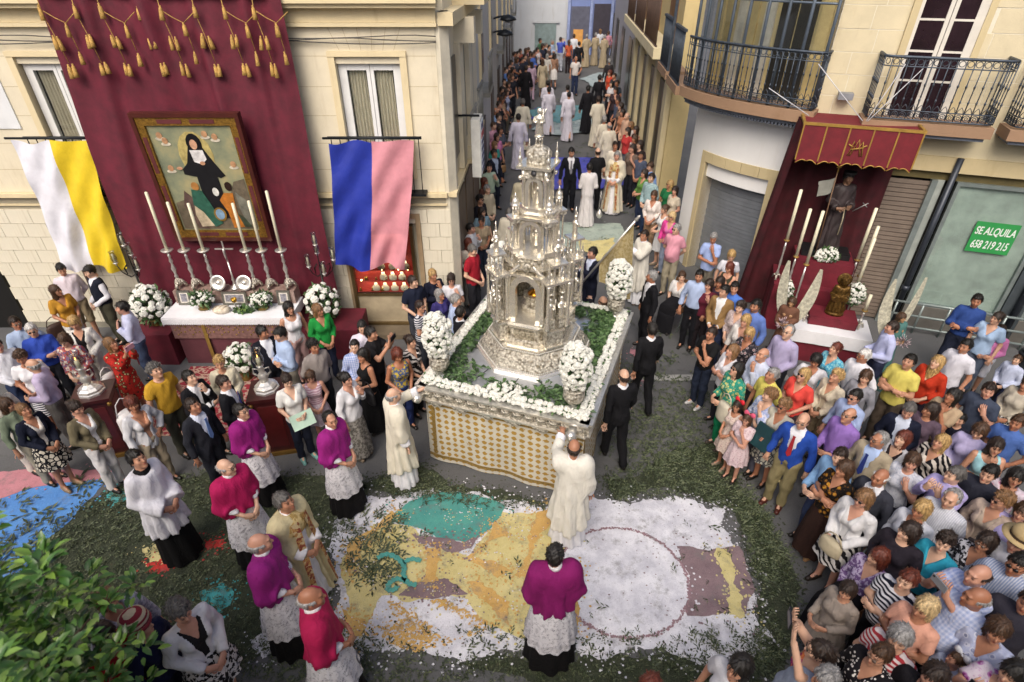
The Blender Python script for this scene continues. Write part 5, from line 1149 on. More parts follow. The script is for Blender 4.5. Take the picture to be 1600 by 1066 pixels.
for zz in (4.66, 5.35): MB().tube([(*curve(.07 + (TE - .09) * k / 30, .40), zz) for k in range(31)], .018, 6).build('transom', MC['gallery_iron'], GL)
for k in range(8):
    a = .07 + (TE - .09) * k / 8; strip(a + .006, a + (TE - .09) / 8 - .006, 4.68, 6.5, .395, .400, 2).build('pane', glassm('gallery_pane', 'e6eef0', .04), GL)
    if k in (5, 6): strip(a + .005, a + (TE - .09) / 8 - .004, 3.82, 6.4, -.028, .0, 2).build('dark_opening', mat('opening_dark', '2b2822', .5), GL)
    elif k in (2, 4): strip(a + .01, a + .07, 3.82, 6.4, -.028, .02, 2).build('white_shutter', mat('shutter_white', 'cfc8b8', .6), GL)
    else: strip(a + .01, a + .06, 3.82, 6.4, -.028, .01, 2).build('cream_pilaster', mat('pilaster_cream', 'c9b27a', .7), GL)
def straight_balcony(label, a, b_, zt=.92):
    o = thing('straight_balcony', label, 'balcony', RO, RA_); o['z'] = 3.78
    MB().bx(a, b_, -.50, 0, 3.62, 3.78).build('slab', stone, o); MB().bx(a + .06, b_ - .06, -.44, 0, 3.56, 3.618).build('dentil_band', MC['dentil'], o)
    def P(s):
        L = .44 * 2 + (b_ - a - .08); d = s * L
        if d < .44: return (a + .04, -.02 - d)
        if d > L - .44: return (b_ - .04, -.46 + (d - (L - .44)))
        return (a + .04 + d - .44, -.46)
    ornate(o, P, zt, .105); return o
straight_balcony('straight wrought iron balcony above the red canopy', .42, 2.22); straight_balcony('straight wrought iron balcony above the green rental sign', 2.42, 4.8)
o = thing('wall_lamp', 'small grey floodlight box fixed on the stone wall by the balcony', 'lamp', RO, RA_); MB().box((.12, -.14, 4.05), (.22, .16, .10)).build('housing', mat('lamp_grey', '8a8d92', .5, .3), o); MB().box((.12, -.03, 4.05), (.06, .08, .06)).build('bracket', iron, o)
for k, q in enumerate((((-.45, -.5, 4.55), (.35, -.85, 3.83)), ((.75, -.46, 4.6), (.40, -.85, 3.83)), ((1.0, -.46, 4.55), (.42, -.85, 3.83)), ((-1.1, -.75, 4.2), (-.42, -.85, 3.85)))):
    o = MB().tube([q[0], q[1]], .007, 5).build('guy_rope', mat('rope_white', 'c4c4c8', .7)); o.location = RO; o.rotation_euler = (0, 0, RA_); tag(o, 'white nylon guy rope holding the red canopy, ' + ('tied to the curved balcony rail', 'tied to the straight balcony rail', 'tied beyond the first balcony rope', 'shortest by the curved slab')[k], 'rope')
# shrine under the canopy
CY = thing('red_canopy', 'red velvet canopy with gold edged scalloped valance over the friar statue', 'canopy', RO, RA_)
vel = mat('velvet_canopy', '6c1822', .75, var=.15, vscale=6, bump=.2); goldtrim = mat('gold_trim', 'a8843e', .5, .3, var=.2)
x0, x1, zt, dp = -.46, 1.22, 3.76, .92
MB().sheet(lambda u, v: (x0 + (x1 - x0) * u, -.02 - (dp - .02) * v, zt - .02 - .04 * math.sin(u * 3.14) * math.sin(v * 3.14)), 12, 8).build('roof_cloth', vel, CY)
def scal(n, w, L=.58):
    return [(0, 0), (w, 0)] + [(w * (1 - k / (n * 6)), -L + .035 * abs(math.sin(math.pi * k / 6)) - .02 * math.cos(k / (n * 6) * 6.28)) for k in range(n * 6 + 1)]
pw = (x1 - x0) / 5
for k in range(5):
    o = MB().wall([(x0 + pw * k + .008 + q * (pw - .016) / 1.0, zt - .03 + r_) for q, r_ in [(a / 1.0, b_) for a, b_ in scal(2, 1.0)]], -dp - .010, -dp); o.build('valance_panel', vel, CY)
for k in range(6): MB().bx(x0 + pw * k - .010, x0 + pw * k + .010, -dp - .018, -dp + .004, zt - .58, zt - .03).build('gold_piping', goldtrim, CY)
m = MB(); m.bx(x0 - .02, x1 + .02, -dp - .022, -dp + .02, zt - .03, zt + .01); m.bx(x0 - .02, x0 + .02, -dp + .02, 0, zt - .03, zt + .01); m.bx(x1 - .02, x1 + .02, -dp + .02, 0, zt - .03, zt + .01); m.build('gold_rail', goldtrim, CY)
for xx in (x0, x1):
    m = MB(); m.add([(xx, -.02, zt - .03), (xx, -dp, zt - .03), (xx, -dp, zt - .56), (xx, -.5, zt - .6), (xx, -.02, zt - .54)], [(0, 1, 2, 3, 4)]); m.build('valance_side', vel, CY)
for k in range(5):
    xx = x0 + pw * k
    for j in range(2):
        MB().tube([(xx + pw * (j * .5 + .02 + .46 * i / 6), -dp - .014, zt - .61 + .035 * abs(math.sin(math.pi * (i / 6))) * 1.0 - .02 * math.cos((j * .5 + .5 * i / 6) * 6.28)) for i in range(7)], .009, 5).build('gold_hem', goldtrim, CY)
mono = MB(); cx, cz = x0 + pw * 2.5, zt - .33
for p in (((-.10, -.11), (-.06, .11), (0, -.02), (.06, .11), (.10, -.11)), ((-.07, -.11), (0, .14), (.07, -.11)), ((-.09, -.02), (.09, .02)), ((-.13, .06), (-.06, .02)), ((.13, .06), (.06, .02))):
    mono.tube([(cx + a, -dp - .018, cz + b_) for a, b_ in p], .011, 6)
mono.build('monogram', goldtrim, CY)
BD = thing('velvet_backdrop', 'dark maroon velvet curtain hanging behind the friar statue', 'curtain', RO, RA_); dv = mat('velvet_dark', '4a0d18', .85, var=.25, vscale=4, col2='2e060c')
MB().sheet(lambda u, v: (-.42 + 1.62 * u - .25 * v * (1 - u), -.10 - .035 * math.sin(u * 30 + math.sin(v * 4)), 3.72 - 3.7 * v), 70, 20).build('back_cloth', dv, BD)
MB().sheet(lambda u, v: (-.46 - .30 * v + .05 * math.sin(u * 14), -.08 - .62 * u * (1 - .35 * v), 3.72 - 3.7 * v), 30, 16).build('side_cloth', dv, BD)
SH = thing('shrine_plinth', 'stepped shrine plinth covered with maroon velvet under the canopy', 'plinth', RO, RA_)
sv = mat('plinth_velvet', '6a1626', .8, var=.2, vscale=4, bump=.3, bscale=12)
def drape(m, x0, x1, y0, y1, z0, z1, a=.012):
    P = [(x0, y0), (x1, y0), (x1, y1), (x0, y1)]
    def fn(u, v):
        s = (u * 4) % 4; k = int(s) % 4; f = s - int(s); p, q = P[k], P[(k + 1) % 4]; x = p[0] + (q[0] - p[0]) * f; y = p[1] + (q[1] - p[1]) * f
        w = a * math.sin(u * 70) * (1 - v) + a * math.sin(u * 31 + 1) * (1 - v); cxx, cyy = (x0 + x1) / 2, (y0 + y1) / 2; d = math.hypot(x - cxx, y - cyy); return (x + (x - cxx) / d * w, y + (y - cyy) / d * w, z0 + (z1 - z0) * v)
    m.sheet(fn, 120, 5, True, True); m.add([(x0, y0, z1), (x1, y0, z1), (x1, y1, z1), (x0, y1, z1)], [(0, 1, 2, 3)]); return m
drape(MB(), .02, .98, -.84, -.16, .95, 1.40).build('upper_step', sv, SH); drape(MB(), -.25, 1.10, -1.02, -.14, .0, .945).build('lower_step', sv, SH)
MB().bx(.10, .90, -.62, -.20, 1.405, 1.50).build('dark_base', mat('base_black', '16181a', .5), SH)
ST = thing('friar_statue', 'brown robed friar statue with a cap holding a small cross on the shrine', 'statue', (0, 0, 0)); 
def RW(s, d, z): return Vector((RO[0] + s * math.cos(RA_) + d * math.sin(RA_), RO[1] + s * math.sin(RA_) - d * math.cos(RA_), z))
ST.location = RW(.50, .42, 1.50); ST.rotation_euler = (0, 0, RA_ + R(18)); ST.scale = (.82,) * 3
link('body', body('hold', 'm', 10, 8), ST, mats=[mat('statue_skin', '7a5a44', .5)]); link('robe', robe('habit', 'hold'), ST, mats=[mat('statue_robe', '33292a', .6, var=.3)])
hh = link('cap', hair('short'), ST, mats=[mat('cap_black', '141212', .6)]); hh.matrix_local = Matrix.Translation(HEADC) @ Matrix.Rotation(R(10), 4, 'Z') @ Matrix.Rotation(R(8), 4, 'X') @ Matrix.Scale(1.06, 4); MB().lathe([(.10, .075), (.125, .10), (.12, .13), (0, .14)], 16, Vector(HEADC)).build('biretta', MC['cap_black'], ST)
MB().tube([(.02, -.20, 1.05), (.03, -.24, .8), (.02, -.26, .45)], .012, 6).build('rope_belt', mat('rope_cord', 'a59a80', .8), ST)
m = MB(); m.tube([(.14, -.30, 1.0), (.34, -.42, 1.22)], .012, 6); m.tube([(.27, -.34, 1.20), (.33, -.44, 1.14)], .010, 6); m.build('hand_cross', mat('cross_grey', '7a7a78', .4, .4), ST)
m = MB(); m.tube([(-.34, -.30, 0), (-.40, -.26, 1.80)], .012, 8); m.build('banner_staff', mat('staff_brown', '6b5038', .5), ST); m = MB(); m.sheet(lambda u, v: (-.405 - .30 * u + .05 * u * v, -.26 - .03 * math.sin(u * 5), 1.70 - .10 * u - .32 * v * (1 - .55 * u * (1 - abs(2 * v - 1)))), 8, 8); m.build('pennant', mat('pennant_grey', '8d8d84', .6, .2), ST); m = MB(); m.box((-.40, -.26, 1.88), (.014, .014, .16)).box((-.40, -.26, 1.90), (.09, .013, .014)); m.build('staff_cross', goldtrim, ST)
def slim_candle(label, s, d, z, hs, hc):
    o = thing('candlestick', label, 'candlestick', RW(s, d, z), 0)
    b = MB()
    for k in range(3): a = k * 2.094; b.tube([(0, 0, .12), (.05 * math.cos(a), .05 * math.sin(a), .08), (.08 * math.cos(a), .08 * math.sin(a), .012)], [.02, .022, .014], 7)
    b.build('foot', srel, o); MB().lathe([(.018, .10), (.03, .14), (.014, .2), (.022, hs * .45), (.013, hs * .6), (.02, hs * .8), (.012, hs - .04)], 12).build('stem', silver, o); MB().lathe([(.012, hs - .04), (.045, hs - .01), (.05, hs), (.02, hs)], 14).build('drip_pan', goldtrim, o)
    MB().lathe([(.028, hs), (.027, hs + hc), (0, hs + hc + .01)], 12).build('candle', MC['wax'], o); MB().tube([(0, 0, hs + hc), (0, 0, hs + hc + .03)], .004, 5).build('wick', MC['doorway_black'], o)
for k, (s, d, z, hs, hc) in enumerate(((-.22, .80, .95, .78, .92), (-.02, .98, .62, .90, .88), (.16, 1.10, .50, .95, .98), (1.00, .72, .95, .55, .95), (1.06, .98, .60, .72, .92), (1.04, 1.10, .45, .72, .90))):
    if z < .94:
        pass
    slim_candle('tall shrine candle in slim stick, friar statue %s side, %s' % ('banner' if k < 3 else 'cross', ('against the curtain', 'between two others', 'foremost of its row')[k % 3]), s, d, .945 if d < 1.0 else 0, hs + (z - .945 if d < 1.0 else z), hc)
def white_ball(label, p, rad, n, seed):
    o = thing('flower_ball', label, 'flowers', p); leafball('foliage', (0, 0, rad[2] * .8), [q * .85 for q in rad], n * 4, o, seed); flowers_on(o, (0, 0, rad[2] * .8), rad, n, BL, -.6, seed); return o
white_ball('low mound of white flowers at the friar statue feet', RW(.52, .70, 1.40), (.20, .13, .12), 50, 21); white_ball('white flower ball behind the gold bust on the shrine side', RW(1.02, 1.30, .95), (.13, .13, .19), 60, 22); white_ball('white flower ball behind the angel figure by the blue shirted man', RW(-.05, 1.25, .80), (.10, .10, .18), 44, 23)
TB = thing('small_altar_table', 'small table with white cloth standing in front of the shrine', 'table', RO, RA_)
MB().bx(.12, 1.30, -1.95, -1.30, 0, .62).build('cloth_body', sv, TB); drape(MB(), .10, 1.34, -2.0, -1.28, .40, .64, .006).build('white_cloth', MC['linen'], TB); drape(MB(), .35, 1.10, -1.75, -1.30, .645, .80, .004).build('riser', sv, TB)
BU = thing('gold_bust', 'small gilded bust of a saint on the white cloth table', 'bust', RW(.74, 1.52, .80), RA_); gb = mat('old_gold', '6e5226', .4, .7, var=.4, vscale=15, bump=.6, bscale=40)
MB().lathe([(.15, 0), (.15, .04), (.10, .07), (.12, .10)], 18, sy=.8).build('socle', gb, BU)
for nm, me_ in (('body', body('hold', 'm', 0, 0)), ('robe', robe('surplice', 'hold')), ('hair', hair('curly'))):
    q = link(nm, me_, BU, mats=[gb]); q.scale = (.52,) * 3; q.location = (0, 0, -.22) if nm != 'hair' else Vector(HEADC) * .52 + Vector((0, 0, -.22))
for q in list(BU.children):
    if q.name.startswith('body'): bpy.data.objects.remove(q)
MB().lathe([(.0, -.07), (.035, -.05), (.045, 0), (.042, .04), (.02, .065), (0, .07)], 14, (0, -.005, .615)).build('head', gb, BU); MB().lathe([(.10, 0), (.115, .004), (.10, .008)], 20, (0, .06, .63), Matrix.Rotation(R(80), 4, 'X')).build('halo', gb, BU)
slim_candle('short silver candlestick at the gold bust, next to the blue shirted helper', 1.16, 1.60, .64, .35, .30); slim_candle('short silver candlestick at the gold bust, next to the angel', .30, 1.62, .64, .40, .35)
def angel(label, p, rz, col):
    o = thing('angel_figure', label, 'statue', p, rz); o.scale = (.62,) * 3
    link('body', body('hold', 'f', 0, 0), o, mats=[mat('angel_skin', 'a8825e', .5)]); link('robe', robe('alb', 'hold'), o, mats=[cloth(col)]); h_ = link('hair', hair('bob'), o, mats=[hair_mat('brown')]); h_.matrix_local = Matrix.Translation(HEADC)
    for s in (-1, 1):
        m = MB(); pts = [(s * .05, .14, 1.25), (s * .16, .20, 1.55), (s * .20, .20, 1.95), (s * .30, .22, 2.35)]
        m.sheet(lambda u, v: (s * (.06 + .30 * v ** .8 + .30 * u * math.sin(v * 2.9) ** .7 * (1 - .4 * v)), .15 + .06 * v + .05 * u * math.sin(v * 3.14) + .012 * math.sin(u * 25), 1.20 + 1.40 * v - .42 * u * (1 - v)), 10, 16); m.build('wing', mat('wing_pale', 'c4c0ac', .6, var=.3, vscale=14, bump=.5, bscale=40), o)
    sp = MB(); r_ = random.Random(5)
    for k in range(60):
        d = Vector((r_.gauss(0, 1), r_.gauss(0, 1), r_.gauss(0, 1))).normalized(); c = Vector((.0, -.34, 1.08)) + d * r_.uniform(.05, .14) ; sp.tube([c, c + d * .09 + Vector((0, 0, .02))], [.012, .003], 5)
    tag(sp.build('silver_posy', mat('posy_pink', 'd3bcc2', .3, .5, var=.3, vscale=40), o), kind='stuff'); return o
for px, py, rz, col, lab, where, dm in ((1237, 474, R(-20), '6b4a3a', 'small winged angel figure with silver posy by the maroon curtain', 'by the curtain', sv), (1408, 498, R(25), '4c7470', 'small winged angel figure with pink posy near the shop window', 'near the shop window', mat('drape_teal', '3a5a58', .8))):
    q = G(px, py, 1.30); P_ = thing('angel_pedestal', 'low draped pedestal carrying the angel figure ' + where, 'pedestal', (q.x, q.y, 0), RA_); drape(MB(), -.16, .16, -.16, .16, 0, .30).build('drape', dm, P_); MB().box((0, 0, .31), (.34, .34, .02)).build('top_board', MC['base_black'], P_)
    angel(lab, (q.x, q.y, .322), RA_ + rz, col)
lp = thing('street_lamp', 'dark cast iron lamp post base rising among the crowd', 'lamp post', G(1548, 650)); im = mat('cast_iron', '24282c', .5, .5, bump=.3)
MB().lathe([(.26, 0), (.26, .06), (.20, .10), (.17, .16), (.16, .50), (.19, .54), (.15, .60), (.13, .70)], 16).build('base', im, lp); MB().lathe([(.13, .70), (.10, .80), (.085, 1.2), (.085, 3.6)], 16).build('post', im, lp); MB().lathe([(.11, 0), (.12, .03), (.11, .06)], 16, (0, 0, 1.15)).build('collar', im, lp); MB().lathe([(.18, .20), (.19, .22), (.18, .24)], 16).build('brass_ring', goldtrim, lp)
MB().lathe([(.085, 3.6), (.12, 3.65), (.2, 3.75), (.22, 4.1), (.1, 4.3), (0, 4.35)], 12).build('lantern_head', im, lp) if False else MB().lathe([(.085, 3.6), (.05, 3.66), (0, 3.7)], 12).build('finial', im, lp)
# ------------------------------------------------------------------ side street
def segwall(label, cat, pts, z1, mt, th=.4, name='house', side=1):
    o = thing(name, label, cat); m = MB(); (xa, ya), (xb, yb) = pts; d = Vector((xb - xa, yb - ya)).normalized(); n = Vector((d.y, -d.x)) * th * side
    m.prism([(xa, ya), (xb, yb), (xb + n.x, yb + n.y), (xa + n.x, ya + n.y)], -.2, z1); m.build('wall', mt, o); return o
def onwall(P, Q, s, out, z): d = (Vector(Q) - Vector(P)); L = d.length; d /= L; return Vector((P[0] + d.x * s, P[1] + d.y * s, z)) + Vector((d.y, -d.x, 0)) * out
LP, LQ = (-1.02, 9.75), (-.28, 24.0)
# left return of the corner building, then a pale house
lw = MB(); lw.prism([(-1.02, 9.70), (-.80, 14.2), (-1.6, 14.2), (-1.8, 9.70)], 0, 7); lw.build('side_wall', cream, LB)
def lbox(name, mt, s0, s1, o0, o1, z0, z1, parent, P=LP, Q=LQ):
    a, b, c, d = onwall(P, Q, s0, o0, 0), onwall(P, Q, s1, o0, 0), onwall(P, Q, s1, o1, 0), onwall(P, Q, s0, o1, 0); return MB().prism([(q.x, q.y) for q in (a, b, c, d)], z0, z1).build(name, mt, parent)
lbox('cornice', trim, -.4, 4.2, -.02, .20, 5.13, 5.30, LB); lbox('cornice', trim, 1.0, 2.6, -.02, .52, 5.302, 5.55, LB); lbox('cornice', trim, -.4, 4.2, -.02, .12, 2.60, 2.67, LB)
for s in (1.0, 2.3): lbox('bracket', cream, s, s + .28, -.02, .34, 4.75, 5.13, LB); lbox('pilaster', cream, s - .1, s + .38, -.02, .10, 2.68, 4.75, LB)
for s in (.25, 1.45, 2.75): lbox('street_window', mat('win_dark', '3c3a34', .3), s, s + .6, -.02, .03, 3.0, 4.6, LB)
for s, z in ((1.3, 3.55), (2.6, 3.75)):
    o = lbox('balcony_slab', trim, s, s + 1.0, 0, .22, z - .9, z - .82, LB); lbox('balcony_rail', mat('rail_grey', '8f8d84', .5, .3), s, s + 1.0, .18, .22, z - .05, z, LB)
    for k in range(8): p = onwall(LP, LQ, s + .06 + .125 * k, .20, 0); MB().tube([(p.x, p.y, z - .82), (p.x, p.y, z - .05)], .012, 6).build('baluster', MC['rail_grey'], LB)
for s in (.2, 1.5, 2.8): lbox('shop_front', mat('shop_wood', '6b5a48', .6), s, s + 1.1, -.02, .03, .05, 2.3, LB)
HB = segwall('pale grey house along the side street beyond the corner building', 'house', ((-.80, 14.2), (.15, 42)), 7, wmat('pale_stucco', 'c4c2bb', .12), side=-1)
PP, PQ = (-.80, 14.2), (.15, 42)
for k in range(7):
    s = .8 + 3.6 * k; lbox('window', mat('win_dark', '3c3a34', .3), s, s + 1.0, -.02, .03, 3.2 + .3, 5.2, HB, PP, PQ); lbox('window_surround', trim, s - .12, s - .002, -.02, .06, 3.4, 5.3, HB, PP, PQ); lbox('door', mat('door_brown', '4a3b30', .5), s + .1, s + 1.1, -.02, .04, .0, 2.4 + .02 * s, HB, PP, PQ)
    if k % 2 == 0: lbox('balcony', MC['rail_grey'], s - .2, s + 1.2, .0, .25, 3.1, 3.2, HB, PP, PQ); lbox('balcony_rail', MC['rail_grey'], s - .2, s + 1.2, .21, .25, 3.95, 4.0, HB, PP, PQ); [MB().tube([(p.x, p.y, 3.2), (p.x, p.y, 3.96)], .012, 5).build('baluster', MC['rail_grey'], HB) for p in [onwall(PP, PQ, s - .15 + .13 * j, .23, 0) for j in range(10)]]
# projecting shop sign
sg = thing('projecting_sign', 'white projecting box sign with red band and blue lines on the corner building', 'sign'); c = onwall(LP, LQ, .9, .35, 3.1); M_ = Matrix.Translation(c) @ Matrix.Rotation(math.atan2(LQ[1] - LP[1], LQ[0] - LP[0]), 4, 'Z')
def sbox(nm, mt, d, off=(0, 0, 0)): return MB().box(off, d, 0, M_).build(nm, mt, sg)
sbox('sign_box', mat('sign_box', 'c8c8c2', .5), (.50, .16, 1.0)); sbox('sign_face', mat('sign_face', 'd8dce0', .4), (.42, .01, .90), (0, -.088, 0)); sbox('red_band', mat('sign_red', 'b03038', .5), (.42, .004, .10), (0, -.096, .22))
for k in range(5): sbox('blue_line', mat('sign_blue', '2c3c70', .5), (.36, .004, .055), (0, -.096, .09 - .12 * k))
sbox('blue_line', MC['sign_blue'], (.30, .004, .09), (0, -.096, .36)); sbox('bracket', MC['iron_dark'], (.04, .5, .03), (0, .2, .52))
# wall lanterns
for k, (px, py, Y, lab) in enumerate(((790, 32, 20.5, 'upper black wall lantern on the bracket above the street crowd'), (785, 55, 20.3, 'lower black wall lantern on the bracket above the street crowd'))):
    p = WY(px, py, Y); o = thing('wall_lantern', lab, 'street lamp', (p.x, p.y, p.z)); bk = MC['iron_dark']
    MB().tube([(-.62, 0, -.2), (-.62, 0, .12), (-.5, 0, .02), (-.2, 0, .10), (0, 0, .12)], .03, 8).build('arm', bk, o); MB().lathe([(.05, .16), (.22, .08), (.26, .02), (.24, .0), (.05, .06)], 14, (.08, 0, 0)).build('shade', bk, o); MB().lathe([(.16, .02), (.10, -.05), (0, -.07)], 12, (.08, 0, 0)).build('lens', mat('lens_grey', '9a9c98', .3), o)
# street end
EY = 41.5
EN = thing('end_house', 'white house with a grey garage shutter closing the side street', 'house'); ws = wmat('end_white', 'bcc0c4', .08)
def ew(px, py): return WY(px, py, EY)
MB().bx(-4, ew(889, 40).x, EY, EY + 1, -.2, 7).build('wall', ws, EN); p, q = ew(836, 36), ew(868, 70); MB().bx(p.x, q.x, EY - .06, EY + .02, gz(EY), p.z).build('garage_shutter', mat('garage_grey', '7f9090', .6), EN); MB().bx(p.x - .15, q.x + .2, EY - .10, EY - .062, p.z, p.z + .15).build('lintel', ws, EN)
E2 = thing('end_house', 'blue fronted house with lit doorway at the end of the side street', 'house'); bl_ = wmat('end_blue', '7484b4', .1)
MB().bx(ew(890, 40).x, 8.5, EY - .5, EY + 1, -.2, 7).build('wall', bl_, E2); EY -= .5
def er(nm, a, b_, ytop, d, mt): MB().bx(ew(a, ytop).x, ew(b_, ytop).x, EY - d, EY + .02, gz(EY), ew(a, ytop).z).build(nm, mt, E2)
er('shop_front', 893, 922, 10, .06, mat('front_dark', '5a5c6c', .5)); er('lit_door', 896, 911, 46, .10, mat('lit_door', 'c08a48', .6, emit=.18)); er('dark_door', 929, 955, 6, .06, mat('door_dark2', '3a3640', .5))
for x in (888, 923, 956): er('pilaster', x, x + 4, 0, .14, mat('pil_blue', '8c9ac4', .6))
# right side of the street
RP, RQ = (6.75, 45.5), (3.86, 12.6)
def rbox(name, mt, y0, y1, o0, o1, z0, z1, parent):
    d = Vector((RP[0] - RQ[0], RP[1] - RQ[1])); L = d.length; d /= L; nn = Vector((-d.y, d.x))
    f = lambda s, o: (RQ[0] + d.x * s + nn.x * o, RQ[1] + d.y * s + nn.y * o)
    return MB().prism([f(y0, o0), f(y1, o0), f(y1, o1), f(y0, o1)], z0, z1).build(name, mt, parent)
def rail(parent, y0, y1, o, z0, z1, n, mt):
    d = Vector((RP[0] - RQ[0], RP[1] - RQ[1])); d.normalize(); nn = Vector((-d.y, d.x))
    rbox('rail', mt, y0, y1, o - .03, o + .03, z1 - .05, z1, parent); rbox('rail', mt, y0, y1, o - .02, o + .02, z0, z0 + .04, parent)
    for k in range(n): s = y0 + (y1 - y0) * (k + .5) / n; x, y = RQ[0] + d.x * s + nn.x * o, RQ[1] + d.y * s + nn.y * o; MB().tube([(x, y, z0), (x, y, z1)], .014, 5).build('baluster', mt, parent)
rbox('side_wall', white, .0, .9, -.4, 0, 0, 3.6, RBD); rbox('side_wall', lime, 2.5, 3.4, -.4, .0, 0, 3.6, RBD); rbox('side_wall', wmat('gallery_wall', 'c8b584'), .0, 3.4, -.4, 0, 3.6, 7, RBD); rbox('shop_frame', lime, .9, 1.0, -.3, .02, 0, 2.9, RBD); rbox('shop_frame', lime, .9, 2.5, -.3, .021, 2.9, 3.3, RBD); rbox('shop_lintel', white, .9, 2.5, -.3, 0, 3.3, 3.6, RBD)
rbox('shop_glass', mat('dull_glass', '8a8f80', .15, var=.2), 1.0, 2.5, -.2, -.15, 0, 2.9, RBD); rbox('shop_curtain', mat('shop_olive', 'b0a880', .7), 1.0, 2.0, -.14, -.10, 0, 2.9, RBD); rbox('shop_post', MC['pipe_dark'], 2.05, 2.2, -.14, -.08, 0, 2.9, RBD)
b1 = thing('side_balcony', 'iron railed balcony on the street side of the stone corner building', 'balcony'); rbox('slab', stone, .1, 1.5, 0, .5, 3.55, 3.72, b1); rail(b1, .15, 1.45, .45, 3.72, 4.75, 14, iron)
b2 = thing('side_balcony', 'dark iron balcony farther up the stone corner building side', 'balcony'); rbox('slab', stone, 1.7, 3.2, 0, .5, 3.58, 3.75, b2); rail(b2, 1.75, 3.15, .45, 3.75, 4.8, 15, iron); rbox('corner_post', iron, 1.72, 1.78, .42, .48, 3.75, 6, b2)
H3 = thing('yellow_house', 'ochre house with pilasters and barred balconies along the side street', 'house'); och = wmat('ochre', 'cdb986', .16)
rbox('wall', och, 3.45, 13.5, -.5, -.02, 0, 7, H3)
for k in range(5): rbox('pilaster', wmat('ochre_pale', 'd8cba6', .12), 3.6 + 2.3 * k, 4.1 + 2.3 * k, -.02, .12, 0, 3.7, H3); rbox('shop_window', MC['win_dark'], 4.3 + 2.3 * k, 5.6 + 2.3 * k, -.03, .03, .2, 3.0, H3)
rbox('balcony_slab', wmat('ochre_pale', 'c8b27a'), 3.5, 13.4, 0, .6, 3.75, 4.0, H3)
for k in range(3): rail(H3, 3.7 + 3.2 * k, 6.6 + 3.2 * k, .52, 4.0, 5.3, 14, mat('bars_rust', '5c4a42', .6, .4)); rbox('balcony_door', mat('door_ochre', '7d5a34', .6), 4.4 + 3.2 * k, 5.6 + 3.2 * k, -.03, .02, 4.0, 6, H3)
H4 = segwall('grey house at the far end of the side street', 'house', ((5.05, 26.1), (6.75, 45.4)), 7, wmat('far_grey', '9c9aa0', .1))
for k in range(4): P0 = Vector((5.05, 26.1)); dd = Vector((1.7, 19.3)).normalized(); nn = Vector((-dd.y, dd.x)); a, b_ = P0 + dd * (1.5 + 4.4 * k), P0 + dd * (3 + 4.4 * k); MB().prism([(a.x, a.y), (b_.x, b_.y), (b_.x + nn.x * .05, b_.y + nn.y * .05), (a.x + nn.x * .05, a.y + nn.y * .05)], .3, 2.9).build('shop_window', MC['win_dark'], H4)
o = thing('paper_bag', 'small blue and white bag hung on the shop front pillar', 'bag', GS(995, 262, 1.0)); MB().box((0, 0, 0), (.22, .08, .26), .3).build('bag', mat('bag_white', 'b8c0c8', .6), o); MB().box((0, 0, .165), (.21, .075, .06), .3).build('flap', mat('bag_blue', '3f68b4', .6), o)

# unseen house added behind the camera, its height and distance set to shade the square
RH = thing('added_shade_house', 'cream house added out of view behind the viewer to shade the square', 'house'); MB().bx(-22, 22, -8, -3.2, 0, 6.6).build('wall', cream, RH)
for k in range(9):
    for zz in (1.0, 4.2):
        x = -16 + 4 * k; w = MB().bx(x - .7, x + .7, -3.22, -3.17, zz - .3, zz + 1.9).build('window', trim, RH); MB().bx(x - .58, x + .58, -3.168, -3.16, zz - .2, zz + 1.8).build('pane', MC['win_dark'], w)
MB().bx(-22, 22, -3.199, -3.0, 6.3, 6.6).build('cornice', trim, RH)
# ------------------------------------------------------------------ silver processional float
FC, FR = Vector((.3125, 6.78, 0)), R(-19.9)
HX, HY = 1.085, 1.33
FL = thing('processional_float', 'processional float draped in white and gold brocade with embossed silver rim', 'float', FC, FR)
def brocade():
    m, t, b = _new('brocade'); c = nd(t, 'ShaderNodeTexCoord'); s = nd(t, 'ShaderNodeSeparateXYZ'); t.links.new(c.outputs['Object'], s.inputs[0])
    def mth(op, a, b_=None):
        n = nd(t, 'ShaderNodeMath', operation=op)
        for i, v in enumerate((a, b_)):
            if v is None: continue
            if hasattr(v, 'is_linked'): t.links.new(v, n.inputs[i])
            else: n.inputs[i].default_value = v
        return n.outputs[0]
    nz = _noise(t, c.outputs['Object'], 26, 3, .6); nn = mth('MULTIPLY', mth('SUBTRACT', nz, .5), 2.6)
    h = mth('MULTIPLY', mth('ADD', s.outputs[0], s.outputs[1]), 29.0); z = mth('MULTIPLY', s.outputs[2], 33.0)
    a = mth('ADD', mth('SINE', mth('ADD', h, z)), nn); b2 = mth('SINE', mth('SUBTRACT', h, z)); f = mth('ADD', mth('MULTIPLY', a, b2), mth('MULTIPLY', nn, .35))
    col = _ramp(t, f, [(.0, lin('c9c4b6')), (.10, lin('c4bdaa')), (.22, lin('a8863e'))], 'CONSTANT')
    t.links.new(_mix(t, .8, col, _ramp(t, _noise(t, c.outputs['Object'], 4, 5), [(.3, (.75,) * 3), (.7, (1,) * 3)]), 'MULTIPLY'), b.inputs['Base Color']); b.inputs['Roughness'].default_value = .5; b.inputs['Specular IOR Level'].default_value = .3
    _bump(t, b, _noise(t, c.outputs['Object'], 12, 4), .35, .03); return m
bro = brocade(); gband = mat('gold_braid', 'a3864a', .5, .3, var=.3, vscale=40, bump=.5, bscale=80)
PER = [(-HX, -HY), (HX, -HY), (HX, HY), (-HX, HY)]
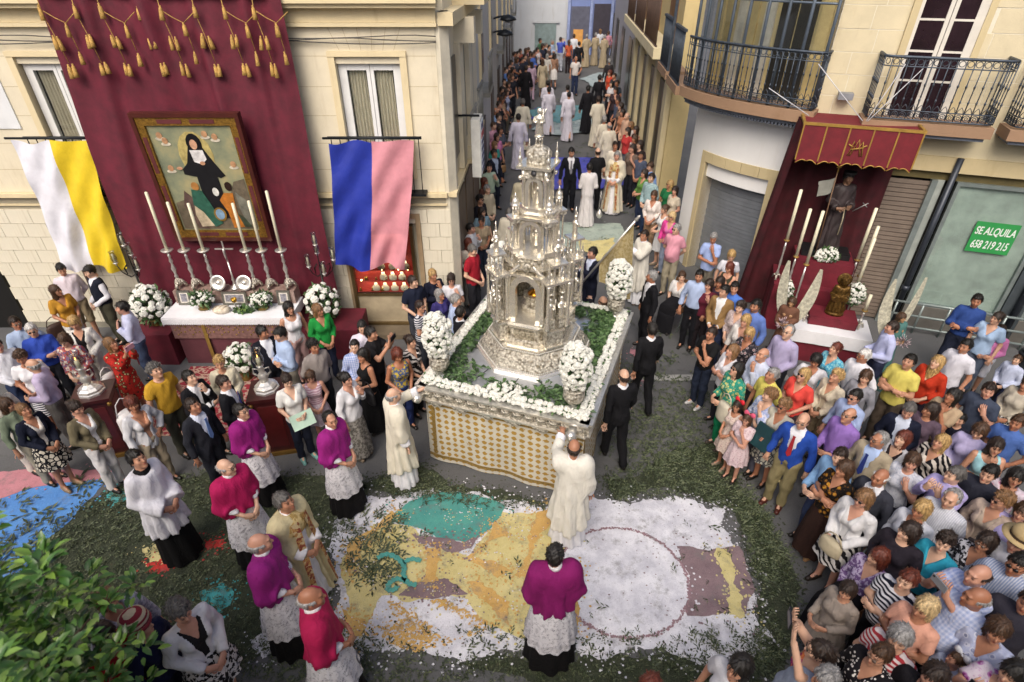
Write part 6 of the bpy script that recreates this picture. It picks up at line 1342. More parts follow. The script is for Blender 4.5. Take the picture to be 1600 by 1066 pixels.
for k in range(4):                                               # cloth skirts, one per side
    p, q = Vector(PER[k]), Vector(PER[(k + 1) % 4]); d = (q - p).normalized(); n = Vector((d.y, -d.x)); L = (q - p).length
    def fn(u, v, off=0.0):
        w = .018 * math.sin(u * 21 + 1.3 * k) * (1 - v) + .012 * math.sin(u * 9 + k) * (1 - v) + .03 * (1 - v) + off; sagz = .05 * math.sin(u * math.pi) * (1 - v) if k == 0 else 0
        x = p + d * L * u + n * (w - .03); return (x.x, x.y, .035 + 1.085 * v - sagz * .3)
    MB().sheet(lambda u, v: fn(u, v), 60, 14).build('brocade_skirt', bro, FL)
    for v0, v1 in ((.055, .105), (.90, .945)): MB().sheet(lambda u, v: fn(u, v0 + (v1 - v0) * v, .004), 60, 2).build('gold_braid', gband, FL)
    for u0 in (.035, .94): MB().sheet(lambda u, v: fn(u0 + .025 * u, .11 + .78 * v, .004), 3, 14).build('gold_braid', gband, FL)
MB().bx(-HX + .05, HX - .05, -HY + .05, HY - .05, .3, 1.33).build('core', MC['doorway_black'], FL)
MB().bx(-HX + .02, HX - .02, -HY + .02, HY - .02, 1.331, 1.352).build('silver_deck', mat('silver_deck', 'ccd0d6', .28, .7, var=.15, vscale=3), FL)
for k, (a, b_) in enumerate((((-HX + .05, -.35), (-.3, -.35)), ((HX - .05, .3), (.8, .3)), ((0, -HY + .05), (.05, -.8)), ((-.55, -HY + .1), (-.4, -.75)), ((.5, -HY + .1), (.35, -.75)))): MB().tube([(*a, 1.354), (*b_, 1.354)], .006, 5).build('deck_seam', mat('seam_dark', '4a4a4c', .5, .5), FL)
for k in range(4):                                               # embossed rim
    p, q = Vector(PER[k]), Vector(PER[(k + 1) % 4]); d = (q - p).normalized(); n = Vector((d.y, -d.x)); L = (q - p).length; a = math.atan2(d.y, d.x); M_ = Matrix.Translation((*((p + q) / 2), 0)) @ Matrix.Rotation(a, 4, 'Z')
    MB().box((0, 0, 1.245), (L + .02, .10, .17), 0, M_).build('rim_panel', srel, FL); MB().box((0, -.015, 1.345), (L + .10, .16, .028), 0, M_).build('rim_moulding', silver, FL); MB().box((0, -.01, 1.148), (L + .06, .13, .022), 0, M_).build('rim_moulding', silver, FL)
    nb = int(L / .155)
    bs = MB(); bs.lathe([(0, .03), (.03, .022), (.055, .008), (.07, 0)], 10, M=Matrix.Rotation(R(90), 4, 'X')); bs.lathe([(.0, .01), (.02, .0)], 6, (.075, 0, .03), Matrix.Rotation(R(90), 4, 'X')); bme = bs.mesh('rim_rosette', srel)
    for j in range(nb): c = M_ @ Vector((-L / 2 + (j + .5) * L / nb, -.05, 1.245)); link('rim_rosette', bme, FL, c, (0, 0, a))
    dm = MB(); dm.wall([(-.12, 0), (.12, 0), (.07, -.05), (.04, -.045), (0, -.085), (-.04, -.045), (-.07, -.05)], -.01, .012); dme = dm.mesh('rim_pendant', srel)
    for j in range(int(L / .36)): nn_ = int(L / .36); c = M_ @ Vector((-L / 2 + (j + .5) * L / nn_, -.06, 1.137)); link('rim_pendant', dme, FL, c, (0, 0, a))
for (x, y) in ((-HX, -HY - .02), (HX * .88, -HY - .02), (-HX, HY), (HX * .88, HY)):
    s = -1 if y < 0 else 1; MB().lathe([(.05, 0), (.062, .05), (.05, .10), (.066, .14), (.066, .19), (.03, .22), (0, .23)], 14, (x, y, 1.25), Matrix.Rotation(R(90) * (1 if s < 0 else -1), 4, 'X')).build('carrying_handle', silver, FL)
# garland of carnations
GA = thing('carnation_garland', 'garland of white carnations edging the top of the silver float', 'garland', FC, FR)
gl = random.Random(8); cnt = 0
def edge(u):
    tot = 4 * (HX + HY); d = u * tot
    for k in range(4):
        p, q = Vector(PER[k]), Vector(PER[(k + 1) % 4]); L = (q - p).length
        if d <= L: return p + (q - p) * (d / L), (q - p).normalized()
        d -= L
    return Vector(PER[0]), Vector((1, 0))
N = 150
for i in range(N):
    p, d = edge((i + .5) / N); n = Vector((d.y, -d.x))
    for r in range(2):
        o = link('carnation', BL[(i + r) % 3], GA, (p.x - n.x * (.012 + .062 * r) + gl.gauss(0, .008), p.y - n.y * (.012 + .062 * r) + gl.gauss(0, .008), 1.392 + .022 * r + gl.uniform(-.012, .012)), (gl.uniform(-.4, .4), gl.uniform(-.4, .4), gl.uniform(0, 6))); s = gl.uniform(.95, 1.28); o.scale = (s, s, s)
gv = []
for i in range(700):
    p, d = edge(gl.random()); n = Vector((d.y, -d.x)); gv.append((p.x - n.x * gl.uniform(.0, .16), p.y - n.y * gl.uniform(0, .16), 1.37 + gl.uniform(0, .03)))
lv = np.array(gv, f32); ang = RS.uniform(0, 6.28, len(lv)); L_ = RS.uniform(.06, .11, len(lv)); dx, dy = np.cos(ang), np.sin(ang)
def leafset(name, c, ang, L_, W_, parent, up=.03, mtl=None):
    dx, dy = np.cos(ang), np.sin(ang); n = len(c)
    v = np.stack([c, c + np.stack([dx * L_ * .5 - dy * W_, dy * L_ * .5 + dx * W_, np.full(n, up)], 1), c + np.stack([dx * L_, dy * L_, RS.uniform(-.01, up, n)], 1), c + np.stack([dx * L_ * .5 + dy * W_, dy * L_ * .5 - dx * W_, np.full(n, up * .6)], 1)], 1).reshape(-1, 3)
    me = tomesh('leaves', v, np.arange(len(v)).reshape(-1, 4)); me.materials[0] = mtl or leafm; me.polygons.foreach_set('use_smooth', np.zeros(n, bool)); return tag(link(name, me, parent), kind='stuff')
leafset('foliage', lv, ang, L_, L_ * .22, GA)
white_ball_p = thing('carnation_bunch', 'bunch of white carnations in the middle of the front garland', 'flowers', FC + Matrix.Rotation(FR, 3, 'Z') @ Vector((.02, -HY + .16, 1.355)), FR)
flowers_on(white_ball_p, (0, 0, .04), (.24, .13, .09), 34, BL, .05, 31); leafball('foliage', (0, 0, .04), (.24, .14, .06), 120, white_ball_p, 32)
# greenery lying on the deck
DG = []
r_ = np.random.RandomState(12)
for (x0, x1, y0, y1, n) in ((-1.0, -.78, -1.2, 1.2, 300), (.80, 1.0, -1.2, 1.25, 460), (-.9, .9, .95, 1.25, 420), (-.95, -.45, -1.15, -.75, 120), (.35, .95, -1.15, -.8, 130), (-.3, .3, -1.2, -1.0, 50), (.6, 1.0, .2, 1.2, 320), (-1.0, -.6, 0, 1.2, 260)): DG.append(np.stack([r_.uniform(x0, x1, n), r_.uniform(y0, y1, n), r_.uniform(1.356, 1.40, n)], 1))
DG = np.concatenate(DG).astype(f32); a_ = r_.uniform(0, 6.28, len(DG)); l_ = r_.uniform(.07, .14, len(DG)); o = leafset('deck_leaves', DG, a_, l_, l_ * .24, None); o.location = FC; o.rotation_euler = (0, 0, FR); tag(o, 'green ruscus leaves strewn over the silver float deck', 'greenery')
# flower urns on the corners
def urn(label, x, y):
    o = thing('flower_urn', label, 'urn', FC + Matrix.Rotation(FR, 3, 'Z') @ Vector((x, y, 1.354)), FR)
    MB().lathe([(.10, 0), (.10, .02), (.06, .04), (.035, .08), (.05, .10), (.04, .12)], 16).build('foot', silver, o); MB().lathe([(.04, .12), (.10, .15), (.135, .22), (.13, .29), (.115, .32), (.14, .345), (.13, .35)], 20).build('bowl', srel, o)
    leafball('foliage', (0, 0, .64), (.165, .165, .29), 420, o, 41, .035, .07); flowers_on(o, (0, 0, .65), (.172, .172, .31), 175, BL, -.86, 42, .07); return o
urn('silver urn with tall ball of white carnations beside the woman in striped top', -.93, -1.12); urn('silver urn with tall ball of white carnations above the priest in gold trimmed white', .88, -1.16); urn('silver urn with tall ball of white carnations beside the man carrying the banner', .93, 1.14); urn('silver urn with tall ball of white carnations half hidden behind the silver tower', -.93, 1.12)
# the tower
TW = thing('silver_tower', 'tiered silver custody tower with arches, figures and pinnacles on the float', 'tower', FC, FR)
sbright = mat('silver_bright', 'ece6d8', .26, .76, var=.10, vscale=18, bump=.3, bscale=60); sdark = relief('silver_tarnish', 'c4bba6', '5c523e', .35); ggold = mat('monstrance_gold', 'b8802a', .25, .95)
O8 = R(22.5)
def ring8(name, prof, mt, z=0.0, smooth=False): return MB().lathe([(r / math.cos(O8), h + z) for r, h in prof], 8, a0=O8, smooth=smooth).build(name, mt, TW)
Z0 = 1.353
ring8('base_step', [(.80, 0), (.80, .03), (.77, .045)], sbright, Z0); ring8('base_flare', [(.75, .045), (.76, .07), (.73, .13), (.66, .20), (.62, .24), (.62, .26)], srel, Z0)
for rr_, zz in ((.765, .058), (.625, .268)):
    V8 = [Vector((rr_ / math.cos(O8) * math.cos(O8 + k * math.pi / 4), rr_ / math.cos(O8) * math.sin(O8 + k * math.pi / 4), Z0 + zz)) for k in range(9)]
    bd = MB().lathe([(0, -.014), (.012, -.008), (.014, 0), (.012, .008), (0, .014)], 6).mesh('bead', silver)
    m = MB()
    for a, b_ in zip(V8[:-1], V8[1:]):
        n = int((b_ - a).length / .030)
        for j in range(n): p = a + (b_ - a) * (j + .5) / n; m.lathe([(0, -.013), (.013, -.005), (.013, .005), (0, .013)], 5, p)
    tag(m.build('beading', silver, TW), kind='stuff')
ring8('base_ledge', [(.60, .262), (.60, .275), (.55, .28), (.55, .30)], sbright, Z0); ring8('plinth', [(.50, .30), (.50, .33), (.465, .345), (.465, .50), (.50, .515), (.50, .535)], srel, Z0); ring8('plinth_cornice', [(.515, .536), (.535, .56), (.535, .575), (.50, .59), (.50, .605)], sbright, Z0)
for k in range(8):                                               # relief panels on the octagon faces
    a = k * math.pi / 4; M_ = Matrix.Rotation(a, 4, 'Z')
    MB().box((.472, 0, Z0 + .423), (.02, .30, .12), 0, M_).build('relief_panel', sdark, TW)
    b_ = MB()
    for j in range(5): b_.lathe([(0, .02), (.03, .012), (.045, 0)], 8, M_ @ Vector((.70, (j - 2) * .11, Z0 + .15)), M_ @ Matrix.Rotation(R(65), 4, 'Y'))
    tag(b_.build('flare_relief', srel, TW), kind='stuff')
for k in range(4):                                               # projecting pedestals on the diagonals
    a = k * math.pi / 2 + math.pi / 4; M_ = Matrix.Rotation(a, 4, 'Z')
    MB().box((.53, 0, Z0 + .425), (.16, .24, .21), 0, M_).build('pedestal', srel, TW); MB().box((.535, 0, Z0 + .545), (.20, .28, .03), 0, M_).build('pedestal_cap', sbright, TW); MB().box((.535, 0, Z0 + .315), (.20, .28, .03), 0, M_).build('pedestal_cap', sbright, TW)
Z1 = Z0 + .605                                                    # first tier
colm = MB(); colm.lathe([(.034, 0), (.034, .05), (.028, .06), (.032, .08), (.022, .10), (.020, .17), (.025, .18), (.021, .20), (.019, .50), (.024, .51), (.020, .53), (.034, .575), (.036, .60)], 10); cme = colm.mesh('column', sbright)
def fig_mesh(h=.26):
    m = MB(); m.lathe([(.040, 0), (.048, .02), (.038, .08), (.042, .13), (.050, .165), (.046, .19), (.022, .205), (.018, .215), (.027, .23), (.029, .25), (.02, .27), (0, .277)], 12, sy=.8)
    for s in (1, -1): m.tube([(s * .045, 0, .185), (s * .058, -.02, .14), (s * .02, -.05, .135)], [.016, .015, .011], 6)
    m.tube([(.05, -.045, .02), (.05, -.05, .28)], .005, 5); return m.mesh('saint_figure', sbright)
fme = fig_mesh()
fin = MB(); fin.lathe([(.030, 0), (.034, .012), (.016, .03), (.024, .05), (.028, .075), (.014, .10), (.008, .12), (.013, .135), (.006, .15), (0, .21)], 10); fne = fin.mesh('finial', sbright)
tur = MB(); tur.lathe([(.05, 0), (.05, .015), (.042, .02)], 8); tur.lathe([(.045, .115), (.056, .125), (.056, .135), (.046, .14), (.048, .165), (.036, .195), (.014, .215), (.02, .23), (.01, .25), (0, .275)], 10)
for k in range(6): a = k * math.pi / 3; tur.lathe([(.008, .02), (.006, .06), (.009, .115)], 6, (.038 * math.cos(a), .038 * math.sin(a), 0))
tme = tur.mesh('turret', sbright)
def arch(name, M_, w, h, r, th, dep, mt, zc):
    """arched frame: opening w wide, springing at h, outer margin th"""
    m = MB(); n = 14; inn = [(-w / 2, 0), (-w / 2, h)] + [(-w / 2 * math.cos(math.pi * k / n), h + w / 2 * math.sin(math.pi * k / n)) for k in range(1, n)] + [(w / 2, h), (w / 2, 0)]; W = w / 2 + th
    out = [(-W, 0), (-W, h)] + [(-W * math.cos(math.pi * k / n), h + (w / 2 + th) * math.sin(math.pi * k / n)) for k in range(1, n)] + [(W, h), (W, 0)]
    v, f = [], []; c = len(inn)
    for x in (r - dep / 2, r + dep / 2):
        for q in inn + out: v.append(M_ @ Vector((x, q[0], zc + q[1])))
    for k in range(c - 1):
        a, b_ = k, k + 1; f += [(2 * c + a, 2 * c + b_, 3 * c + b_, 3 * c + a), (c + a, c + b_, b_, a), (a, b_, 2 * c + b_, 2 * c + a), (3 * c + a, 3 * c + b_, c + b_, c + a)]
    m.add(v, f); return m.build(name, mt, TW)
for k in range(4):
    a = k * math.pi / 2 - math.pi / 2; M_ = Matrix.Rotation(a, 4, 'Z')
    arch('arch', M_, .29, .40, .40, .075, .09, sbright, Z1); arch('arch_moulding', M_, .445, .40, .40, .03, .06, sdark, Z1)
    for s in (-1, 1):
        p = M_ @ Vector((.43, s * .235, Z1)); link('column', cme, TW, p)
        p = M_ @ Vector((.36, s * .30, Z1)); link('column', cme, TW, p)
    for s in (-1, 1):                                           # scrolls over the arch carrying a roundel
        m = MB(); m.tube([M_ @ Vector((.40, s * .26, Z1 + .60)), M_ @ Vector((.41, s * .17, Z1 + .66)), M_ @ Vector((.41, s * .09, Z1 + .74)), M_ @ Vector((.41, s * .10, Z1 + .79)), M_ @ Vector((.41, s * .13, Z1 + .77))], [.03, .028, .022, .016, .01], 8); m.build('volute', sbright, TW)
    MB().lathe([(0, .03), (.04, .024), (.055, .01), (.06, -.01)], 16, M_ @ Vector((.41, 0, Z1 + .71)), M_ @ Matrix.Rotation(R(90), 4, 'Y')).build('roundel', srel, TW)
    MB().box((.395, 0, Z1 + .605), (.09, .56, .03), 0, M_).build('entablature', sbright, TW)
    # diagonal buttress: paired columns, two saints, turrets and a tall pinnacle
    a2 = a + math.pi / 4; N_ = Matrix.Rotation(a2, 4, 'Z')
    MB().box((.42, 0, Z1 + .34), (.10, .16, .66), 0, N_).build('buttress_core', sdark, TW)
    for s in (-1, 1):
        link('saint_figure', fme, TW, N_ @ Vector((.60, s * .085, Z1 + .13)), (0, 0, a2 + math.pi / 2)); MB().box((.60, s * .085, Z1 + .065), (.10, .11, .125), 0, N_).build('figure_pedestal', srel, TW)
        for r in (.51, .655): link('column', cme, TW, N_ @ Vector((r, s * .15, Z1)))
        link('turret', tme, TW, N_ @ Vector((.60, s * .085, Z1 + .46)))
    MB().box((.58, 0, Z1 + .615), (.20, .38, .03), 0, N_).build('buttress_cap', sbright, TW)
    for q, (r, s) in enumerate(((.53, -.07), (.53, .07), (.65, -.07), (.65, .07))): MB().lathe([(.016, 0), (.011, .03), (.011, .18), (.017, .21)], 8, N_ @ Vector((r, s, Z1 + .63))).build('colonnette', sbright, TW)
    MB().box((.59, 0, Z1 + .85), (.20, .22, .025), 0, N_).build('buttress_cap', sbright, TW)
    link('saint_figure', fme, TW, N_ @ Vector((.59, 0, Z1 + .865)), (0, 0, a2 + math.pi / 2)); MB().tube([N_ @ Vector((.59, 0, Z1 + 1.10)), N_ @ Vector((.59, 0, Z1 + 1.24))], [.02, .003], 8).build('spire', sbright, TW)
    for s in (-1, 1): link('finial', fne, TW, N_ @ Vector((.64, s * .15, Z1 + .63)))
MB().lathe([(.20, 0), (.20, .05), (.16, .07), (.15, .14), (.18, .17), (.18, .19)], 8, (0, 0, Z1), smooth=False).build('inner_stand', srel, TW)
MO = thing('gold_monstrance', 'small gilded monstrance standing inside the silver tower arch', 'monstrance', FC + Vector((0, 0, Z1 + .19)), FR)
MB().lathe([(.11, 0), (.10, .03), (.06, .06), (.025, .10), (.035, .14), (.018, .18), (.018, .22)], 16).build('foot', ggold, MO); MB().lathe([(.0, .015), (.07, .012), (.085, 0), (.07, -.012), (0, -.015)], 20, (0, 0, .31), Matrix.Rotation(R(90), 4, 'X')).build('host_case', ggold, MO)
sr = MB()
for k in range(20): a = k * math.pi / 10; sr.tube([(.08 * math.cos(a), 0, .31 + .08 * math.sin(a)), (.125 * math.cos(a), 0, .31 + .125 * math.sin(a))], [.009, .002], 5)
tag(sr.build('sun_rays', ggold, MO), kind='stuff')
Z2 = Z1 + .80                                                    # entablature and second tier
ring8('tier_cornice', [(.36, 0), (.38, .02), (.42, .05), (.42, .065), (.36, .08)], sbright, Z1 + .63); ring8('tier_drum', [(.34, .71), (.34, .80)], srel, Z1); ring8('tier_cornice', [(.36, 0), (.37, .015), (.33, .03)], sbright, Z2)
for k in range(4):
    a = k * math.pi / 2 - math.pi / 2; M_ = Matrix.Rotation(a, 4, 'Z'); Zb = Z2 + .03
    arch('arch', M_, .20, .26, .235, .045, .07, sbright, Zb); MB().box((.235, 0, Zb + .425), (.09, .34, .03), 0, M_).build('entablature', sbright, TW)
    N_ = Matrix.Rotation(a + math.pi / 4, 4, 'Z')
    MB().box((.315, 0, Zb + .03), (.15, .17, .06), 0, N_).build('pier_base', sbright, TW)
    for r in (.27, .36):
        for s in (-.05, .05): MB().lathe([(.018, 0), (.013, .02), (.012, .28), (.02, .31)], 8, N_ @ Vector((r, s, Zb + .06))).build('colonnette', sbright, TW)
    MB().box((.315, 0, Zb + .39), (.15, .17, .04), 0, N_).build('pier_cap', srel, TW); MB().box((.315, 0, Zb + .42), (.17, .19, .02), 0, N_).build('pier_cap', sbright, TW); link('turret', tme, TW, N_ @ Vector((.315, 0, Zb + .43)))
    link('saint_figure', fme, TW, M_ @ Vector((.02, 0, Zb + .02)), (0, 0, a + math.pi / 2))
    for s in (-1, 1): link('finial', fne, TW, N_ @ Vector((.42, s * .12, Z2 - .10)))
Z3 = Z2 + .47                                                    # third tier, square lantern
ring8('tier_cornice', [(.24, 0), (.26, .02), (.26, .035), (.21, .05), (.21, .09)], sbright, Z3)
for k in range(4):
    a = k * math.pi / 2 - math.pi / 2; M_ = Matrix.Rotation(a, 4, 'Z'); N_ = Matrix.Rotation(a + math.pi / 4, 4, 'Z'); Zb = Z3 + .09
    arch('arch', M_, .13, .24, .155, .05, .05, sbright, Zb); MB().box((.155, 0, Zb + .385), (.05, .24, .12), 0, M_).build('oculus_panel', srel, TW); MB().lathe([(.035, 0), (.035, .012), (0, .012)], 12, M_ @ Vector((.178, 0, Zb + .395)), M_ @ Matrix.Rotation(R(90), 4, 'Y')).build('oculus', MC['seam_dark'], TW)
    MB().lathe([(.026, 0), (.018, .03), (.017, .26), (.028, .30), (.030, .44)], 8, N_ @ Vector((.205, 0, Zb))).build('corner_column', sbright, TW); MB().lathe([(0, -.03), (.028, -.01), (.028, .012), (0, .032)], 8, N_ @ Vector((.25, 0, Zb + .33))).build('mask_boss', sbright, TW)
    link('finial', fne, TW, N_ @ Vector((.255, 0, Zb + .465)))
for k in range(4): MB().box((0, 0, 0), (.02, .02, .02)) if False else None
link('saint_figure', fme, TW, (0, 0, Z3 + .09))
Z4 = Z3 + .53
MB().box((0, 0, Z4 + .012), (.44, .44, .03)).build('roof_slab', sbright, TW); MB().lathe([(.15, .0), (.15, .03), (.13, .04), (.16, .07), (.165, .11), (.13, .155), (.06, .185), (.05, .20)], 24, (0, 0, Z4 + .028)).build('dome', srel, TW)
for k in range(6): a = k * math.pi / 3; MB().lathe([(.008, 0), (.006, .04), (.010, .075)], 6, (.04 * math.cos(a), .04 * math.sin(a), Z4 + .225)).build('colonnette', sbright, TW)
MB().lathe([(.055, 0), (.06, .01), (.05, .02), (0, .03)], 14, (0, 0, Z4 + .30)).build('lantern_cap', sbright, TW)
TW.scale = (.95, .95, 1.07); TW.location.z = Z0 * (1 - 1.07); MO.location.z += .04
o = link('crowning_figure', fme, TW, (0, 0, Z4 + .32)); o.scale = (1.15, 1.15, 1.0); MB().tube([(.04, -.02, Z4 + .50), (.09, -.03, Z4 + .60)], [.014, .006], 6).build('raised_arm', sbright, TW)
# ------------------------------------------------------------------ the people: photograph head point, facing (0 = towards the viewer, 90 = towards the banner side's right), pose, height, dress
m_, f_ = 'm', 'f'
def Pn(px, py, yaw, pose, h, sex, hr, tp, bt, label, hy=0, hp=0, grp='spectators', **k): return person(label, px, py, yaw, pose, h, sex, hr, tp, bt, hy, hp, grp, **k)
# --- around the altar
Pn(96, 421, 40, 'behind', 1.78, m_, 'short:black', 'shirt:d8ccd4', 'sh:8d7f66', 'young man in pale pink shirt and khaki shorts by the white block wall', hp=15)
Pn(141, 424, -35, 'clasp', 1.76, m_, 'short:black', 'vest:171b2a+d8d8de', 'tr:4c4a3c', 'young man in navy waistcoat over white shirt under the yellow flag', hp=15)
Pn(87, 454, 60, 'hold', 1.66, f_, 'long:brown', 'vneck:b8862c', 'sh:d6d4d2', 'girl in mustard blouse and white shorts by the wall')
Pn(192, 481, -60, 'down', 1.74, m_, 'short:black', 'shirt:b9bdd8', 'tr:3a4660', 'young man in lavender shirt beside the dais flowers')
Pn(24, 505, 55, 'down', 1.74, m_, 'short:dark', 'shirt:9fb0cc', 'tr:40444c', 'man in glasses and light blue shirt next to the blue shirted man', glasses='clear')
Pn(50, 516, 35, 'fold', 1.74, m_, 'short:white', 'shirt:2f4aa8', 'tr:2a2c34', 'white haired man in sunglasses and bright blue shirt', glasses='dark')
Pn(116, 504, 25, 'clasp', 1.64, f_, 'bob:blond', 'blazer:d8d6d0+1c1a1c', 'tr:c8c4bc', 'short haired blonde woman in white jacket near the lantern pedestal', hp=15)
Pn(101, 531, 10, 'down', 1.64, f_, 'bob:brown', 'tunic:6a5a78/print/a04a44/c8bcae', 'tr:9a8c7c', 'woman in glasses and patterned blouse beside the silver lantern', glasses='clear', hp=15)
Pn(173, 537, 75, 'phone', 1.64, f_, 'bob:light', 'tunic:b02820/floral/c8b080/3a2a20', 'sk:b02820/floral/c8b080/3a2a20', 'woman in red floral dress lifting a phone', hp=-15)
Pn(-6, 540, 60, 'clasp', 1.74, m_, 'short:dark', 'shirt:d6d8e0', 'tr:24304c', 'man in white shirt and jeans behind the bald man in lavender')
Pn(33, 558, 30, 'clasp', 1.64, f_, 'curly:brown', 'tee:dcdce0', 'sk:dcdce0/stripe/1e2238', 'woman in white tee and striped skirt facing the bald man', hp=15)
Pn(52, 571, -70, 'hold', 1.72, m_, 'bald:grey', 'shirt:b8acc8', 'tr:6d6a66', 'bald man in lavender shirt and grey trousers beside the crowd pedestal', glasses='clear')
Pn(11, 632, 75, 'down', 1.62, f_, 'bob:brown', 'shirt:6f7b68', 'tr:9a9484', 'woman in sage green shirt behind the navy cardigan')
Pn(-14, 612, 70, 'down', 1.66, f_, 'bob:light', 'long:c9c3b8', 'tr:d4cec4', 'woman in white trousers behind the sage green shirt')
Pn(37, 641, 70, 'clasp', 1.62, f_, 'bun:light', 'blazer:151a2c+d6d0c8', 'ks:14141a/blob/c9c2b4', 'woman in navy cardigan and black and white skirt', hp=-15, shoes='8a7358')
Pn(118, 637, 75, 'clasp', 1.68, f_, 'bun:dark', 'blazer:6e6650+d8d8d8', 'tr:d6d4d6', 'young woman in khaki blazer and white jeans', hp=15, shoes='1b1414')
Pn(206, 631, 65, 'down', 1.66, f_, 'bob:red', 'blazer:d0d0d4+c08c70', 'tr:a89a84', 'red haired woman in white jacket with backpack over peach top')
Pn(242, 579, 65, 'down', 1.76, m_, 'curly:salt', 'tee:c0952e', 'tr:4a4a40', 'grey curly haired man in mustard tee with a printed back', hp=-15)
Pn(343, 567, 25, 'hold', 1.64, f_, 'curly:blond', 'tunic:d0c8b0', 'tr:b8b0a0', 'blonde woman in cream cardigan on the rug')
Pn(296, 590, 70, 'chin', 1.72, m_, 'short:black', 'jacket:131318+d8d8dc+101014', 'tr:131318', 'young man in black suit and bow tie with hand on chest', hp=-15)
Pn(301, 634, 70, 'down', 1.74, m_, 'short:dark', 'jacket:22242c+c8d0e0+6a8ac0', 'tr:22242c', 'young man in charcoal suit and light blue tie', hp=-15)
Pn(349, 598, 100, 'clasp', 1.74, m_, 'short:dark', 'jacket:14151b+d8dae0+3a3f80', 'tr:14151b', 'dark haired young man in black suit before the cream cardigan')
Pn(410, 519, 45, 'down', 1.78, m_, 'short:black', 'jacket:12141f+d4d6dc', 'tr:12141f', 'bearded man in navy suit beside the silver lantern')
Pn(438, 522, -45, 'fold', 1.76, m_, 'short:black', 'shirt:a9bcdc', 'tr:8a8478', 'young man in light blue shirt with folded arms at the altar', hp=15)
Pn(451, 481, 45, 'down', 1.70, f_, 'long:black', 'tank:dcdade', 'tr:c09c98', 'woman with long black hair in white sleeveless top by the altar')
Pn(448, 594, 40, 'hold', 1.68, f_, 'tail:dark', 'vneck:dcdcd8', 'tr:1b2030', 'woman in white peplum top and dark jeans holding a clutch', hp=15, shoes='7ab0a8')
Pn(497, 484, 40, 'clasp', 1.66, f_, 'bob:light', 'blouse:1f8a3c', 'tr:20263c', 'woman in bright green blouse by the white chrysanthemums', hy=25)
Pn(485, 588, 20, 'clasp', 1.42, f_, 'long:brown', 'tank:d8c4cc/stripe/b08a98', 'ks:cdbcc8/dots/e4dce0', 'girl in pink striped dress beside the white peplum top', hp=15)
Pn(490, 541, 45, 'behind', 1.74, m_, 'curly:black', 'shirt:8c8480', 'tr:22242a', 'curly haired young man in taupe shirt')
Pn(566, 511, 20, 'down', 1.74, m_, 'crop:black', 'polo:d4cedc', 'tr:30323c', 'dark haired man in white top behind the phone holder', hp=15)
Pn(579, 521, 75, 'phone', 1.78, m_, 'short:black', 'polo:1c1b1e', 'tr:1a1a1c', 'man in black polo shirt taking a picture')
Pn(554, 541, 30, 'down', 1.60, m_, 'crop:black', 'shirt:7f93c8/plaid/c4cce4', 'tr:2a3040', 'boy in blue checked shirt')
Pn(568, 555, -50, 'hold', 1.66, f_, 'bob:black', 'tank:121214', 'mx:101012', 'woman in black vest top and long black skirt with a handbag')
Pn(540, 592, 65, 'down', 1.66, f_, 'bun:black', 'blouse:dadade', 'mx:98948e/print/6a6660', 'woman in white blouse and long grey patterned skirt')
Pn(621, 554, 35, 'clasp', 1.64, f_, 'bob:red', 'tank:4a5a80/print/b09a3c', 'tr:1c2a58', 'woman in blue and yellow print top beside the priest', hp=15)
Pn(641, 533, 60, 'clasp', 1.64, f_, 'bun:dark', 'vneck:141418/zebra/c9c4c0', 'tr:16161a', 'woman in black and white swirl print blouse')
Pn(656, 479, 75, 'fold', 1.62, f_, 'tail:dark', 'tee:d8d8dc/stripe/20243c', 'tr:30343c', 'woman in navy striped white tee behind the flower urn', glasses='clear')
Pn(645, 440, 40, 'down', 1.74, m_, 'short:dark', 'polo:171d30', 'tr:3a3c44', 'man in navy polo by the jewellery window', hy=25)
Pn(676, 429, 40, 'chin', 1.68, f_, 'tail:blond', 'long:14182a', 'tr:20242e', 'blonde woman in navy top with hand at her chin')
Pn(705, 436, 10, 'down', 1.64, f_, 'long:dark', 'tee:ccccd2', 'tr:3c4252', 'girl with long dark hair in white tee by the corner', hp=15)
Pn(687, 460, 50, 'down', 1.58, f_, 'bob:grey', 'long:3a3470', 'tr:2a2a34', 'elderly woman in glasses and violet top', hp=-15, glasses='clear')
Pn(712, 469, 110, 'down', 1.70, m_, 'short:grey', 'shirt:a8b8d8', 'tr:44464c', 'grey haired man in light blue shirt at the float edge')
Pn(719, 488, 120, 'push', 1.70, m_, 'short:black', 'jacket:14141a+d0d2d8', 'tr:14141a', 'dark suited man with hand on the float edge', grp='float bearers')
Pn(738, 391, 60, 'down', 1.78, m_, 'short:salt', 'polo:981a2a', 'tr:26262c', 'man in crimson polo shirt standing at the corner', hp=15)
Pn(732, 380, 40, 'clasp', 1.66, f_, 'long:red', 'long:cfc4b4', 'tr:8a8a88', 'auburn haired woman behind the crimson polo shirt')
Pn(735, 357, 70, 'down', 1.74, m_, 'short:black', 'shirt:cfcfd2', 'tr:3a3c46', 'black haired man in white shirt against the street wall')
Pn(752, 345, 15, 'hold', 1.66, f_, 'bun:dark', 'tee:a08e74', 'tr:2a3040', 'woman in beige tee holding a paper')
Pn(753, 331, 30, 'down', 1.64, f_, 'long:dark', 'vneck:7c96a4', 'tr:44505c', 'woman with long dark hair in grey blue top behind the beige tee')
Pn(750, 312, 50, 'down', 1.66, f_, 'curly:black', 'long:1c1a20', 'tr:1c1c22', 'woman with black curly hair and sunglasses in the street row', glasses='dark')
Pn(761, 296, 35, 'down', 1.74, m_, 'short:grey', 'shirt:b4a890', 'tr:6a6458', 'grey haired man in beige shirt in the street row')
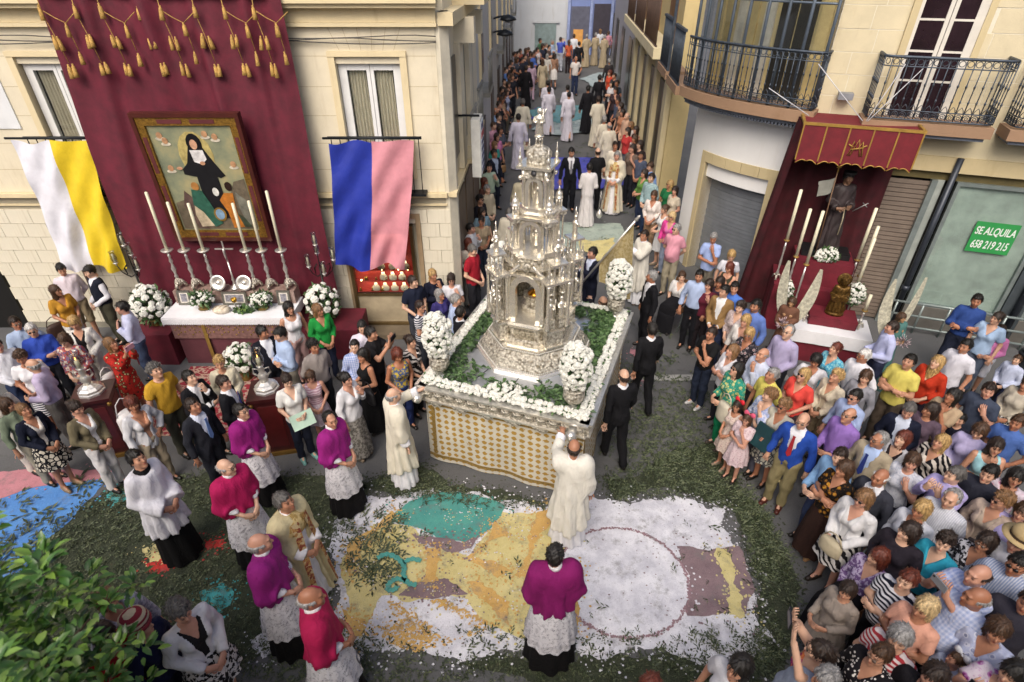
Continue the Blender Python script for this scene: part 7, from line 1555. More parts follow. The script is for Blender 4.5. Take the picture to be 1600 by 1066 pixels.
Pn(757, 284, 60, 'down', 1.64, f_, 'long:red', 'long:5a3a30', 'tr:30303a', 'woman with long auburn hair between beige and pale green shirts')
Pn(764, 262, 35, 'down', 1.76, m_, 'short:black', 'shirt:9fb09c', 'tr:30343c', 'man in pale green shirt in the street row')
Pn(772, 240, 45, 'down', 1.74, m_, 'short:dark', 'jacket:161a28+9aa4b8', 'tr:1c2230', 'man in navy jacket in the street row')
Pn(773, 227, 45, 'clasp', 1.62, f_, 'bob:light', 'tee:3c8c80', 'tr:8a7a70', 'woman in teal tee carrying a tan bag in the street row')
Pn(776, 214, 40, 'down', 1.64, f_, 'long:dark', 'tee:c078a0', 'tr:4a4c58', 'woman in rose pink tee in the street row')
Pn(771, 197, 50, 'down', 1.74, m_, 'short:brown', 'shirt:cc98ac', 'tr:4a4c54', 'man in pink shirt in the street row')
Pn(775, 174, 55, 'down', 1.74, m_, 'bald:grey', 'shirt:93aed2', 'tr:3c3c44', 'bald man in light blue shirt in the street row')
for k, (x, y, sx, hr, tp, lab) in enumerate((
 (776, 153, f_, 'long:dark', 'tee:6a5040', 'woman in brown tee up the street beside the sky blue striped top'), (784, 156, f_, 'bob:brown', 'tee:9a8068', 'woman in tan tee up the street beside the striped top'), (791, 144, f_, 'long:dark', 'tee:d0d4dc/stripe/4a62a8', 'woman in blue striped tee up the street'), (794, 132, f_, 'long:dark', 'tank:22222a', 'woman in black vest top up the street'),
 (790, 110, m_, 'short:dark', 'shirt:5a78b0', 'man in mid blue shirt up the street against the pale house'), (795, 119, m_, 'short:dark', 'shirt:7f9cc8', 'man in sky blue shirt up the street beside the mid blue one'), (799, 98, f_, 'bob:dark', 'tee:c8c8cc', 'woman in white tee up the street'), (804, 85, m_, 'short:dark', 'shirt:8a8a94', 'man in grey shirt up the street'), (813, 80, f_, 'long:dark', 'tee:a05a4a', 'woman in brick red tee up the street'), (816, 94, m_, 'short:black', 'polo:2a2a34', 'man in charcoal polo up the street'),
 (826, 78, f_, 'bob:brown', 'tee:c89aa4', 'woman in dusty pink tee up the street'), (833, 86, m_, 'short:dark', 'shirt:4a6ab4', 'man in royal blue shirt up the street'), (840, 78, f_, 'bob:dark', 'tee:d4d0d4', 'woman in cream tee at the end of the street row'), (844, 64, m_, 'short:dark', 'polo:4a6a50', 'man in green polo before the garage shutter'), (853, 71, m_, 'short:salt', 'jacket:1a1c24+c8c8cc', 'man in dark suit before the garage shutter'), (863, 66, m_, 'short:grey', 'shirt:a0b0c8', 'man in pale blue shirt before the garage shutter'))):
    Pn(x, y, 40 + (k * 17) % 40, ('down', 'clasp', 'down', 'fold')[k % 4], 1.66 if sx == f_ else 1.75, sx, hr, tp, 'tr:' + ('30343c', '4a4a50', '6a6458')[k % 3], lab)
Pn(876, 62, 150, 'phone', 1.78, m_, 'short:dark', 'shirt:4a58b0', 'tr:b4b8c4', 'man in violet blue shirt with raised camera at the street end')
Pn(889, 66, 190, 'down', 1.70, f_, 'long:brown', 'tee:b85a3c', 'tr:2a2024', 'woman in orange red top at the street end')
Pn(897, 57, 170, 'down', 1.75, m_, 'short:brown', 'shirt:d0d2d8', 'tr:3a4a6a', 'man in white shirt in front of the lit doorway')
Pn(905, 69, 185, 'down', 1.72, m_, 'short:black', 'jacket:17171c+c0c0c4', 'tr:17171c', 'man in black jacket in front of the lit doorway')
Pn(831, 101, 180, 'walk', 1.68, f_, 'bob:dark', 'tunic:b49aac', 'tr:b49aac', 'woman in lilac outfit walking up the street', grp='procession')
Pn(822, 107, 180, 'down', 1.80, m_, 'short:dark', 'habit:141216', 'none', 'figure in long black gown beside the lilac outfit', grp='procession')
Pn(848, 97, 180, 'walk', 1.68, f_, 'bob:brown', 'blazer:b4a68c+b4a68c', 'sk:b4a68c', 'woman in beige skirt suit walking up the street', grp='procession')
Pn(866, 87, 185, 'walk', 1.66, f_, 'bob:dark', 'blazer:9a7660+9a7660', 'sk:d4d0cc', 'woman in tan jacket and white skirt up the street', grp='procession')
Pn(855, 88, 180, 'down', 1.64, f_, 'bob:grey', 'long:c8c4bc', 'tr:8a8a80', 'grey haired woman in cream top between the two skirt suits', grp='procession')
Pn(900, 92, 10, 'down', 1.76, m_, 'bald:grey', 'tee:cfc8c4', 'tr:26304c', 'bald man in white tee and jeans with shoulder strap in mid street')
for x, y, s in ((917, 57, 'nearest the lit doorway'), (931, 55, 'in the middle of the trio'), (945, 58, 'beside the pink shirt')): Pn(x, y, 185, 'clasp', 1.76, m_, 'short:grey', 'habit:a3957c', 'none', 'friar in beige habit at the street end ' + s, grp='procession')
Pn(938, 49, 180, 'down', 1.72, f_, 'bob:light', 'tee:ccd0d8', 'tr:88888c', 'woman in pale tee behind the beige friars'); Pn(951, 52, 200, 'down', 1.72, m_, 'short:brown', 'shirt:c08a98', 'tr:55555c', 'person in pink shirt behind the beige friars')
Pn(952, 96, 190, 'down', 1.72, m_, 'short:grey', 'jacket:2e2a2c+6a6460', 'tr:242428', 'man in dark jacket and grey hair near the ochre house')
Pn(953, 114, -60, 'down', 1.66, f_, 'bob:red', 'tee:c04a30', 'tr:2c2c34', 'woman in vermilion tee by the ochre house')
Pn(937, 122, 185, 'down', 1.78, m_, 'short:black', 'jacket:15141a+15141a', 'tr:15141a', 'man in black jacket beside the vermilion tee', grp='procession')
Pn(956, 131, -55, 'fold', 1.66, f_, 'long:black', 'tee:c4c2c6', 'tr:17171b', 'woman in white tee and black trousers with arms folded by the ochre house')
Pn(919, 139, 185, 'down', 1.76, m_, 'short:black', 'habit:15141a', 'none', 'cleric in black cassock walking up the street', grp='procession')
for x, y, s in ((856, 131, 'farther of the pair nearest the pale house'), (858, 141, 'nearer of the pair nearest the pale house'), (887, 138, 'farther of the pair in mid street'), (889, 149, 'nearer of the pair in mid street')): Pn(x, y, 180, 'walk' if y > 140 else 'clasp', 1.76, m_, 'crop:black', 'alb:cfccd8', 'none', 'altar server in white alb, ' + s, grp='procession')
Pn(935, 156, 185, 'clasp', 1.76, m_, 'short:dark', 'habit:cdc6b4', 'none', 'priest in cream robe with hood behind the black cassock', grp='procession')
Pn(944, 187, 190, 'down', 1.72, m_, 'short:grey', 'habit:ccc4b2', 'none', 'grey haired priest in cream robe by the street crowd', grp='procession')
Pn(952, 197, 185, 'down', 1.76, m_, 'bald:grey', 'habit:cfc8b8', 'none', 'bald priest in cream robe by the street crowd', grp='procession')
Pn(817, 160, 175, 'down', 1.76, m_, 'short:salt', 'habit:cbc6b4', 'none', 'dark haired priest in cream robe near the pale house', grp='procession')
Pn(810, 184, 178, 'down', 1.78, m_, 'crop:black', 'alb:cfcbdb', 'none', 'altar server in long lilac white alb behind the street row', grp='procession')
for k, (x, y, sx, hr, tp, lab) in enumerate(((973, 176, f_, 'long:dark', 'tee:b07a5c', 'woman in terracotta tee by the shop pillars'), (980, 182, m_, 'bald:grey', 'shirt:c8a48c', 'balding man in salmon shirt by the shop pillars'), (986, 196, f_, 'bob:light', 'tee:d2ccc8', 'woman in white tee by the shop pillars'), (994, 203, f_, 'long:dark', 'tank:2a2024', 'woman in dark vest by the shop pillars'), (992, 217, f_, 'bob:brown', 'tee:b04a3c/print/d8d0c8', 'woman in red print tee holding a bag by the shop pillars'), (981, 205, f_, 'bob:dark', 'tee:b83a3a', 'woman in scarlet tee by the shop pillars'))):
    Pn(x, y, -60, ('clasp', 'down')[k % 2], 1.64 if sx == f_ else 1.74, sx, hr, tp, 'tr:' + ('3a3438', '6a6a70')[k % 2], lab)
Pn(893, 238, 0, 'down', 1.80, m_, 'short:black', 'jacket:12141c+d2d2d6+787880', 'tr:12141c', 'man in navy suit and grey tie walking towards the tower', hp=15, grp='procession')
Pn(934, 238, 190, 'down', 1.78, m_, 'bald:dark', 'polo:121216', 'tr:121216', 'bald man in black polo beside the navy suit', grp='procession')
Pn(921, 262, 182, 'hold', 1.76, m_, 'crop:black', 'alb:d4d0d0', 'none', 'altar server in white alb carrying a censer behind the tower', grp='procession')
Pn(964, 244, -25, 'clasp', 1.76, m_, 'short:grey', 'cope:cfc6b0', 'none', 'grey haired priest in cream cope facing the tower', grp='procession')
Pn(961, 228, 0, 'down', 1.76, m_, 'short:dark', 'habit:cdc6b8', 'none', 'priest in cream robe behind the grey haired cope wearer', grp='procession')
Pn(843, 221, 170, 'down', 1.74, m_, 'crop:black', 'alb:cac6d2', 'none', 'altar server in white alb just beyond the tower dome', grp='procession')
Pn(834, 236, 175, 'down', 1.74, m_, 'crop:black', 'alb:cdc9d6', 'none', 'altar server in white alb beside the tower dome', grp='procession')
Pn(817, 279, 180, 'down', 1.74, m_, 'short:black', 'chasuble:c6bca0', 'none', 'priest in gold cream chasuble left behind the tower', grp='procession')
Pn(796, 333, 180, 'down', 1.76, m_, 'short:salt', 'chasuble:cbc4b2', 'none', 'grey haired priest in white chasuble close behind the tower', grp='procession')
FR_ = random.Random(17)
for k, (x, y) in enumerate(((780, 164), (787, 150), (784, 141), (797, 126), (788, 128), (801, 109), (796, 103), (807, 93), (820, 89), (829, 84), (809, 84), (822, 79), (836, 82), (848, 72), (858, 74), (800, 120), (779, 183), (781, 203))):
    sx = (m_, f_)[k % 2]; Pn(x, y, 35 + FR_.uniform(0, 50), ('down', 'clasp', 'fold')[k % 3], FR_.uniform(1.60, 1.78), sx, ('short:dark', 'bob:dark', 'short:black', 'long:brown')[k % 4], 'tee:' + ('22242c', '3a3438', '4a4e5a', '2c3040', '5a4a44')[k % 5], 'tr:1f2028', 'onlooker in dark clothes in the packed row along the pale house', grp='onlookers along the pale house')
for k, (x, y) in enumerate(((962, 141), (966, 158), (970, 166), (960, 119), (1000, 226), (1002, 243), (989, 232), (964, 130))):
    sx = (f_, m_)[k % 2]; Pn(x, y, -50 + FR_.uniform(-20, 20), ('down', 'clasp')[k % 2], FR_.uniform(1.60, 1.76), sx, ('bob:dark', 'short:dark')[k % 2], 'tee:' + ('3a2c30', '4a5266', '6a5a50', '28303c')[k % 4], 'tr:22242c', 'onlooker in muted clothes in the row under the ochre balconies', grp='onlookers under the ochre balconies')
# --- right side of the street and the roller door
Pn(1016, 261, -60, 'clasp', 1.74, m_, 'short:brown', 'shirt:7f9ccc', 'tr:3a4050', 'man in sky blue shirt bending forward by the shop', hp=15)
Pn(1007, 271, -60, 'hold', 1.64, f_, 'bob:dark', 'blouse:5a8240', 'tr:26304a', 'woman in leaf green blouse by the shop')
Pn(1018, 278, -50, 'down', 1.76, m_, 'short:dark', 'shirt:a8c0c0/plaid/6a8490', 'tr:20304c', 'man in pale checked shirt by the shop')
Pn(1047, 288, -45, 'down', 1.66, f_, 'long:blond', 'tee:1f6a40', 'tr:3a3c44', 'blonde woman in sunglasses and dark green tee', glasses='dark')
Pn(1055, 298, -60, 'clasp', 1.64, f_, 'bob:dark', 'tee:c4b8a4', 'tr:8a8478', 'woman in oatmeal tee against the pillar')
Pn(1022, 305, -30, 'clasp', 1.68, f_, 'bob:brown', 'blouse:d6ccc6', 'tr:8a7058', 'woman in sheer white blouse and brown trousers')
Pn(1039, 327, -70, 'hold', 1.64, f_, 'bun:brown', 'tank:d8d8d8', 'sk:d8d8d8', 'woman in white sleeveless dress')
Pn(1050, 338, -40, 'hold', 1.66, f_, 'long:fair', 'blazer:c8418a+c86aa0', 'tr:8a94a8', 'blonde woman in sunglasses and hot pink jacket holding a candle', glasses='dark')
Pn(1057, 358, -35, 'behind', 1.78, m_, 'short:grey', 'polo:cc8f9e', 'tr:98907c', 'grey haired man in sunglasses and pink shirt', glasses='dark', fat=.03)
Pn(1007, 368, -70, 'stick', 1.76, m_, 'short:dark', 'chasuble:d6d2c6', 'none', 'priest in white robe beside the processional banner', grp='procession')
Pn(926, 395, -60, 'stick', 1.80, m_, 'short:black', 'jacket:14182a+c4cce0+3a2a4c', 'tr:14182a', 'man in navy suit carrying the processional banner', grp='procession')
Pn(1115, 372, -25, 'chin', 1.74, m_, 'short:grey', 'polo:9aacd8', 'tr:7a7468', 'man in light blue shirt leaning at the roller door with hand at chin', hp=15)
Pn(1143, 399, -20, 'down', 1.62, f_, 'bob:blond', 'tee:ccccd4', 'tr:6a6a72', 'blonde woman in white looking down before the roller door', hp=15)
Pn(1140, 418, -50, 'chin', 1.62, f_, 'long:red', 'tank:3a3a2c', 'tr:2c2a2e', 'auburn haired woman in dark sleeveless top before the roller door', hp=15)
Pn(1066, 432, -40, 'sit', 1.66, f_, 'bun:brown', 'vneck:d8d6d4', 'sk:15151a', 'seated woman in white tee and black skirt with headband')
Pn(1093, 431, -30, 'down', 1.76, m_, 'short:black', 'shirt:a4b4d4', 'tr:121218', 'man in light blue shirt and black trousers before the roller door')
Pn(1108, 445, -40, 'down', 1.62, f_, 'bob:dark', 'long:5a1c2c', 'tr:20181c', 'woman in burgundy top between blue shirt and tan blazer')
Pn(1125, 441, -40, 'down', 1.62, f_, 'bob:dark', 'long:3a2838', 'tr:201a20', 'dark haired woman in plum top behind the tan blazer')
Pn(1132, 455, -40, 'clasp', 1.76, m_, 'short:black', 'jacket:8a6d46+d4d4d4', 'tr:2a3450', 'man in tan blazer over white shirt')
Pn(1148, 450, -50, 'down', 1.74, m_, 'short:black', 'polo:4d74c4', 'tr:2a2c36', 'dark haired man in bright blue sweater near the curtain')
Pn(1157, 480, -50, 'down', 1.62, f_, 'curly:dark', 'blouse:c8b8b4/print/a89898', 'tr:3a3438', 'woman with dark curls in pale printed blouse')
Pn(1181, 478, -55, 'down', 1.74, m_, 'short:black', 'shirt:5f78b8', 'tr:2c3040', 'bearded man in denim blue shirt near the angel figure')
Pn(1165, 501, -50, 'down', 1.64, f_, 'bob:blond', 'blouse:d8d4d0', 'tr:5a5a60', 'blonde woman in white blouse before the dark curls')
Pn(1019, 432, -80, 'down', 1.74, m_, 'short:grey', 'jacket:111116+d8d8dc+14141a', 'tr:111116', 'grey haired man in black suit walking beside the flower urn', grp='float escorts')
Pn(942, 472, 180, 'push', 1.72, m_, 'bald:brown', 'jacket:1a1a20+c8c8cc', 'tr:1a1a20', 'balding man half hidden behind the back flower urn', grp='float escorts')
Pn(1019, 515, 185, 'walk', 1.78, m_, 'short:black', 'jacket:111115+d8d8dc', 'tr:111115', 'dark haired man in black suit walking along the float', grp='float escorts')
Pn(975, 588, 190, 'walk', 1.80, m_, 'bald:dark', 'jacket:0f0f13+d8d8dc', 'tr:0f0f13', 'bald man in black suit walking along the float', grp='float escorts')
# --- crowd on the right
def Rn(*a, **k): return Pn(*a, **k)
Rn(1112, 521, -60, 'chin', 1.64, m_, 'short:dark', 'tee:141416', 'tr:1e2638', 'boy in black tee with a red motif and dark jeans', shoes='b8b8b8')
Rn(1145, 548, -75, 'fold', 1.62, f_, 'bob:light', 'blouse:d8d8de', 'tr:24242c', 'light haired woman in white shirt behind the boy', hp=-15)
Rn(1171, 522, -60, 'down', 1.64, f_, 'bob:blond', 'vneck:2c2830/floral/8a5a60/a8a0a0', 'tr:24222a', 'blonde woman in dark floral blouse', glasses='clear')
Rn(1152, 577, -70, 'hold', 1.68, f_, 'bob:black', 'tunic:2c8c78/floral/b4c8a0/c8c070', 'tr:12784e', 'woman in turquoise floral tunic and green trousers', hp=-15, glasses='dark', shoes='3a3028')
Rn(1192, 554, -70, 'chin', 1.72, m_, 'bald:grey', 'shirt:c4cce0', 'tr:4a4c54', 'bald elderly man in pale blue shirt', hp=-15)
Rn(1232, 519, -55, 'down', 1.80, m_, 'recede:grey', 'shirt:a79fc0', 'tr:20222a', 'tall grey haired man in lavender striped shirt', glasses='clear', hp=-15)
Rn(1207, 586, -70, 'down', 1.74, m_, 'short:grey', 'polo:d3c765', 'tr:6a6450', 'grey haired man in pale yellow polo', hp=-15)
Rn(1256, 586, -60, 'clasp', 1.66, f_, 'bob:blond', 'vneck:d84a42', 'tr:4a3a40', 'blonde woman in coral top', hp=-15, glasses='dark')
Rn(1275, 563, -40, 'down', 1.58, f_, 'bob:black', 'vneck:d0d0d6', 'tr:40404a', 'dark haired woman with headband in white before the small altar', hp=15)
Rn(1306, 545, -70, 'down', 1.64, f_, 'bun:red', 'vneck:4a98b8/print/84c0cc', 'sk:4a98b8/print/84c0cc', 'woman in turquoise print dress before the small altar', hp=-15)
Rn(1307, 588, -70, 'clasp', 1.64, f_, 'curly:blond', 'blazer:cfc4ae+c4b89e', 'tr:7a6a54', 'blonde woman in cream linen jacket', hp=-15)
Rn(1203, 617, -70, 'chin', 1.60, f_, 'curly:light', 'blouse:9aa8d0/print/c8ccdc', 'tr:5a5a68', 'curly haired woman in blue print blouse behind the girls')
Rn(1153, 634, -65, 'clasp', 1.34, f_, 'long:dark', 'tank:cdbcb0/dots/b09090', 'ks:cdbcb0/dots/b09090', 'girl with red hair bow in cream dress')
Rn(1168, 655, -50, 'chin', 1.30, f_, 'long:brown', 'tee:d0bcc0/dots/b898a0', 'ks:d0bcc0/dots/b898a0', 'girl with pink hair bow and red sash')
Rn(1225, 634, -60, 'hold', 1.62, f_, 'curly:light', 'cardigan:b4b0a0+b8b4a8', 'ks:4a4a4e/blob/b8b4a4', 'woman in sunglasses and grey jacket holding a dark green folder', glasses='dark')
Rn(1255, 657, -45, 'down', 1.74, m_, 'bald:brown', 'jacket:2348a0+d6d8de+a02830', 'tr:8a7f5c', 'bald man in royal blue blazer and khaki trousers', glasses='clear', fat=.05, shoes='4a2018')
Rn(1327, 649, -65, 'hold', 1.74, m_, 'bald:dark', 'shirt:8d6cb4', 'tr:2a2a36', 'bald man in violet shirt and glasses', glasses='clear', hp=-15)
Rn(1313, 713, -70, 'hold', 1.68, m_, 'short:dark', 'shirt:7ba0c8', 'tr:2a3450', 'dark haired man in pale denim shirt')
Rn(1320, 733, -75, 'fold', 1.64, f_, 'bob:brown', 'vneck:17130f/floral/b8862c/8a5a20', 'mx:33201a', 'woman in black and gold print top and brown skirt', shoes='8a6a48')
Rn(1336, 620, -65, 'down', 1.72, m_, 'short:black', 'shirt:9cacd0', 'tr:33384a', 'young man in sunglasses and light blue shirt', glasses='dark')
Rn(1526, 470, -40, 'fold', 1.80, m_, 'short:black', 'shirt:2c4684', 'tr:1c2234', 'bearded man in denim blue shirt with folded arms by the shop window')
Rn(1558, 497, -55, 'down', 1.66, f_, 'bun:dark', 'vneck:9cb4d2', 'tr:5a6478', 'woman with hair tied back in pale blue top by the lamp post')
def stand_on(o, dz):
    o.location.z += dz; return o
Rn(1564, 516, -50, 'hold', 1.42, m_, 'short:dark', 'shirt:c67aac', 'sh:d4d4dc', 'boy in pink shirt and white shorts by the lamp post', glasses='clear')
Rn(1590, 562, -70, 'down', 1.30, m_, 'short:brown', 'shirt:b8c0d8', 'tr:1e2440', 'small boy in pale shirt and navy trousers by the lamp post')
Rn(1606, 600, -70, 'clasp', 1.60, f_, 'bob:brown', 'long:b8b0a0', 'ks:d0ccc8/check/2a2828', 'woman in beige knit and checked skirt')
Rn(1394, 512, -100, 'hold', 1.66, m_, 'short:dark', 'shirt:b6bce0', 'tr:2a3048', 'man in pale lavender shirt reaching to the small altar')
Rn(1350, 556, -60, 'down', 1.72, m_, 'short:white', 'shirt:d4d4da', 'tr:5a5c64', 'white haired man in glasses and white shirt', glasses='clear')
Rn(1353, 589, -60, 'down', 1.64, f_, 'bob:brown', 'long:8c8c94', 'tr:44444c', 'brown haired woman in grey top behind sunglasses')
Rn(1421, 565, -60, 'fold', 1.78, m_, 'short:black', 'polo:cfc264', 'tr:554a40', 'man in yellow polo with folded arms', hp=-15)
Rn(1465, 566, -65, 'down', 1.68, f_, 'long:blond', 'blouse:b4341c', 'tr:2c2430', 'blonde woman in orange red blouse', hp=-15)
Rn(1509, 541, -65, 'down', 1.76, m_, 'short:black', 'polo:cfcfd8', 'tr:50525c', 'dark haired young man in white shirt near the lamp post')
Rn(1420, 641, -40, 'clasp', 1.72, m_, 'short:salt', 'jacket:12172a+b8c0d0', 'tr:12172a', 'grey haired man in navy suit with lowered head', hp=15)
Rn(1489, 619, -70, 'chin', 1.68, f_, 'bob:black', 'vneck:b39c80', 'tr:6a5c48', 'dark haired woman in tan blouse with hand at chin', hp=-15)
Rn(1501, 656, -60, 'down', 1.36, m_, 'short:black', 'tee:1b1c2c', 'tr:20222c', 'dark haired child between tan blouse and zebra print')
Rn(1471, 691, -70, 'clasp', 1.62, f_, 'bob:blond', 'vneck:17151a/zebra/ccc4ba', 'tr:22202a', 'blonde woman in zebra print blouse', hp=-15)
Rn(1411, 685, -65, 'down', 1.64, f_, 'bob:red', 'blazer:c4c4c8+2a2226', 'tr:4a4a54', 'auburn haired woman in white grey cardigan', hp=-15)
Rn(1374, 687, -60, 'down', 1.70, m_, 'recede:grey', 'jacket:a69a84+a4b8dc+2c3c80', 'tr:6a6254', 'balding man in beige jacket and blue tie', glasses='clear')
Rn(1426, 721, -60, 'down', 1.64, f_, 'bob:brown', 'tee:c8cad4/lace/9aa4b8', 'tr:3a3c4a', 'woman in white lace top with yellow strap')
Rn(1376, 746, -65, 'down', 1.70, m_, 'bald:white', 'jacket:33353f+cfcfd4+701c24', 'tr:2a2c34', 'bald man in dark grey suit behind the white jacket')
Rn(1531, 673, -55, 'clasp', 1.66, f_, 'long:brown', 'shirt:b2aad0', 'tr:34343e', 'woman with long brown hair in lilac shirt', hp=15)
Rn(1556, 697, -30, 'chin', 1.66, f_, 'long:dark', 'tank:9ccad2', 'tr:1e2440', 'woman with very long dark hair in pale aqua vest')
Rn(1492, 742, -65, 'phone', 1.72, m_, 'short:salt', 'shirt:aba2d2', 'tr:3a3a48', 'grey haired man in lilac shirt with raised hands')
Rn(1588, 745, -60, 'down', 1.64, f_, 'long:black', 'vneck:ccc0cc/floral/8a4a70/c8a0b0', 'tr:2a2a34', 'black haired woman in white floral top')
Rn(1350, 779, -65, 'clasp', 1.64, f_, 'bob:light', 'cardigan:d6d6d8+cfcfd0', 'ks:d0ccc8/zebra/1c1a1c', 'woman in sunglasses and white jacket over zebra skirt', glasses='dark')
Rn(1440, 796, -65, 'hold', 1.64, f_, 'bob:blond', 'blouse:cfd2dc', 'tr:242c58', 'blonde woman in white shirt with a navy wrap over her arm')
Rn(1487, 779, -60, 'down', 1.74, m_, 'recede:grey', 'shirt:cdced6/pin/b0b4c0', 'tr:3a3c46', 'balding man in white pinstripe shirt')
Rn(1566, 782, -65, 'clasp', 1.64, f_, 'curly:light', 'blazer:b8a698+b0a090', 'tr:4a4448', 'curly haired woman in sunglasses and beige cardigan', glasses='dark')
Rn(1477, 847, -70, 'fold', 1.62, f_, 'curly:dark', 'vneck:2f9cb8', 'tr:2a2630', 'woman in bright cyan top with folded arms', fat=.03)
Rn(1541, 847, -65, 'down', 1.62, f_, 'bob:dark', 'vneck:1a1a20/print/b8b8c0', 'tr:222028', 'woman in black and white speckled blouse', glasses='clear')
Rn(1593, 847, -65, 'down', 1.74, m_, 'short:dark', 'polo:d0d0d8', 'tr:3a3c46', 'man in white shirt behind the straw hat')
Rn(1592, 882, -65, 'down', 1.76, m_, 'short:black', 'shirt:c4c8d4/pin/8a98b8', 'tr:16161c', 'man in sunglasses and blue striped white shirt', glasses='dark')
Rn(1373, 870, -65, 'sit', 1.66, f_, 'bob:red', 'blouse:6f5584/print/b8aac8', 'mx:121014', 'seated woman in purple print blouse with walking stick', fat=.03)
Rn(1325, 923, -70, 'hold', 1.36, f_, 'bob:dark', 'long:958a80', 'ks:958a80', 'child in grey beige knitted dress')
Rn(1419, 906, -65, 'fold', 1.60, f_, 'short:red', 'tee:d4d4da/stripe/15182a', 'tr:18181e', 'woman in black and white striped tee', fat=.04)
Rn(1446, 950, -70, 'fold', 1.64, f_, 'bob:fair', 'tee:dca48e', 'tr:3a3034', 'blonde woman in peach top', fat=.03)
Rn(1529, 899, -80, 'phone', 1.76, m_, 'bald:dark', 'polo:97a8d8/plaid/c4cce8', 'tr:20222e', 'balding man in blue checked shirt lifting a camera', fat=.02)
Rn(1526, 934, -75, 'down', 1.72, m_, 'bald:grey', 'polo:a4b4dc/plaid/ccd4ec', 'tr:2a2c38', 'bald man in pale blue checked shirt', fat=.04)
Rn(1407, 996, -70, 'fold', 1.62, f_, 'bob:grey', 'tee:d8cccc/stripe/a8343c', 'tr:34343c', 'grey blonde woman in red striped tee')
Rn(1376, 1023, -70, 'down', 1.62, f_, 'short:brown', 'blouse:141218/dots/d8d4d0', 'tr:1a181e', 'woman in black polka dot blouse', glasses='clear')
Rn(1282, 1018, -110, 'raise', 1.64, f_, 'tail:dark', 'tank:a02a68/print/d0784a/4a2a6a', 'tr:1c1a22', 'woman in magenta print top holding a phone overhead', glasses='dark')
Rn(1290, 1062, -60, 'down', 1.72, m_, 'short:grey', 'shirt:8a94a8', 'tr:34363e', 'grey haired man next to the polka dot blouse')
Rn(1495, 1030, -80, 'chin', 1.20, f_, 'short:brown', 'tee:b4c0da', 'ks:b4c0da', 'little girl with white hair bow in pale blue dress')
Rn(1512, 1062, -60, 'down', 1.24, m_, 'curly:fair', 'polo:cfcfd8', 'sh:5a6a8a', 'fair haired child beside the pale blue dress')
Rn(1584, 1052, -70, 'phone', 1.64, f_, 'bob:black', 'vneck:cfc4d0/floral/8a3a80/b07ab0', 'tr:2a2832', 'black haired woman in white floral top with a phone')
Rn(1156, 1042, -60, 'down', 1.64, f_, 'long:black', 'tee:c0c0c6', 'tr:2c2c34', 'woman with long black hair at the carpet edge')
Rn(1016, 1072, 150, 'down', 1.64, f_, 'bob:red', 'tee:8a4a48', 'tr:2c2c34', 'auburn haired person at the carpet edge')
for k, (x, y, sx, hr, tp, lab) in enumerate(((1455, 640, f_, 'bob:dark', 'long:5a4a58', 'woman in mauve top behind the navy suit'), (1545, 610, m_, 'short:dark', 'polo:3c4456', 'man in slate polo behind the lamp post'), (1590, 660, m_, 'short:brown', 'polo:4a68a8', 'man in blue polo at the crowd edge'), (1546, 740, m_, 'short:black', 'polo:2a2c38', 'man in dark polo behind the curly haired cardigan'), (1600, 800, f_, 'bob:brown', 'long:a9a0d0', 'woman in pale violet sweater at the crowd edge'), (1420, 830, f_, 'bob:dark', 'long:241f28', 'woman in black top behind the cyan top'), (1560, 985, f_, 'bob:brown', 'vneck:b4bcd8/floral/8a90b0/d0d4e4', 'woman in pale blue floral blouse at the crowd edge'), (1460, 1056, f_, 'bob:dark', 'long:1a181e', 'woman in black top beside the peach one'), (1610, 940, m_, 'short:dark', 'polo:34323c', 'man in charcoal polo at the crowd edge'))):
    Rn(x, y, -60, 'down', 1.64 if sx == f_ else 1.72, sx, hr, tp, 'tr:2c2e38', lab)
# --- clergy
CL = dict(grp='clergy')
Pn(376, 643, 70, 'clasp', 1.76, m_, 'short:black', 'prelate:8d1c72', 'none', 'prelate in purple cape and lace with glasses beside the mahogany pedestal', glasses='clear', hp=-15, **CL)
Pn(515, 656, 70, 'clasp', 1.78, m_, 'recede:black', 'prelate:94207a', 'none', 'dark haired prelate in purple cape and lace next to the white chasuble', **CL)
Pn(353, 730, 60, 'clasp', 1.74, m_, 'bald:grey', 'prelate:b01c58', 'none', 'bald prelate in crimson cape with glasses next to the white surplice', glasses='clear', **CL)
Pn(443, 784, 70, 'clasp', 1.78, m_, 'short:salt', 'cope:c9bd96', 'none', 'celebrant in cream cope with embroidered gold orphrey', hp=-15, **CL)
Pn(405, 849, 95, 'clasp', 1.80, m_, 'bald:grey', 'prelate:8a1f74', 'none', 'bald prelate in purple cape beside the cream cope', hy=25, **CL)
Pn(485, 935, 110, 'clasp', 1.78, m_, 'bald:grey', 'prelate:a81a4c', 'none', 'bald prelate in crimson cape at the edge of the white salt', **CL)
Pn(868, 868, 185, 'clasp', 1.78, m_, 'crop:black', 'prelate:80195f', 'none', 'prelate in purple cape standing on the salt carpet with his back turned', **CL)
Pn(213, 717, 70, 'clasp', 1.86, m_, 'short:black', 'surplice:d8d8e0', 'none', 'dark haired cleric in wide white surplice over black cassock', hp=-15, **CL)
Pn(614, 618, 120, 'push', 1.80, m_, 'bald:grey', 'chasuble:dcd6c4', 'none', 'bald priest in cream chasuble holding the float handle beside the print top', **CL)
Pn(897, 700, 172, 'push', 1.80, m_, 'bald:dark', 'chasuble:dedbd0', 'none', 'bald priest in white chasuble with gold crosses holding the float handle', **CL)
Pn(280, 955, 60, 'clasp', 1.66, f_, 'curly:salt', 'blazer:d6d6d8+1c1a1c', 'ks:d2d0d0/print/1b1a1d', 'grey curly haired woman in white jacket over black and white dress', hp=15)
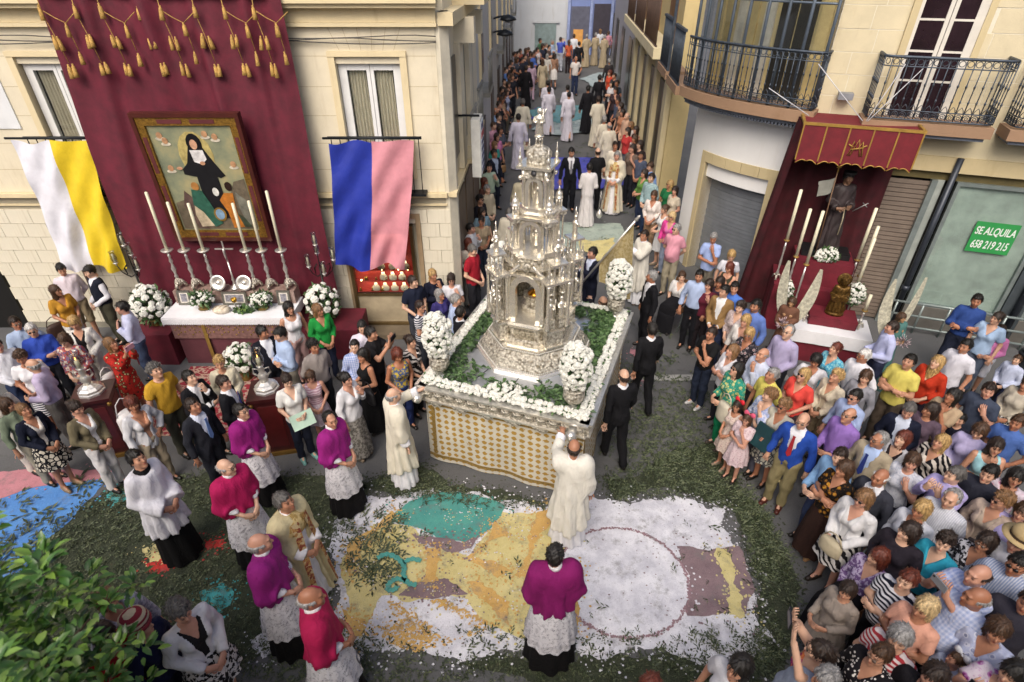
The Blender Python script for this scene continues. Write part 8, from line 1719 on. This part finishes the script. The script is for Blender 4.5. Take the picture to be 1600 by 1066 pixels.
Pn(160, 992, 80, 'down', 1.66, f_, 'bob:dark', 'blazer:b01820+a01820', 'tr:22222c', 'dark haired woman in red jacket beneath the orange tree')
Pn(216, 978, 80, 'down', 1.62, f_, 'short:dark', 'long:161a38', 'tr:20222e', 'person in knitted striped hat and navy top beneath the orange tree')
Pn(166, 936, 60, 'down', 1.64, f_, 'bob:light', 'blouse:8c8c98/print/b4b4bc', 'tr:3c3c46', 'woman in grey print blouse beneath the orange tree')
# ------------------------------------------------------------------ things people hold or lean on
def by(lab):
    for o in COL:
        if o.get('label', '').startswith(lab): return o
def held(name, label, cat, who, loc, build, rot=(0, 0, 0)):
    w = by(who); bpy.context.view_layer.update(); M_ = w.matrix_world; o = thing(name, label, cat, M_ @ Vector(loc), 0); o.rotation_euler = (Matrix.Rotation(w.rotation_euler.z, 3, 'Z') @ Matrix.Rotation(rot[0], 3, 'X') @ Matrix.Rotation(rot[1], 3, 'Y')).to_euler(); build(o); return o
def phone(col='1a1a1e'):
    def b(o): MB().box((0, 0, 0), (.15, .010, .075)).build('case', mat('phone_' + col, col, .3), o); MB().box((0, .006, 0), (.14, .003, .066)).build('screen', mat('phone_screen', '2c3440', .15), o); MB().lathe([(.009, 0), (.009, .003), (0, .003)], 8, (-.055, -.006, .02), Matrix.Rotation(R(90), 4, 'X')).build('lens', MC['doorway_black'], o)
    return b
held('phone', 'pink phone held up by the woman in red floral dress', 'phone', 'woman in red floral', (0, -.40, 1.60), phone('d09aa8')); held('phone', 'black phone held by the man in black polo', 'phone', 'man in black polo shirt', (0, -.40, 1.60), phone()); held('phone', 'phone held overhead by the woman in magenta print', 'phone', 'woman in magenta', (0, -.33, 1.92), phone()); held('phone', 'small camera held by the man in blue checks', 'camera', 'balding man in blue checked', (0, -.40, 1.60), phone('8a8c90')); held('phone', 'phone held by the woman in white floral top', 'phone', 'black haired woman in white floral top with', (0, -.40, 1.60), phone())
def bagb(col, w=.30, h=.24, d=.10):
    def b(o):
        m = MB(); m.lathe([(.9, -1), (1, -.8), (.96, .6), (.7, 1)], 14, sx=w / 2, sy=d / 2); m.v = [(x, y, z * h / 2) for x, y, z in m.v]; m.build('pouch', mat('bag_' + col, col, .6, var=.15, bump=.3), o); MB().tube([(-w * .4, 0, h * .45), (-w * .25, 0, h * .9), (0, 0, h * 1.05), (w * .25, 0, h * .9), (w * .4, 0, h * .45)], .008, 6).build('strap', mat('bag_' + col, col), o)
    return b
held('handbag', 'brown shoulder bag of the girl in mustard', 'bag', 'girl in mustard', (-.30, .05, .85), bagb('3a241a'), (0, 0, 0)); held('handbag', 'black handbag of the woman in black vest top', 'bag', 'woman in black vest top and', (.27, -.12, .98), bagb('151518', .28, .22)); held('clutch', 'mint green folder held by the woman in peplum top', 'folder', 'woman in white peplum', (0, -.30, 1.02), lambda o: (MB().box((0, 0, 0), (.30, .02, .21)).build('cover', mat('folder_mint', 'b4d0bc', .5), o), MB().box((0, .014, -.004), (.285, .006, .19)).build('pages', mat('folder_paper', 'd8d8d0', .7), o)), (R(-35), 0, 0))
held('folder', 'dark green folder held by the woman in sunglasses and grey jacket', 'folder', 'woman in sunglasses and grey', (0, -.30, 1.12), lambda o: (MB().box((0, 0, 0), (.26, .02, .32)).build('cover', mat('folder_green', '12363a', .4, var=.3), o), MB().box((0, .014, 0), (.24, .006, .30)).build('pages', mat('folder_paper', 'd8d8d0', .7), o)), (R(-25), 0, 0))
held('handbag', 'cream cloth bag of the woman in turquoise tunic', 'bag', 'woman in turquoise floral tunic', (.22, -.25, .98), bagb('c8c0ac', .26, .30)); held('handbag', 'beige clutch bag of the woman in white jacket over zebra skirt', 'bag', 'woman in sunglasses and white jacket', (.02, -.27, .93), bagb('b8ac90', .26, .18)); held('backpack', 'white backpack on the red haired woman', 'backpack', 'red haired woman in white', (-.02, .24, 1.18), bagb('d0cccc', .30, .38, .18)); held('handbag', 'white shoulder bag of the woman in red floral', 'bag', 'woman in red floral', (-.27, .10, .98), bagb('d4d0cc', .26, .22)); held('navy_wrap', 'folded navy wrap over the blonde woman arm', 'wrap', 'blonde woman in white shirt with', (0, -.26, .98), bagb('1a2250', .36, .30, .12)); held('handbag', 'tan bag of the woman in teal tee', 'bag', 'woman in teal', (.22, -.18, .88), bagb('8a6a44', .24, .2))
def bow(col):
    def b(o):
        for s in (-1, 1): MB().lathe([(.006, 0), (.035, .03), (.04, .06), (.02, .075), (0, .075)], 8, (0, 0, 0), Matrix.Rotation(s * R(80), 4, 'Y'), sy=.45).build('loop', mat('bow_' + col, col, .6), o)
        MB().lathe([(0, -.014), (.016, 0), (0, .014)], 8).build('knot', mat('bow_' + col, col), o)
    return b
for who, col, lab in (('girl with red', 'd82030', 'red bow in the hair of the girl in cream dress'), ('girl with pink', 'd85a78', 'pink bow in the hair of the girl with red sash'), ('little girl with white', 'd8dce4', 'white bow in the hair of the little girl')): held('hair_bow', lab, 'hair bow', who, (.02, .0, 1.735), bow(col))
def hat(o): MB().lathe([(.16, 0), (.165, .01), (.10, .012)], 20).build('brim', mat('straw', 'b09a70', .8), o); MB().lathe([(.105, .01), (.10, .09), (.06, .115), (0, .11)], 18).build('crown', MC['straw'], o); MB().lathe([(.107, .015), (.106, .04)], 18, cap=False).build('band', mat('hat_band', '3a2a20', .7), o)
held('straw_hat', 'straw hat on the man in white shirt at the crowd edge', 'hat', 'man in white shirt behind the straw', (0, .01, 1.67), hat)
def knit(o): MB().lathe([(.108, 0), (.112, .05), (.10, .10), (.06, .135), (0, .14)], 20).build('cap', cloth('7a2430/stripe/b8a890'), o); MB().lathe([(.112, -.01), (.118, .015), (.11, .03)], 20).build('brim', mat('knit_brim', '8a2a34', .9), o)
held('knitted_hat', 'striped knitted hat worn beneath the orange tree', 'hat', 'person in knitted', (0, .01, 1.645), knit)
w = by('seated woman in purple'); p = w.location
o = thing('walking_stick', 'grey metal walking stick held by the seated woman in purple', 'walking stick', (p.x - .62, p.y - .22, 0)); MB().tube([(0, 0, 0), (.10, .0, .45), (.2, 0, .88)], .011, 8).build('shaft', mat('stick_grey', '8a8c90', .3, .6), o); MB().tube([(.2, 0, .88), (.21, 0, .93), (.27, 0, .95), (.33, 0, .93)], .014, 8).build('grip', MC['doorway_black'], o); MB().lathe([(.018, 0), (.016, .03)], 8).build('rubber_tip', MC['doorway_black'], o)
for who, lab in (('seated woman in purple', 'folding chair under the woman in purple print blouse'), ('seated woman in white', 'folding chair under the seated woman in white tee')):
    w = by(who); o = thing('folding_chair', lab, 'chair', (w.location.x, w.location.y, 0), w.rotation_euler.z); MB().box((0, -.05, .42), (.42, .42, .03)).build('seat', mat('chair_wood', '6a4a30', .6), o); MB().box((0, .19, .78), (.42, .03, .22)).build('backrest', MC['chair_wood'], o)
    for sx in (-.19, .19): MB().tube([(sx, -.25, 0), (sx, .19, .9)], .012, 6).build('leg', MC['alu_grey'], o); MB().tube([(sx, .2, 0), (sx, -.22, .42)], .012, 6).build('leg', MC['alu_grey'], o)
# processional banner carried beside the priest
w = by('man in navy suit carrying'); bpy.context.view_layer.update()
a = w.matrix_world @ Vector((.05, -.36, .95)); tip = GS(993, 345, 2.45)
bn = thing('processional_banner', 'pale gold processional banner on a silver pole sloping towards the priest', 'banner', (0, 0, 0)); d = (tip - a); MB().tube([a - d * .15, tip], .018, 8).build('pole', silver, bn); MB().lathe([(.018, 0), (.035, .03), (.02, .06), (.03, .09), (0, .13)], 10, tip, d.to_track_quat('Z', 'Y').to_matrix().to_4x4()).build('finial', silver, bn)
def ban(u, v):
    q = a + d * (.42 + .56 * u); return (q.x + .10 * v * math.sin(u * 7), q.y - .10 * v + .05 * math.sin(u * 9 + v * 3), q.z - 1.35 * v * (.25 + .75 * u) + .02 * math.sin(u * 13))
MB().sheet(ban, 26, 18).build('cloth', cloth('a89a74/print/97875c'), bn)
ce = by('altar server in white alb carrying'); o = thing('censer', 'silver censer hanging on chains beside the altar server', 'censer', ce.location + Vector((.33, -.12, .28 + 0))); MB().lathe([(.04, 0), (.05, .02), (.08, .07), (.08, .11), (.05, .17), (.02, .22), (0, .24)], 14).build('bowl', silver, o)
for k in range(3): MB().tube([(.07 * math.cos(k * 2.1), .07 * math.sin(k * 2.1), .10), (0, 0, .72)], .004, 4).build('chain', silver, o)
# ------------------------------------------------------------------ orange tree in front
TR = thing('orange_tree', 'leafy orange tree crown with glossy green leaves below the viewer', 'tree', (-3.46, 1.50, 0))
bark = mat('bark', '5a4a3a', .9, var=.3, vscale=8, bump=.8, bscale=20)
trk = MB(); trk.tube([(0, 0, 0), (.03, .02, .8), (-.02, .0, 1.6), (.02, .03, 2.1)], [.11, .09, .075, .05], 10)
rt = random.Random(9); tips = []
for k in range(22):
    a = k * 2.4; r = rt.uniform(.5, .95); z = rt.uniform(2.1, 3.25); e = Vector((r * math.cos(a), r * math.sin(a), z)); tips.append(e)
    trk.tube([(0, 0, 1.5 + .04 * k), (e.x * .45, e.y * .45, 1.7 + (z - 1.7) * .5), e], [.04, .025, .008], 6)
trk.build('trunk', bark, TR)
cl = []
rs = np.random.RandomState(21)
for e in tips:
    for j in range(16): cl.append(np.array(e) * rs.uniform(.65, 1.08) + rs.normal(size=3) * (.20, .20, .17))
cl = np.array(cl); n = 28; V, U = [], []
for c in cl:
    if c[2] > 3.62: continue
    d = rs.normal(size=(n, 3)); d /= np.linalg.norm(d, axis=1)[:, None]; d[:, 2] = np.abs(d[:, 2]) * .7 - .15; p = c + d * rs.uniform(.02, .11, n)[:, None]
    t1 = d + rs.normal(size=(n, 3)) * .35; t1 /= np.linalg.norm(t1, axis=1)[:, None]; up = np.array((0, 0, 1.0)); t2 = np.cross(t1, up); t2 /= np.linalg.norm(t2, axis=1)[:, None]; nn = np.cross(t2, t1)
    L = rs.uniform(.065, .105, n)[:, None]; W_ = L * rs.uniform(.20, .26, n)[:, None]
    a, b, m1, e = p, p + t1 * L, p + t1 * L * .33, p + t1 * L * .7
    q = lambda base, w, h: (base + t2 * W_ * w + nn * L * h, base - t2 * W_ * w + nn * L * h)
    l1, r1 = q(m1, 1, .10); l2, r2_ = q(e, .8, .07); mm1, mm2 = m1 + nn * L * .02, e - nn * L * .01; tip = b - nn * L * .08
    V.append(np.stack([a, l1, mm1, r1, l2, mm2, r2_, tip], 1).reshape(-1, 3))
V = np.concatenate(V); k = np.arange(len(V) // 8)[:, None] * 8
Q = np.concatenate([k + np.array(x) for x in ((0, 1, 2, 2), (0, 2, 3, 3), (1, 4, 5, 2), (2, 5, 6, 3), (4, 7, 5, 5), (5, 7, 6, 6))])
me = bpy.data.meshes.new('crown'); me.from_pydata(V.tolist(), [], [tuple(dict.fromkeys(q)) for q in Q.tolist()]); me.materials.append(None); me.polygons.foreach_set('use_smooth', [True] * len(me.polygons)); me.update()
me.materials[0] = leaf_mat('orange_leaf', '2c4a1c', '446a2c', '7c9a42', .32)
tag(link('crown', me, TR), kind='stuff')
